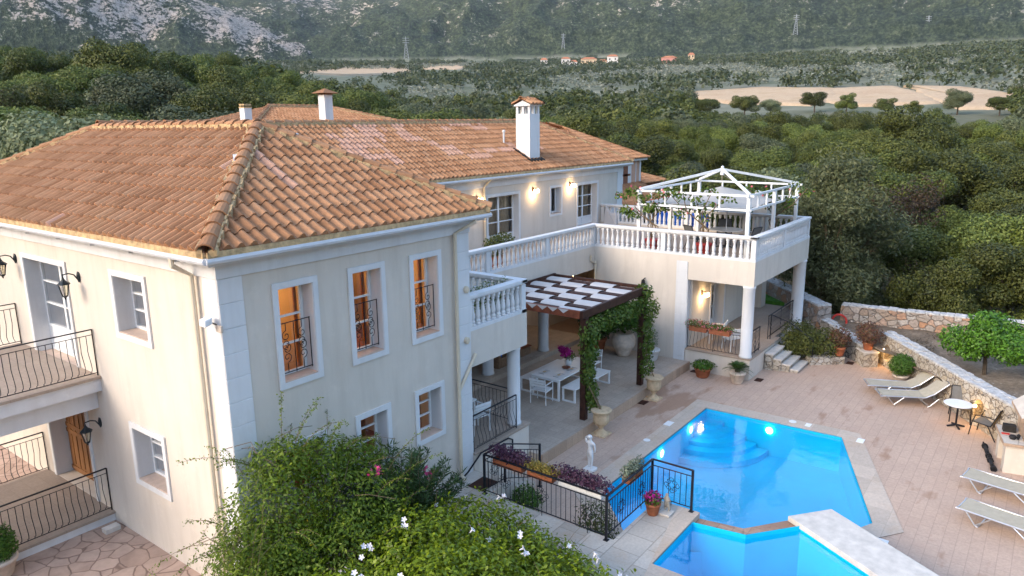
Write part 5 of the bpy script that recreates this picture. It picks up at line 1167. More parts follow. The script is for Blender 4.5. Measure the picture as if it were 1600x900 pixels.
# stone walls
NI = [(22.7, -5.9), (17.0, -10.15), (13.2, -12.98)]
def stonewall(name, label, pts, z0, z1, th, mat, niches=(), top=True, step=.34, slope=0., group=None):
    """dry stone wall along pts with face on the right of its run; niches = distances along it"""
    t = thing(name, label, 'stone wall', (*pts[0], z0), group); m, cp = MB(), MB(); s_acc = 0
    for a, b in zip(pts, pts[1:]):
        a, b = Vector((*a, 0)), Vector((*b, 0)); d = (b-a); L = d.length; d.normalize(); n = Vector((-d.y, d.x, 0))
        P = lambda s, w, z: a+d*s+n*w+Vector((0, 0, z)); ns = sorted(x-s_acc for x in niches if 0 < x-s_acc < L); edges = [0]
        for q in ns: edges += [q-.2, q+.2]
        edges.append(L); zt0 = lambda s: z1+slope*(s_acc+s)
        for k in range(0, len(edges), 2):
            e0, e1 = edges[k], edges[k+1]; sub = max(1, int((e1-e0)/.6))
            for q in range(sub):
                u0, u1 = e0+(e1-e0)*q/sub, e0+(e1-e0)*(q+1)/sub
                m.mesh([P(u0, 0, z0), P(u1, 0, z0), P(u1, th, z0), P(u0, th, z0), P(u0, 0, zt0(u0)), P(u1, 0, zt0(u1)), P(u1, th, zt0(u1)), P(u0, th, zt0(u0))], [(0, 1, 5, 4), (1, 2, 6, 5), (2, 3, 7, 6), (3, 0, 4, 7), (4, 5, 6, 7)])
        for q in ns:
            zb, zc = z0+.66, z0+1.06; m.mesh([P(q-.2, 0, z0), P(q+.2, 0, z0), P(q+.2, 0, zb), P(q-.2, 0, zb), P(q-.2, th, z0), P(q+.2, th, z0), P(q+.2, th, zb), P(q-.2, th, zb)], [(0, 1, 2, 3), (3, 2, 6, 7)])
            m.mesh([P(q-.2, .3, zb), P(q+.2, .3, zb), P(q+.2, .3, zt0(q)), P(q-.2, .3, zt0(q)), P(q-.2, th, zb), P(q+.2, th, zb), P(q+.2, th, zt0(q)), P(q-.2, th, zt0(q))], [(0, 1, 2, 3), (4, 7, 6, 5), (3, 2, 6, 7)])
            arc = [(q-.2*math.cos(x), zc+.2*math.sin(x)) for x in np.linspace(0, math.pi, 9)]
            for (u0, w0), (u1, w1) in zip(arc, arc[1:]):
                m.face([P(u0, 0, w0), P(u1, 0, w1), P(u1, 0, zt0(q)), P(u0, 0, zt0(q))]); m.face([P(u0, 0, zt0(q)), P(u1, 0, zt0(q)), P(u1, .3, zt0(q)), P(u0, .3, zt0(q))])
            sr = MB(); rim = [(q-.2, zb)]+arc+[(q+.2, zb)]
            for (u0, w0), (u1, w1) in zip(rim, rim[1:]): sr.face([P(u0, -.01, w0), P(u0, .29, w0), P(u1, .29, w1), P(u1, -.01, w1)])
            sr.build('niche_lining', M['sandstone'], t)
        if top:
            s = 0.
            while s < L-.05:
                l = min(random.uniform(.18, .42), L-s); w = 0
                while w < th-.04:
                    ww = min(random.uniform(.14, .3), th-w); hh = random.uniform(.03, .08)
                    c = P(s+l/2, w+ww/2, zt0(s)+hh/2-.005); r_ = random.uniform(-.12, .12)
                    cp.obox(c, (d*math.cos(r_)+n*math.sin(r_))*l*.485, (n*math.cos(r_)-d*math.sin(r_))*ww*.485, (random.uniform(-.02, .02)*.3, 0, hh/2+.01)); w += ww
                s += l
        s_acc += L
    m.build('wall', M[mat], t)
    if top: cp.build('cap_stones', M['rubble_top'], t, bevel=.018)
    return t
fw_ = stonewall('stone_wall', 'long pale dry stone wall with lit arched niches along the pool deck', NI, DZ-.4, .5, .5, 'rubble_pale', (.62, 6.0))
D0 = Vector((NI[1][0]-NI[0][0], NI[1][1]-NI[0][1], 0)).normalized(); N0 = Vector((D0.y, -D0.x, 0))
for q, l in ((.62, 'first'), (6.0, 'second')):
    p = Vector((NI[0][0], NI[0][1], 0))+D0*q+N0*.14
    m = MB(); m.tube([p+N0*.15+Vector((0, 0, DZ+.80)), p+Vector((0, 0, DZ+.74))], .012, 6); m.build('lamp_stem', M['iron'], fw_)
    m = MB().lathe([(0, .05), (.04, .03), (.052, 0), (.04, -.04), (0, -.055)], (p.x, p.y, DZ+.68), 12); m.build('niche_lamp', M['bulb'], fw_, smooth=True)
    point('niche_lamp_light', (p.x, p.y, DZ+.58), 2.6, (1, .60, .20), fw_, .05)
p = Vector((NI[0][0], NI[0][1], 0))+D0*7.25-N0*.22+Vector((0, 0, -.05))
t = thing('lit_lantern', 'lit lantern on the stone wall beside the barbecue', 'lantern', tuple(p)); m = MB(); m.tube([p+N0*.25+Vector((0, 0, .22)), p+Vector((0, 0, .26)), p+Vector((0, 0, .15))], .014, 6); m.lathe([(.02, .16), (.11, .08), (.09, .06)], p, 8); m.build('bracket', M['iron'], t)
m = MB().lathe([(.07, .06), (.08, .02), (.05, -.10), (0, -.12)], p, 10); m.build('shade', M['bulb'], t, smooth=True); point('lantern_light', p+Vector((0, 0, -.2))-N0*.05, 4, (1, .62, .25), t, .05)
# barbecue
bq = thing('barbecue', 'built masonry barbecue with cream hood and stone counter at the right edge', 'barbecue', (15.4, -10.6, DZ))
ux, uy, O_ = Vector((.2, -.98, 0)), Vector((.98, .2, 0)), Vector((15.0, -10.3, 0))
def bp_(u, w, z): return O_+ux*u+uy*w+Vector((0, 0, z))
def bbox(mb, u0, u1, w0, w1, z0, z1): mb.mesh([bp_(u, w, z) for z in (z0, z1) for w in (w0, w1) for u in (u0, u1)], [(0, 2, 3, 1), (4, 5, 7, 6), (0, 1, 5, 4), (2, 6, 7, 3), (0, 4, 6, 2), (1, 3, 7, 5)])
m = MB(); bbox(m, .5, 2.6, 0, 1.2, DZ, .10); bbox(m, 0, .499, 0, .3, DZ, .10); bbox(m, 0, .499, .9, 1.2, DZ, .10)
arc = [(.6-.3*math.cos(x), -.20+.2*math.sin(x)) for x in np.linspace(0, math.pi, 11)]
for (w0, z0), (w1, z1) in zip(arc, arc[1:]): m.mesh([bp_(0, w0, z0), bp_(0, w1, z1), bp_(0, w1, .10), bp_(0, w0, .10), bp_(.5, w0, z0), bp_(.5, w1, z1)], [(0, 1, 2, 3), (0, 4, 5, 1)])
m.build('base', M['plaster'], bq); m = MB(); bbox(m, -.06, 2.66, -.06, 1.26, .102, .17); m.build('counter', M['slab'], bq, bevel=.01)
m = MB(); bbox(m, -.075, 2.665, -.075, -.06, .10, .175); bbox(m, -.075, -.0605, -.06, 1.26, .1, .175); m.build('counter_edge', M['stepstone'], bq)
m = MB(); bbox(m, .40, .54, .12, 1.2, .172, .80); bbox(m, 2.3, 2.42, .12, 1.2, .172, .80); bbox(m, .541, 2.299, 1.08, 1.2, .172, .80); bbox(m, .541, 2.299, .10, .25, .172, .36); m.build('firebox', M['stepstone'], bq)
m = MB(); bbox(m, .545, 2.295, 1.05, 1.078, .175, .79); bbox(m, .545, 2.295, .26, 1.04, .33, .37); m.build('fire_grate', M['soot'], bq)
m = MB(); bbox(m, .22, 2.6, -.05, 1.28, .802, .88); m.build('lintel', M['stepstone'], bq)
m = MB(); lv = [(.23, 2.59, -.04, 1.27, .882), (.46, 2.36, .16, 1.22, 1.10), (.75, 2.1, .42, 1.18, 1.42), (1.02, 1.84, .66, 1.15, 1.85), (1.06, 1.8, .68, 1.15, 3.0)]
for (u0, u1, w0, w1, z), (v0, v1, x0, x1, zz) in zip(lv, lv[1:]): m.mesh([bp_(u0, w0, z), bp_(u1, w0, z), bp_(u1, w1, z), bp_(u0, w1, z), bp_(v0, x0, zz), bp_(v1, x0, zz), bp_(v1, x1, zz), bp_(v0, x1, zz)], [(0, 1, 5, 4), (1, 2, 6, 5), (2, 3, 7, 6), (3, 0, 4, 7), (4, 5, 6, 7)])
m.build('hood', M['plaster'], bq)
m = MB(); p = bp_(.17, .30, .175); m.lathe([(.06, 0), (.09, .05), (.07, .10), (0, .11)], p, 12); m.lathe([(.02, .0), (.05, .12), (0, .16)], p+ux*.12, 10); tag(m.build('kettle', M['dark'], origin=p), 'small black kettle on the barbecue counter', 'kettle')
m = MB(); p = bp_(.17, .85, .172); m.obox(p+Vector((0, 0, .09)), ux*.14, uy*.10, (0, 0, .09)); tag(m.build('grill_tray', M['soot'], origin=p), 'dark grill tray at the back of the barbecue counter', 'tray')
m = MB(); p = bp_(.06, .6, .172); m.obox(p+Vector((0, 0, .012)), ux*.09, uy*.04, (0, 0, .012)); tag(m.build('red_brush', M['red'], origin=p), 'small red brush on the barbecue counter', 'brush')
p0, p1 = Vector((16.5, -9.78, DZ+.06)), Vector((14.9, -10.12, DZ+.06))
pz = thing('folded_pole', 'black folded parasol pole lying on the deck beside the barbecue', 'pole', tuple(p0)); m = MB(); m.tube([p0, p1], .055, 8); m.build('tube', M['dark'], pz)
m = MB()
for q in (.05, .45, .62, .95): c = p0+(p1-p0)*q; m.tube([c, c+(p1-p0)*.05], .08, 8); m.tube([c, c+Vector((.02, .05, .1))], .02, 5)
m.build('bracket', M['dark'], pz)
# garden behind the pool wall
def soil_mat():
    t = NT('dry_garden_soil'); n = t.noise(1.1, 5, .7); n2 = t.noise(9, 5, .75); v = t.n("ShaderNodeTexVoronoi"); v.inputs['Scale'].default_value = 5; t.l(t.pos(), v.inputs['Vector'])
    c = t.ramp(n, [(.3, (.15, .11, .075)), (.55, (.25, .19, .135)), (.75, (.34, .265, .195))]); c = t.mix(.8, c, t.ramp(n2, [(.35, (.55, .55, .55)), (.7, (1.3, 1.3, 1.3))]), 'MULTIPLY')
    st_ = t.ramp(v.outputs['Distance'], [(.12, (1, 1, 1)), (.2, (0, 0, 0))]); t.base(t.mix(t.math('MULTIPLY', st_, t.ramp(n, [(.5, (0, 0, 0)), (.6, (1, 1, 1))])), c, (.42, .39, .35)), .95); t.bump(n2, .8, .05); return t.m
M['garden'] = soil_mat()
gx, gy = np.meshgrid(np.linspace(0, 1, 30), np.linspace(0, 1, 40), indexing='ij'); A_, B_2, C_, D_ = map(np.array, ((22.6, -5.3), (13.3, -13.4), (26, -3), (26, -15)))
P2 = (A_+(B_2-A_)*gy[..., None])*(1-gx[..., None])+(C_+(D_-C_)*gy[..., None])*gx[..., None]
zz = .12+.12*np.array([[mnoise.noise(Vector((P2[i, j, 0]*.8, P2[i, j, 1]*.8, 2))) for j in range(40)] for i in range(30)])*1.0+gx*.0
V = np.concatenate([P2, zz[..., None]], 2); V[0, :, :2] += np.array((.42, -.56))*.3; V = V.reshape(-1, 3)
i, j = np.meshgrid(np.arange(29), np.arange(39), indexing='ij'); a = (i*40+j).ravel(); Fg = np.stack([a, a+1, a+41, a+40], 1)
g_ = npmesh('garden_soil', V, Fg, M['garden'], smooth=True); tag(g_, kind='structure')
stonewall('stone_wall', 'mixed red and grey stone wall at the back of the dry garden', [(25.3, -3.9), (25.3, -16)], -.6, .72, .45, 'rubble_red', slope=.028)
stonewall('stone_wall', 'sloping grey stone wall behind the dark hedge', [(24.05, -3.45), (22.1, -5.4)], DZ-.3, .32, .4, 'rubble_grey', slope=-.12)
stonewall('stone_wall', 'tall stone wall with square pier rising behind the right terrace columns', [(33, 5.4), (24.3, -3.25)], -.6, 1.15, .6, 'rubble_red', slope=-.03)
stonewall('stone_wall', 'low stone kerb wall holding the dark hedge beside the steps', [(20.9, -3.95), (21.75, -4.95)], DZ-.2, -.38, .35, 'rubble_pale', top=False)
t = thing('stone_pillar', 'low square stone pillar carrying a rust leaved pot plant', 'pillar', (22.15, -5.65, DZ)); m = MB(); m.obox((22.15, -5.62, DZ+.27), N0*.27, D0*.3, (0, 0, .27)); m.build('pillar', M['rubble_pale'], t); m = MB(); m.obox((22.15, -5.62, DZ+.56), N0*.29, D0*.32, (0, 0, .025)); m.build('cap_stone', M['marble'], t, bevel=.01)
pot('terracotta_pot', (22.15, -5.62, DZ+.585), pt(.20, .3), M['terra'], 'terracotta pot on the low stone pillar')
shrub('rusty_pot_plant', 'rust coloured bushy plant in the pot on the stone pillar', [((22.15, -5.62, .58), (.5, .5, .42))], 1500, 'f_rust', .08, .045, (22.15, -5.62, .2), 'plant')
pot('terracotta_pot', (21.75, -4.75, -.35), pt(.2, .34), M['terra'], 'terracotta pot at the end of the hedge kerb wall')
shrub('rusty_pot_plant', 'rust coloured plant spilling beside the dark hedge', [((21.85, -4.7, .35), (.42, .42, .42))], 1000, 'f_rust', .08, .045, (21.75, -4.75, 0), 'plant')
shrub('dark_hedge', 'broad dark green hedge beside the right porch steps', [((21.5, -3.55, .05), (.8, .7, .6)), ((21.9, -4.2, .0), (.75, .7, .6)), ((22.0, -3.2, .15), (.7, .7, .6)), ((21.3, -3.2, -.1), (.6, .5, .5))], 7000, 'f_dark', .09, .05, (21.7, -3.7, DZ), flowers=None)
t = pot('pale_pot', (20.62, -7.0, DZ), pt(.26, .34), M['palestone'], 'pale stone pot against the dry stone wall behind the loungers')
shrub('clipped_ball', 'bright green clipped ball shrub against the dry stone wall', [((20.62, -7.0, .05), (.42, .42, .38))], 3200, 'f_box', .06, .04, (20.62, -7.0, -.3))
pot('terracotta_pot', (17.45, -1.2, DZ), pt(.31, .36), M['terra'], 'terracotta pot at the foot of the right porch wall'); shrub('low_pot_plant', 'dark low leafy plant in the terracotta pot by the porch wall', [((17.45, -1.2, -.2), (.42, .42, .13))], 700, 'f_box', .09, .05, (17.45, -1.2, -.3), 'plant')
pot('pale_pot', (17.55, -2.42, DZ), pt(.28, .40), M['palestone'], 'pale stone pot at the porch corner below the round column')
t = thing('cycad', 'spiky green cycad palm at the porch corner below the round column', 'palm', (17.55, -2.42, -.25)); V_, F_ = [], []; mst = MB()
for k in range(26):
    a = 2*math.pi*k*.382; el = R(20+55*((k*7) % 26)/26); L = .62; c0 = Vector((17.55, -2.42, -.2)); dr_ = Vector((math.cos(a)*math.cos(el), math.sin(a)*math.cos(el), math.sin(el))); pts = [c0+dr_*L*s-Vector((0, 0, .35*s*s)) for s in np.linspace(0, 1, 7)]
    mst.tube(pts, .008, 4, .003); sd_ = dr_.cross(Vector((0, 0, 1))).normalized()
    for q in range(1, 13):
        s = q/13; p = c0+dr_*L*s-Vector((0, 0, .35*s*s)); l = .17*math.sin(math.pi*min(1, s*.9+.12))+.03
        for sg in (-1, 1): e = p+sd_*sg*l+dr_*l*.6; w = dr_*.012; mst.face([p-w, e, p+w])
mst.build('fronds', M['f_palm'], t); m = MB().lathe([(.08, 0), (.10, .08), (.05, .14)], (17.55, -2.42, -.28), 10); m.build('trunk', M['bark'], t)
lob = [((20.6, -9.3, 1.35), (.75, .75, .55)), ((20.9, -8.5, 1.15), (.6, .6, .45)), ((20.4, -10.0, 1.2), (.7, .7, .5)), ((21.5, -9.5, 1.55), (.7, .7, .5)), ((20.9, -9.2, 1.85), (.5, .5, .35)), ((21.2, -10.2, 1.4), (.6, .6, .45)), ((20.5, -8.9, .9), (.4, .4, .3))]
t = thing('lemon_tree', 'bright green lemon tree in the dry garden behind the pool wall', 'tree', (20.95, -9.35, .05)); m = MB(); m.tube([(20.95, -9.35, .0), (20.93, -9.33, .5), (20.9, -9.3, .8)], .07, 8, .05)
for l in lob: m.tube([(20.9, -9.3, .7), tuple((np.array(l[0])+np.array((20.9, -9.3, .7)))/2+np.array((0, 0, .05))), l[0]], .035, 5, .01)
m.build('trunk', M['bark'], t); leafcloud('crown', lob, 9000, .12, .065, M['f_lemon'], t, .35, droop=.2)
m = MB(); c = Vector((25.0, -3.95, .12)); m.tube([c+Vector((0, .28*math.cos(x), .28*math.sin(x))) for x in np.linspace(-.2, math.pi+.2, 14)], .045, 6); tag(m.build('red_hose', M['red'], origin=c), 'red hose loop lying at the end of the mixed stone wall', 'hose')
tag(leafcloud('dry_weeds', [((22.5+2.5*random.random(), -5.5-6*random.random(), .18), (.35, .35, .12)) for _ in range(26)], 2600, .12, .02, M['f_brown'], None, .1), kind='stuff')
# lawn patch and flowering shrub seen under the terrace
M['lawn'] = simple('lawn_grass', (.05, .15, .015), .9, .35, 6, .5, 60)
sheet('lawn', [[(26.2, -2.2), (33, 4.8), (33, 9), (26.2, 9)]], .30, M['lawn'], -.6)
shrub('white_flowering_shrub', 'green shrub with white blossoms on the lawn beneath the terrace', [((28.2, .6, 1.0), (.8, .8, .7)), ((28.6, 1.4, 1.1), (.8, .8, .7))], 2600, 'f_box', .12, .05, (28.4, 1.0, .3), flowers=(50, .13, 'petal_w'))
# ------------------------------------------------------------------ gazebo on the terrace
gz = thing('gazebo', 'white steel gazebo frame with canvas canopy on the right terrace', 'gazebo', (21.4, -.1, 3.5)); ZG, ZH = 5.22, 5.72
gx0, gx1, gy0, gy1 = 18.55, 24.15, -2.12, 2.02
for x, y in ((gx0, gy0), (gx0, gy1), (gx1, gy0), (gx1, gy1), (21.3, gy0), (21.3, gy1)): m = MB(); m.box(x-.06, y-.06, 3.502, x+.06, y+.06, ZH-.03); m.build('post', M['white_gloss'], gz)
for z in (ZG, ZH):
    for a, b in (((gx0, gy0), (gx1, gy0)), ((gx0, gy1), (gx1, gy1)), ((gx0, gy0), (gx0, gy1)), ((gx1, gy0), (gx1, gy1))):
        d = (Vector(b)-Vector(a)).normalized()*(.18 if z == ZH else .1); m = MB(); m.beam((a[0]-d.x, a[1]-d.y, z), (b[0]+d.x, b[1]+d.y, z), .07, .07); m.build('rail', M['white_gloss'], gz)
ap = Vector((21.35, -.05, 6.42)); m = MB()
for x, y in ((gx0, gy0), (gx0, gy1), (gx1, gy0), (gx1, gy1)): m.beam((x, y, ZH+.06), ap, .07, .09)
m.lathe([(.08, -.22), (.08, .02), (.05, .05), (.06, .10), (0, .14)], ap, 10); m.build('rafter', M['white_gloss'], gz)
m = MB()
for k in range(1, 6):
    for y in (gy0, gy1): m.box(gx0+(gx1-gx0)*k/6-.03, y-.03, ZG+.04, gx0+(gx1-gx0)*k/6+.03, y+.03, ZH-.04)
for k in range(1, 4):
    for x in (gx0, gx1): m.box(x-.03, gy0+(gy1-gy0)*k/4-.03, ZG+.04, x+.03, gy0+(gy1-gy0)*k/4+.03, ZH-.04)
m.build('strut', M['white_gloss'], gz)
m = MB(); N = 18; f_ = lambda a, b: ZG+.03+.52*max(0, 1-math.hypot(a, b)/1.12)**1.25
for i in range(N):
    for j in range(N):
        q = [(-1+2*(i+e)/N, -1+2*(j+g)/N) for e, g in ((0, 0), (1, 0), (1, 1), (0, 1))]; m.face([(21.35+a*2.65, -.05+b*1.95, f_(a, b)) for a, b in q])
m.build('canopy', M['canopy'], gz); m = MB(); m.tube([ap+Vector((0, 0, -.2)), (21.35, -.05, ZG+.64)], .012, 5); m.tube([ap+Vector((0, 0, -.2)), (22.3, -.9, ZG+.3)], .012, 5); m.build('canopy_rope', M['sling'], gz)
for (x, y, px, py, lab) in ((18.75, 1.55, 18.6, 1.8, 'tangled bougainvillea climbing the left gazebo posts'), (18.85, -.45, 18.7, -.2, 'sparse bougainvillea in the middle of the gazebo front'), (22.6, -1.75, 22.4, -1.9, 'leafy climber on the right side of the gazebo')):
    pot('red_pot', (x, y, 3.502), pt(.30, .42), M['red'] if px < 22 else M['terra'], {18.6: 'red pot behind the balustrade under the left gazebo post', 18.7: 'red pot behind the balustrade in the middle of the gazebo front', 22.4: 'terracotta pot under the right gazebo side'}[px])
    stems = []
    for k in range(5):
        a = random.uniform(-.5, .5); b = random.uniform(.3, 1.1); stems.append([(x, y, 3.85), (x+a*.3, y+.2*a-.1*k+.2, 4.4), (px+a*.5, py+(k-2)*.3, 5.1), (px-.1, py+(k-2)*.55, 5.3+b*.45)])
    lob = [(tuple(np.array(s[2])+rng.normal(0, .12, 3)), (.22, .32, .2)) for s in stems]+[(tuple(np.array(s[3])+rng.normal(0, .1, 3)), (.2, .35, .16)) for s in stems]
    vine('bougainvillea', lab, stems, lob, 650 if px < 18.65 else 380, 'f_vine', .13, .10, flowers=(40 if px < 18.65 else 10, .10, 'petal_c'), stemr=.026)
t = thing('glass_table', 'pale glass topped table under the gazebo canopy', 'table', (20.6, -.6, 3.502)); m = MB(); m.lathe([(0, .70), (.62, .70), (.62, .72), (0, .725)], (20.6, -.6, 3.502), 24); m.build('tabletop', M['f_sage'] if False else M['gutter'], t); m = MB(); m.tube([(20.6, -.6, 3.51), (20.6, -.6, 4.2)], .03, 6)
for k in range(4): m.tube([(20.6, -.6, 3.6), (20.6+.4*math.cos(k*1.57), -.6+.4*math.sin(k*1.57), 3.52)], .02, 5)
m.build('leg', M['iron'], t)
m = MB(); m.tube([(20.6, -.6, 4.22), (20.6, -.6, 5.2)], .02, 6); tag(m.build('parasol_pole', M['gutter'], origin=(20.6, -.6, 4.2)), 'thin grey pole standing through the glass table', 'pole')
for (x, y, a, lab) in ((19.7, .2, -30, 'dark sling chair on the left of the glass table'), (21.5, -.2, 200, 'dark sling chair behind the glass table'), (20.3, -1.55, 75, 'dark sling chair in front of the glass table by the corner')):
    c = dup(c2, (x, y, 3.502), R(a), lab); c['group'] = 'sling chairs round the glass table'
c = dup(dc, (24.6, 5.6, 3.502), R(200), 'white armchair beside the sheet covered chair at the end of the wing'); c['group'] = 'white terrace chairs'
t = thing('covered_chair', 'chair draped in a white sheet against the end of the wing wall', 'chair', (24.5, 6.4, 3.5)); pr2 = [(-.42, -.35, 3.51), (.42, -.38, 3.51), (.45, .38, 3.51), (-.45, .35, 3.51), (-.30, -.30, 4.0), (.33, -.30, 4.05), (.34, .3, 4.45), (-.32, .3, 4.42), (-.3, .05, 4.05), (.33, .02, 4.1)]
m = MB(); m.mesh([(24.5+x, 6.4+y, z) for x, y, z in pr2], [(0, 1, 5, 4), (1, 2, 6, 9, 5), (2, 3, 7, 6), (3, 0, 4, 8, 7), (4, 5, 9, 8), (8, 9, 6, 7)]); o = m.build('sheet', M['cloth'], t, bevel=.06)
pot('terracotta_pot', (12.7, 4.3, 3.502), pt(.26, .4), M['terra'], 'pot behind the terrace balustrade below the curtained door')
shrub('terrace_shrub', 'dark leafy potted shrub behind the terrace balustrade at the curtained door', [((12.6, 4.3, 4.25), (.45, .35, .38)), ((13.1, 4.3, 4.35), (.4, .35, .3))], 1500, 'f_dark', .09, .05, (12.7, 4.3, 3.85))
t = thing('blue_cover', 'bright blue cover seen through the far terrace balusters', 'cover', (24.95, 3.5, 3.0)); m = MB(); m.box(24.75, 1.9, 3.3, 25.3, 4.3, 4.15); m.build('sheet', M['blue'], t, bevel=.08)
m = MB(); m.box(24.8, 2.0, .3, 24.9, 2.1, 3.299); m.box(24.8, 4.1, .3, 24.9, 4.2, 3.299); m.build('support', M['gutter'], t)
t = thing('terrace_chimney', 'cream chimney stub behind the far terrace balustrade', 'chimney', (25.6, -.3, 0)); m = MB(); m.box(25.3, -.6, 0, 25.9, 0, 4.75); m.build('shaft', M['plaster'], t); m = MB(); m.box(25.22, -.68, 5.0, 25.98, .08, 5.25); m.box(25.35, -.55, 4.752, 25.85, -.05, 4.998); m.build('cap', M['marble'], t)
# ------------------------------------------------------------------ flowering shrubs in the foreground
t = thing('jasmine', 'tangled yellow flowered jasmine with hanging sprays at the near house corner', 'shrub', (.6, -.8, -.1))
lob = [((.2, -.75, 1.6), (1.15, .7, 1.3)), ((-.35, -.8, 1.1), (.75, .65, 1.0)), ((1.7, -.95, 1.3), (1.15, .85, 1.1)), ((-.05, -1.0, .9), (.9, .85, 1.0)), ((1.1, -1.5, .8), (1.3, .9, 1.05)), ((.45, -.6, 2.7), (.65, .5, .4)), ((1.3, -.6, 2.45), (.75, .5, .35)), ((2.1, -.6, 2.1), (.6, .5, .35))]
leafcloud('foliage', lob, 30000, .09, .036, M['f_jas'], t, .5, droop=.45, lump=.25)
m = MB(); PP, UU = [], []
for k in range(74):
    if k < 30: p = Vector((-.4+random.uniform(-.3, .5), -.75+random.uniform(-.7, .3), random.uniform(1.2, 2.75))); d = Vector((random.uniform(-1.0, -.3), random.uniform(-.5, .2), random.uniform(.05, .5)))
    else: q = lob[random.choice((0, 2, 4, 5, 6))]; u = Vector(rng.normal(size=3)).normalized(); u.z = abs(u.z); p = Vector(q[0])+Vector((u.x*q[1][0], u.y*q[1][1], u.z*q[1][2]))*.9; d = Vector((u.x, u.y, u.z+.5))
    L = random.uniform(.5, 1.15); g = random.uniform(.7, 1.5) if k < 30 else random.uniform(.35, .8); pts = [p+d*L*s-Vector((0, 0, g*L*s*s)) for s in np.linspace(0, 1, 9)]; m.tube(pts, .006, 4, .002)
    for s in np.linspace(.12, 1, 22):
        c = p+d*L*s-Vector((0, 0, g*L*s*s))
        for _ in range(3): PP.append(c+Vector(rng.normal(0, .018, 3))); UU.append(rng.normal(size=3)*.6+np.array((0, 0, -.4)))
for k in range(26):
    q = random.choice(lob); u = Vector(rng.normal(size=3)).normalized(); p = Vector(q[0])+Vector((u.x*q[1][0], u.y*q[1][1], abs(u.z)*q[1][2]))*.95; a = random.uniform(0, 6.28); m.tube([p, p+Vector((math.cos(a)*.3, math.sin(a)*.3, .1)), p+Vector((math.cos(a+.5)*.7, math.sin(a+.5)*.7, -.05))], .006, 4)
m.build('stem', M['twig'], t); V, F = leaf_quads(np.array(PP), .05, .022, np.array(UU)); npmesh('hanging_sprays', V-np.array(WL[t.name]), F, M['f_jas'], t)
P, u = blob_points(lob, 26, .95); V, F = leaf_quads(P, .05, .05, u); M['petal_y'] = simple('yellow_petals', (.75, .55, .03), .7, .1, 20); npmesh('flowers', V-np.array(WL[t.name]), F, M['petal_y'], t)
t = thing('oleander', 'dark spiky oleander with pink blooms against the right half of the facade', 'shrub', (3.0, -.8, -.1))
stems, PP, UU, tips = MB(), [], [], []
for k in range(120):
    b = Vector((2.9+random.uniform(-.5, .5), -1.0+random.uniform(-.3, .3), .0)); e = Vector((random.uniform(1.5, 4.3), random.uniform(-1.7, -.2), random.uniform(.8, 2.35))); e.z *= 1-.22*abs(e.x-2.5); c = (b+e)/2+Vector((0, 0, .25)); stems.tube([b, c, e], .012, 4, .005); tips.append(e)
    for s in np.linspace(.35, 1, 30):
        p = b*(1-s)**2+c*2*s*(1-s)+e*s*s; a = random.uniform(0, 6.28)
        for q in range(3): PP.append(p); UU.append(np.array((math.cos(a+q*2.1), math.sin(a+q*2.1), .75))*1.6)
stems.build('stem', M['twig'], t); V, F = leaf_quads(np.array(PP), .17, .026, np.array(UU)); npmesh('foliage', V-np.array(WL[t.name]), F, M['f_ole'], t)
for c in ((1.75, -1.55, 2.25), (3.25, -1.35, 1.55)):
    m = MB(); 
    for k in range(16):
        o_ = Vector(c)+Vector(rng.normal(0, .05, 3)); n_ = Vector(rng.normal(size=3)).normalized()
        for q in range(5): a = q*1.257; x_ = n_.orthogonal().normalized(); y_ = n_.cross(x_); d = x_*math.cos(a)+y_*math.sin(a); e = x_*math.cos(a+.6)+y_*math.sin(a+.6); g = x_*math.cos(a-.6)+y_*math.sin(a-.6); m.face([o_, o_+g*.022+n_*.006, o_+d*.036, o_+e*.022+n_*.006])
    m.build('bloom', M['petal_p'], t)
t = thing('bower_vine', 'bright green bower vine dotted with white trumpet flowers at the bottom centre', 'shrub', (2.4, -3.2, -.1))
lob = [((1.7, -2.6, .75), (1.5, 1.1, 1.0)), ((3.0, -2.7, .55), (1.25, 1.2, .8)), ((1.0, -3.9, .9), (1.5, 1.3, 1.0)), ((2.6, -4.1, .5), (1.4, 1.2, .8)), ((3.2, -4.3, .25), (.85, .85, .62)), ((1.8, -5.3, .6), (1.6, 1.2, .95)), ((0.1, -4.9, .8), (1.3, 1.2, .9)), ((2.7, -5.5, .25), (.9, 1.0, .6)), ((3.85, -3.0, .15), (.6, .75, .42)), ((-.2, -2.8, .7), (1.0, 1.0, 1.0))]
leafcloud('foliage', lob, 56000, .095, .048, M['f_pan'], t, .55, droop=.25, lump=.22)
m = MB()
for l in lob:
    for k in range(5):
        a = random.uniform(0, 6.28); e = Vector(l[0])+Vector((math.cos(a)*l[1][0]*.95, math.sin(a)*l[1][1]*.95, l[1][2]*.45)); m.tube([(2.4, -3.4, 0), (np.array(l[0])*.6+np.array((2.4, -3.4, 0))*.4), e], .010, 4, .004)
for k in range(70):
    l = random.choice(lob); u = Vector(rng.normal(size=3)).normalized(); u.z = abs(u.z); p = Vector(l[0])+Vector((u.x*l[1][0], u.y*l[1][1], u.z*l[1][2]))*.9; m.tube([p, p+Vector((u.x, u.y, .6))*.2, p+Vector((u.x, u.y, .45))*random.uniform(.3, .5)], .005, 4, .002)
m.build('stem', M['twig'], t)
fm = MB()
for r_, k0, n in ((.02, 0, 5),):
    for q in range(5):
        a = q*1.2566; fm.mesh([(0, 0, -.01), (.034*math.cos(a-.5), .034*math.sin(a-.5), .018), (.048*math.cos(a), .048*math.sin(a), .012), (.034*math.cos(a+.5), .034*math.sin(a+.5), .018)], [(0, 1, 2, 3)])
fm.lathe([(.006, -.06), (.014, -.01), (.02, .004)], (0, 0, 0), 6); fo = fm.build('flower', M['petal_w']); fme = fo.data
bpy.data.objects.remove(fo)
cnt = 0
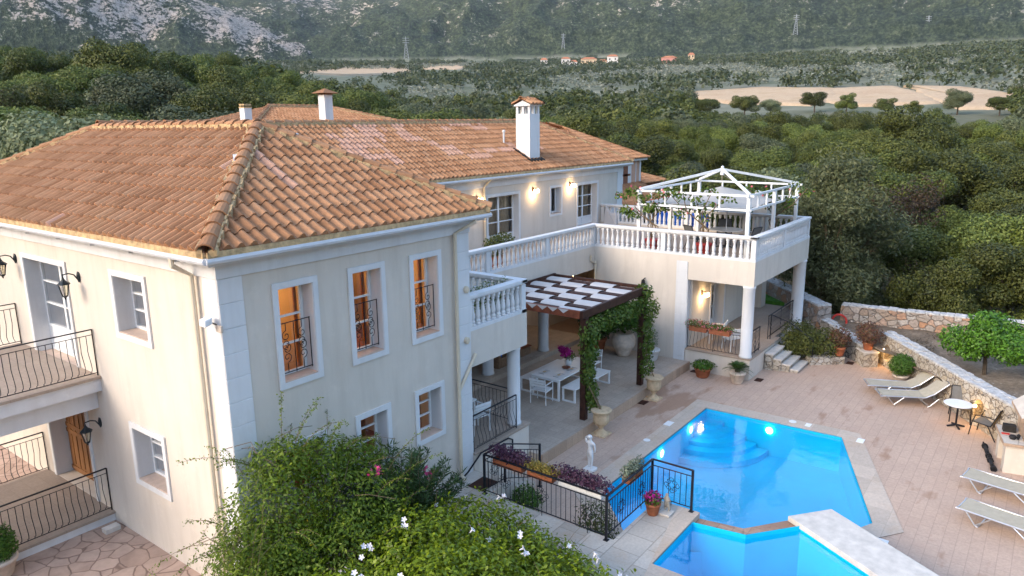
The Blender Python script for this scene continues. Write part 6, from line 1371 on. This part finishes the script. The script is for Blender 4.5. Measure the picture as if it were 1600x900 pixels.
while cnt < 64:
    l = lob[rng.integers(len(lob))]; u = Vector(rng.normal(size=3)).normalized()
    if u.z < .1: continue
    p = Vector(l[0])+Vector((u.x*l[1][0], u.y*l[1][1], u.z*l[1][2]))*1.06
    if any(sum(((p[i]-q[0][i])/q[1][i])**2 for i in range(3)) < .95 for q in lob if q is not l): continue
    for k in range(random.choice((1, 1, 2, 3))):
        o = link('flower', fme, t); o.location = p+Vector(rng.normal(0, .03, 3))*(k > 0)*2-WL[t.name]; v = (u+Vector((-.4, -.5, .3))+Vector(rng.normal(0, .3, 3))).normalized(); o.rotation_euler = v.to_track_quat('Z', 'Y').to_euler(); o.scale = (1.15,)*3; cnt += 1
t = pot('pale_pot', (-2.3, 4.7, GZ), pt(.34, .38), M['palestone'], 'pale stone pot on the stamped paving at the left edge')
shrub('round_pot_shrub', 'round clipped green shrub in the pale pot at the left edge', [((-2.3, 4.7, .55), (.37, .37, .36))], 5000, 'f_box', .05, .032, (-2.3, 4.7, .25))
m = MB(); m.box(-.42, 4.5, GZ+.004, -.12, 4.7, GZ+.1); tag(m.build('stone_block', M['marble'], origin=(-.3, 4.6, GZ)), 'small pale stone block at the foot of the porch on the stamped paving', 'block')
# ------------------------------------------------------------------ trees
def crown_mesh(name, seed, mat, R0, H0, n, L, W, nl=13):
    r = np.random.default_rng(seed); lobes = [((0, 0, H0*.60), (R0*.62, R0*.62, H0*.30))]
    for k in range(nl):
        a = r.uniform(0, 6.28); d = R0*r.uniform(.35, .72); z = H0*r.uniform(.36, .86); s = r.uniform(.24, .44)*R0; lobes.append(((d*math.cos(a), d*math.sin(a), z), (s*1.1, s*1.1, s*.85)))
    P, u = blob_points(lobes, n, .72, r, None, .16); V, F = leaf_quads(P, L, W, u, tang=.5, r=r); o = npmesh(name, V, F, mat); me = o.data; bpy.data.objects.remove(o); return me, lobes
def trunk_mesh(name, lobes, H0):
    m = MB(); m.tube([(0, 0, -.6), (.06, .02, H0*.2), (0, 0, H0*.45)], .16, 7, .09)
    for l in lobes[1:8]: m.tube([(0, 0, H0*.3), (l[0][0]*.5, l[0][1]*.5, l[0][2]*.8), l[0]], .07, 5, .02)
    o = m.build(name, M['bark']); me = o.data; bpy.data.objects.remove(o); return me
KIND = {'f_dark': ('dark green oak', 4), 'f_mid': ('mid green oak', 4), 'f_olive': ('grey green olive tree', 3), 'f_yel': ('yellow green tree', 2), 'f_brown': ('withered brown tree', 1)}
PROTO = {}
for k, (lab, n) in KIND.items():
    PROTO[k] = []
    for q in range(n):
        me, lb = crown_mesh('crown', 100+len(PROTO)*10+q, M[k], 2.7, 5.6, 19000 if k != 'f_brown' else 5000, .155, .105); PROTO[k].append((me, trunk_mesh('trunk', lb, 5.6)))
def project(p):
    d = Vector(p)-CAM; w = d.dot(_f); return (800+FPX*d.dot(_R2)/w, 450-FPX*d.dot(_U2)/w) if w > .1 else (-9e9, 0)
def inpoly(p, poly):
    c = False; x, y = p
    for (x0, y0), (x1, y1) in zip(poly, poly[1:]+poly[:1]):
        if (y0 > y) != (y1 > y) and x < (x1-x0)*(y-y0)/(y1-y0)+x0: c = not c
    return c
FT = [[(u, v+(4 if v > 148 else -3)) for u, v in q] for q in FIELDS]
FW = [[tuple(cast(u, v)) for u, v in q] for q in FIELDS]
def free(x, y):
    if x < 31 and y > -1 and y < 36: return False
    if x < 28.5 and y <= -1: return False
    if 26 < x < 44 and 6 < y < 34: return False
    if x < 40 and y < -1 and x < 29.5-.0*y and y > -30: return False
    return not any(inpoly((x, y), q) for q in FW)
SKY_ = [(-50, 245), (0, 238), (160, 195), (380, 192), (385, 165), (490, 155), (665, 186), (900, 196), (1010, 245), (1060, 275), (1140, 262), (1255, 290), (1260, 440), (1310, 478), (1700, 498)]
cand = []; r2 = np.random.default_rng(5); cell = {}
tries = 0
while tries < 60000:
    tries += 1; az = YAW+r2.uniform(-.68, .68); d = math.sqrt(r2.uniform(31**2, 260**2)); x, y = CAM.x+d*math.cos(az), CAM.y+d*math.sin(az)
    if not free(x, y): continue
    s = r2.uniform(.6, 1.0)**.6*r2.uniform(.75, 1.5)*(1 if d > 45 else .8); rad = 2.25*s*(1+d/500)
    g = (int(x//4), int(y//4))
    if any((x-q[0])**2+(y-q[1])**2 < ((rad+q[2])*.78)**2 for a in (-1, 0, 1) for b in (-1, 0, 1) for q in cell.get((g[0]+a, g[1]+b), ())): continue
    gz_ = ground_z(x, y); u, v = project((x, y, gz_+5.2*s))
    if any(inpoly(project((x, y, gz_+h_*s)), q) for q in FT for h_ in (.4, 1.5, 2.6, 3.7, 4.8, 5.8)): continue
    if not -60 < u < 1680: continue
    roof_v = np.interp(u, [a for a, b in SKY_], [b for a, b in SKY_])
    if v > roof_v: continue
    if u < 420 and d < 120: s *= 1.25
    cell.setdefault(g, []).append((x, y, rad)); cand.append((d, x, y, gz_, s, u, v))
cand.sort(); NT_ = 290; wood = MB() if False else []
def kind_at(x, y):
    n = mnoise.noise(Vector((x*.03, y*.03, 7.)))+random.uniform(-.7, .7)+(.2 if math.atan2(y-CAM.y, x-CAM.x) > A_R else 0)
    return 'f_brown' if random.random() < .022 else ('f_yel' if n > .62 else 'f_olive' if n < -.42 else 'f_dark' if n < .12 else 'f_mid')
MARKS = [(70, 'beyond the left end of the front roof'), (160, 'above the left hip of the front roof'), (240, 'left of the front roof peak'), (330, 'above the front roof ridge'), (400, 'behind the small rear chimney'), (490, 'between the two rear chimneys'), (600, 'right of the tall rear chimney'), (700, 'above the long wing ridge'), (800, 'left of the big wing chimney'), (880, 'right of the big wing chimney'), (960, 'above the long wing hip'), (1040, 'above the peach house'), (1110, 'left of the gazebo apex'), (1180, 'right of the gazebo apex'), (1262, 'behind the right gazebo posts'), (1340, 'just right of the terrace corner'), (1420, 'above the left end of the garden wall'), (1500, 'above the middle of the garden wall'), (1560, 'above the lemon tree'), (9999, 'at the right picture edge')]
def region(u, v, d):
    side = 'left of the villa roofs' if u < 420 else 'behind the villa ridge' if u < 830 else 'between the big chimney and the gazebo' if u < 1080 else 'behind the white gazebo' if u < 1262 else 'right of the terrace'
    dist = next(w for a, w in ((42, 'nearest'), (52, 'near'), (64, 'middle'), (78, 'far'), (9999, 'farthest')) if d < a)
    return side, dist, next(w for a, w in MARKS if u < a)
tree_things = {}
for k, (d, x, y, z, s, u, v) in enumerate(cand[:NT_]):
    kd = kind_at(x, y); crown, trunk = random.choice(PROTO[kd]); side, dist, mark = region(u, v, d); lab = '%s, %s row, %s' % (KIND[kd][0], dist, mark)
    t = thing(('olive_tree' if kd == 'f_olive' else 'oak_tree' if kd in ('f_dark', 'f_mid') else 'tree'), lab, 'tree', (x, y, z-.1), 'woodland trees '+side)
    t.rotation_euler = (0, 0, random.uniform(0, 6.28)); t.scale = (s*random.uniform(.9, 1.15), s*random.uniform(.9, 1.15), s*random.uniform(.85, 1.1))
    link('crown', crown, t); link('trunk', trunk, t); tree_things.setdefault(lab, []).append((u, t))
ORD = ['first', 'second', 'third', 'fourth', 'fifth', 'sixth', 'seventh', 'eighth', 'ninth']
for lab, q in tree_things.items():
    q.sort(key=lambda e: e[0])
    if len(q) == 2: q[0][1]['label'] = 'left '+lab; q[1][1]['label'] = 'right '+lab
    elif len(q) > 2:
        for k, (u, t) in enumerate(q): t['label'] = ORD[min(k, 8)]+' from left, '+lab
def place_tree(u, d, vt, kd, label, wide=1., name='tree', proto=None):
    q = pray(u, vt); az = math.atan2(q.y, q.x); x, y = CAM.x+d*math.cos(az), CAM.y+d*math.sin(az); z = ground_z(x, y); ztop = CAM.z+d*math.tan(math.atan2(q.z, math.hypot(q.x, q.y))); h = max(1.5, ztop-z)
    t = thing(name, label, 'tree', (x, y, z-.1)); k = h/5.3; t.scale = (k*wide, k*wide, k); t.rotation_euler = (0, 0, random.uniform(0, 6.28)); c, tr = proto or random.choice(PROTO[kd]); link('crown', c, t); link('trunk', tr, t); return t
M['f_lacy'] = foliage('lacy_grey_green_leaves', [(.075, .088, .032), (.11, .122, .05), (.155, .165, .08)], .25, .6, .1)
r_ = np.random.default_rng(77); lbs = [((r_.normal(0, .75), r_.normal(0, .75), z), (.75, .75, .6)) for z in np.linspace(1.3, 4.9, 15)]+[((0, 0, 4.9), (.7, .7, .4)), ((1.2, .2, 3.0), (.6, .6, .6)), ((-1.2, .1, 2.6), (.6, .6, .6))]
P, u_ = blob_points(lbs, 17000, .3, r_, None, .3); V, F = leaf_quads(P, .15, .05, u_, tang=.9, droop=.5, r=r_); o = npmesh('crown', V, F, M['f_lacy']); lacy = o.data; bpy.data.objects.remove(o)
m = MB(); m.tube([(0, 0, -.5), (.1, .05, 1.2), (-.05, 0, 2.6), (.1, 0, 4.3)], .14, 7, .04)
for l in lbs[::2]: m.tube([(0, 0, l[0][2]*.55), l[0]], .04, 5, .012)
o = m.build('trunk', M['twig']); lacy_t = o.data; bpy.data.objects.remove(o)
place_tree(1335, 37, 238, None, 'tall lacy grey green tree with pale trunk just right of the gazebo terrace', 1.05, 'tree', (lacy, lacy_t))
place_tree(1300, 35, 300, None, 'lower lacy grey green tree overlapping the tall one right of the terrace', 1.1, 'tree', (lacy, lacy_t))
place_tree(1460, 36, 405, 'f_dark', 'dark dense tree standing right of the tall lacy tree above the garden wall', .9)
place_tree(1585, 40, 400, 'f_mid', 'green tree at the right edge above the garden wall', 1.1)
place_tree(1275, 205, 142, 'f_dark', 'round dark green tree standing before the middle of the dry fields', 1.3)
place_tree(1325, 200, 145, 'f_yel', 'yellow green tree with visible trunk beside the round tree before the dry fields', 1.1)
place_tree(1165, 190, 147, 'f_dark', 'small dark tree before the left end of the dry fields', 1.2)
place_tree(1500, 190, 138, 'f_olive', 'pale grey tree before the right dry field', 1.2)
for u_, d_, v_, k_, w_ in ((1105, 190, 153, 'f_mid', 'low green tree at the front left edge of the dry fields'), (1205, 195, 156, 'f_olive', 'low pale olive before the dry fields, left of the round dark tree'), (1385, 195, 152, 'f_mid', 'green tree before the dry fields, right of the yellow green tree'), (1428, 190, 158, 'f_dark', 'low dark tree at the front edge of the right dry field'), (1565, 185, 150, 'f_mid', 'green tree at the front right edge of the dry fields')): place_tree(u_, d_, v_, k_, w_, 1.35)
place_tree(312, 60, 128, 'f_yel', 'slender yellow green tree rising above the front roof ridge', .55)
place_tree(150, 42, 178, 'f_olive', 'pale silvery olive just behind the front roof at the left', 1.1, 'olive_tree')
place_tree(115, 44, 188, 'f_olive', 'lower pale silvery olive left of the one behind the front roof', 1.1, 'olive_tree')
# far wood and scrub, one mass each
def mass(name, pts, mat, base, keep, stretch=1.):
    nv = len(base[0]); V0, F0 = base; Vs, Fs = [], []
    for q, (x, y, z, s) in enumerate(pts):
        idx_ = rng.choice(len(F0), keep, replace=False); VV = V0.reshape(-1, 4, 3)[idx_].reshape(-1, 3).copy(); a = rng.uniform(0, 6.28); ca, sa = math.cos(a), math.sin(a)
        VV = np.stack([VV[:, 0]*ca-VV[:, 1]*sa, VV[:, 0]*sa+VV[:, 1]*ca, VV[:, 2]], 1)*np.array((s*stretch, s*stretch, s)); Vs.append(VV+np.array((x, y, z)))
    V = np.concatenate(Vs); o = npmesh(name, V, np.arange(len(V)).reshape(-1, 4), mat); tag(o, kind='stuff'); return o
def protoquads(seed, L, W, n):
    r = np.random.default_rng(seed); lobes = [((0, 0, 2.6), (1.7, 1.7, 1.5))]+[((1.3*math.cos(a), 1.3*math.sin(a), r.uniform(1.6, 3.3)), (.95, .95, .8)) for a in r.uniform(0, 6.28, 7)]
    P, u = blob_points(lobes, n, .7, r, None, .2); return leaf_quads(P, L, W, u, tang=.5, r=r)
bq1 = protoquads(71, .55, .36, 2600); bq2 = protoquads(72, 1.3, .9, 800)
rest = cand[NT_:]; groups = {'f_dark': [], 'f_mid': [], 'f_olive': []}
for d, x, y, z, s, u, v in rest:
    kd = kind_at(x, y); groups[kd if kd in groups else 'f_mid'].append((x, y, z-.2, s*1.05))
for kd, nm in (('f_dark', 'far_dark_woodland'), ('f_mid', 'far_green_woodland'), ('f_olive', 'far_olive_woodland')):
    if groups[kd]: mass(nm, groups[kd], M[kd], bq1, 620)
pa, pb = [], []
for k in range(16000):
    az = YAW+r2.uniform(-.68, .68); d = math.sqrt(r2.uniform(200**2, 1080**2)); x, y = CAM.x+d*math.cos(az), CAM.y+d*math.sin(az)
    if any(inpoly((x, y), q) for q in FW): continue
    n = mnoise.noise(Vector((x*.008, y*.008, 3.)))+.5*mnoise.noise(Vector((x*.03, y*.03, 9.))); left = az > A_R
    if n < -.05 and d > 330 and r2.random() < .35: continue
    z = ground_z(x, y); s = r2.uniform(.45, 1.25)*(1+d/1500); 
    if any(inpoly(project((x, y, z+h_*s)), q) for q in FT for h_ in (.5, 2, 3.6, 4.6)) or any(inpoly(project((x, y, z+h_*s)), q) for q in SCARS for h_ in (1.5, 3.)): continue
    (pa if (n > .02 or left and d < 600) else pb).append((x, y, z-.3, s*(1 if n > .02 else .6)))
mass('far_scrub', pa, M['f_far'], bq2, 26); mass('far_grey_scrub', pb, M['f_farolive'], bq2, 22, 1.5)
# undergrowth along the garden's far side
pts = []; pts2 = []
for k in range(520):
    t = random.random(); x = 26.2+random.random()*6; y = -2-20*t; pts.append((x, y, ground_z(x, y)-.1, random.uniform(.22, .5)))
for k in range(200):
    t = random.random(); x = 26.1+random.random()*4.5; y = -2-20*t; pts2.append((x, y, ground_z(x, y)-.1, random.uniform(.15, .42)))
bq3 = protoquads(73, .5, .16, 1500); mass('undergrowth', pts, M['f_mid'], bq3, 260); mass('dry_brush', pts2, M['f_brown'], protoquads(74, 1.1, .07, 900), 260)
# ------------------------------------------------------------------ far village, pylons
def on_plain(u, v, d):
    q = pray(u, v); az = math.atan2(q.y, q.x); return CAM.x+d*math.cos(az), CAM.y+d*math.sin(az), CAM.z+d*math.tan(math.atan2(q.z, math.hypot(q.x, q.y)))
M['farwhite'] = simple('far_white_wall', (.62, .58, .54), .9, .1, .3); M['farpink'] = simple('far_pink_wall', (.55, .25, .21), .9, .1, .3); M['farcream'] = simple('far_cream_wall', (.56, .42, .28), .9, .1, .3); M['farroof'] = simple('far_tile_roof', (.42, .17, .09), .9, .2, .3)
VILL = [((1045, 99), 15, 8, 6, 'farpink', 'pink house with red roof at the edge of the far village'), ((920, 100), 16, 8, 5.5, 'farcream', 'broad cream house in the middle of the far village'), ((884, 98), 9, 7, 4.5, 'farwhite', 'small white house left of the broad cream house'), ((896, 102), 8, 6, 4, 'farwhite', 'low white house just below the small white one'), ((957, 96), 11, 7, 5.5, 'farwhite', 'white two storey house right of the broad cream house'), ((942, 101), 8, 6, 4, 'farcream', 'low cream house between the village and the pink house'),
        ((1296, 103), 9, 7, 4, 'farcream', 'small yellow house alone beyond the dry fields'), ((1577, 90), 20, 10, 6, 'farwhite', 'white house at the far right below the hill'), ((495, 113), 14, 7, 4, 'farwhite', 'white house left on the far plain below the rocky hill'), ((850, 98), 7, 5, 3.5, 'farwhite', 'tiny white house left of the far village'), ((1080, 90), 6, 5, 3.5, 'farcream', 'tiny cream house right of the pink house')]
for (uv, w, dp, h, mt, lab) in VILL:
    x, y, _ = on_plain(*uv, 780); z = ground_z(x, y); x, y, z2 = on_plain(*uv, 780); z = z2-1.0; a = math.atan2(y-CAM.y, x-CAM.x); e1 = Vector((-math.sin(a), math.cos(a), 0)); e2 = Vector((math.cos(a), math.sin(a), 0)); c = Vector((x, y, z))
    t = thing('far_house', lab, 'house', (x, y, z), 'houses of the far village'); m = MB(); m.obox(c+Vector((0, 0, h/2-1)), e1*w/2, e2*dp/2, (0, 0, h/2+1)); m.build('wall', M[mt], t)
    m = MB(); q = [c+e1*i*(w/2+.5)+e2*j*(dp/2+.5)+Vector((0, 0, h+.02)) for i, j in ((-1, -1), (1, -1), (1, 1), (-1, 1))]+[c+e1*i*w*.25+Vector((0, 0, h+2.2)) for i in (-1, 1)]; m.mesh(q, [(0, 1, 5, 4), (1, 2, 5), (2, 3, 4, 5), (3, 0, 4)]); m.build('roof', M['farroof'], t)
    m = MB()
    for k in range(max(2, int(w/4))): s = -w/2+w*(k+.5)/max(2, int(w/4)); m.obox(c+e1*s-e2*(dp/2+.03)+Vector((0, 0, h*.55)), e1*.6, e2*.03, (0, 0, .9))
    m.build('window', M['iron'], t)
M['pylon'] = simple('pylon_steel', (.30, .31, .33), .6, .05, 1)
for (u, v, vt, d, lab) in ((635, 90, 57, 1150, 'lattice pylon above the rear house chimneys on the far slope'), (880, 74, 52, 1300, 'lattice pylon above the far village'), (1243, 50, 22, 1250, 'lattice pylon on the hillside above the dry fields'), (1449, 50, 24, 1350, 'lattice pylon farthest right on the hillside'), (34, 66, 40, 1350, 'lattice pylon farthest left on the rocky hill'), (306, 104, 78, 1100, 'lattice pylon at the foot of the rocky hill')):
    x, y, z = on_plain(u, v, d); zt_ = on_plain(u, vt, d)[2]; h = zt_-z; z -= 4; h += 4; a = math.atan2(y-CAM.y, x-CAM.x); e1 = Vector((-math.sin(a), math.cos(a), 0)); c = Vector((x, y, z)); w = h*.11
    t = thing('pylon', lab, 'pylon', (x, y, z), 'power line pylons'); m = MB(); e2 = Vector((math.cos(a), math.sin(a), 0))
    for i in (-1, 1):
        for j in (-1, 1): m.tube([c+e1*i*w+e2*j*w, c+e1*i*w*.28+e2*j*w*.28+Vector((0, 0, h*.7)), c+Vector((0, 0, h))], .32, 4)
    for k in range(6):
        f0, f1 = 1-.72*k/6, 1-.72*(k+1)/6; z0, z1 = h*.7*k/6, h*.7*(k+1)/6; m.tube([c-e1*w*f0+Vector((0, 0, z0)), c+e1*w*f1+Vector((0, 0, z1))], .18, 4); m.tube([c+e1*w*f0+Vector((0, 0, z0)), c-e1*w*f1+Vector((0, 0, z1))], .18, 4)
    m.build('lattice', M['pylon'], t); m = MB()
    for q in (.74, .84, .93): m.tube([c-e1*w*1.3+Vector((0, 0, h*q)), c+e1*w*1.3+Vector((0, 0, h*q))], .28, 4)
    m.build('cross_arm', M['pylon'], t)
# ------------------------------------------------------------------ air between the house and the hills
HAZE = .000055
if HAZE:
    m = MB(); m.box(-3450, -3450, -40, 3450, 3450, 760); hz = m.build('haze', None) if False else None
    me = bpy.data.meshes.new('haze'); me.from_pydata(m.v, [], m.f); t = NT('haze_air'); t.t.nodes.remove(t.p); pv = t.n("ShaderNodeVolumePrincipled"); pv.inputs['Color'].default_value = (.86, .92, 1, 1); pv.inputs['Density'].default_value = HAZE; pv.inputs['Anisotropy'].default_value = .1
    t.l(pv.outputs[0], t.out.inputs['Volume']); me.materials.append(t.m); o = link('haze', me); tag(o, kind='stuff')
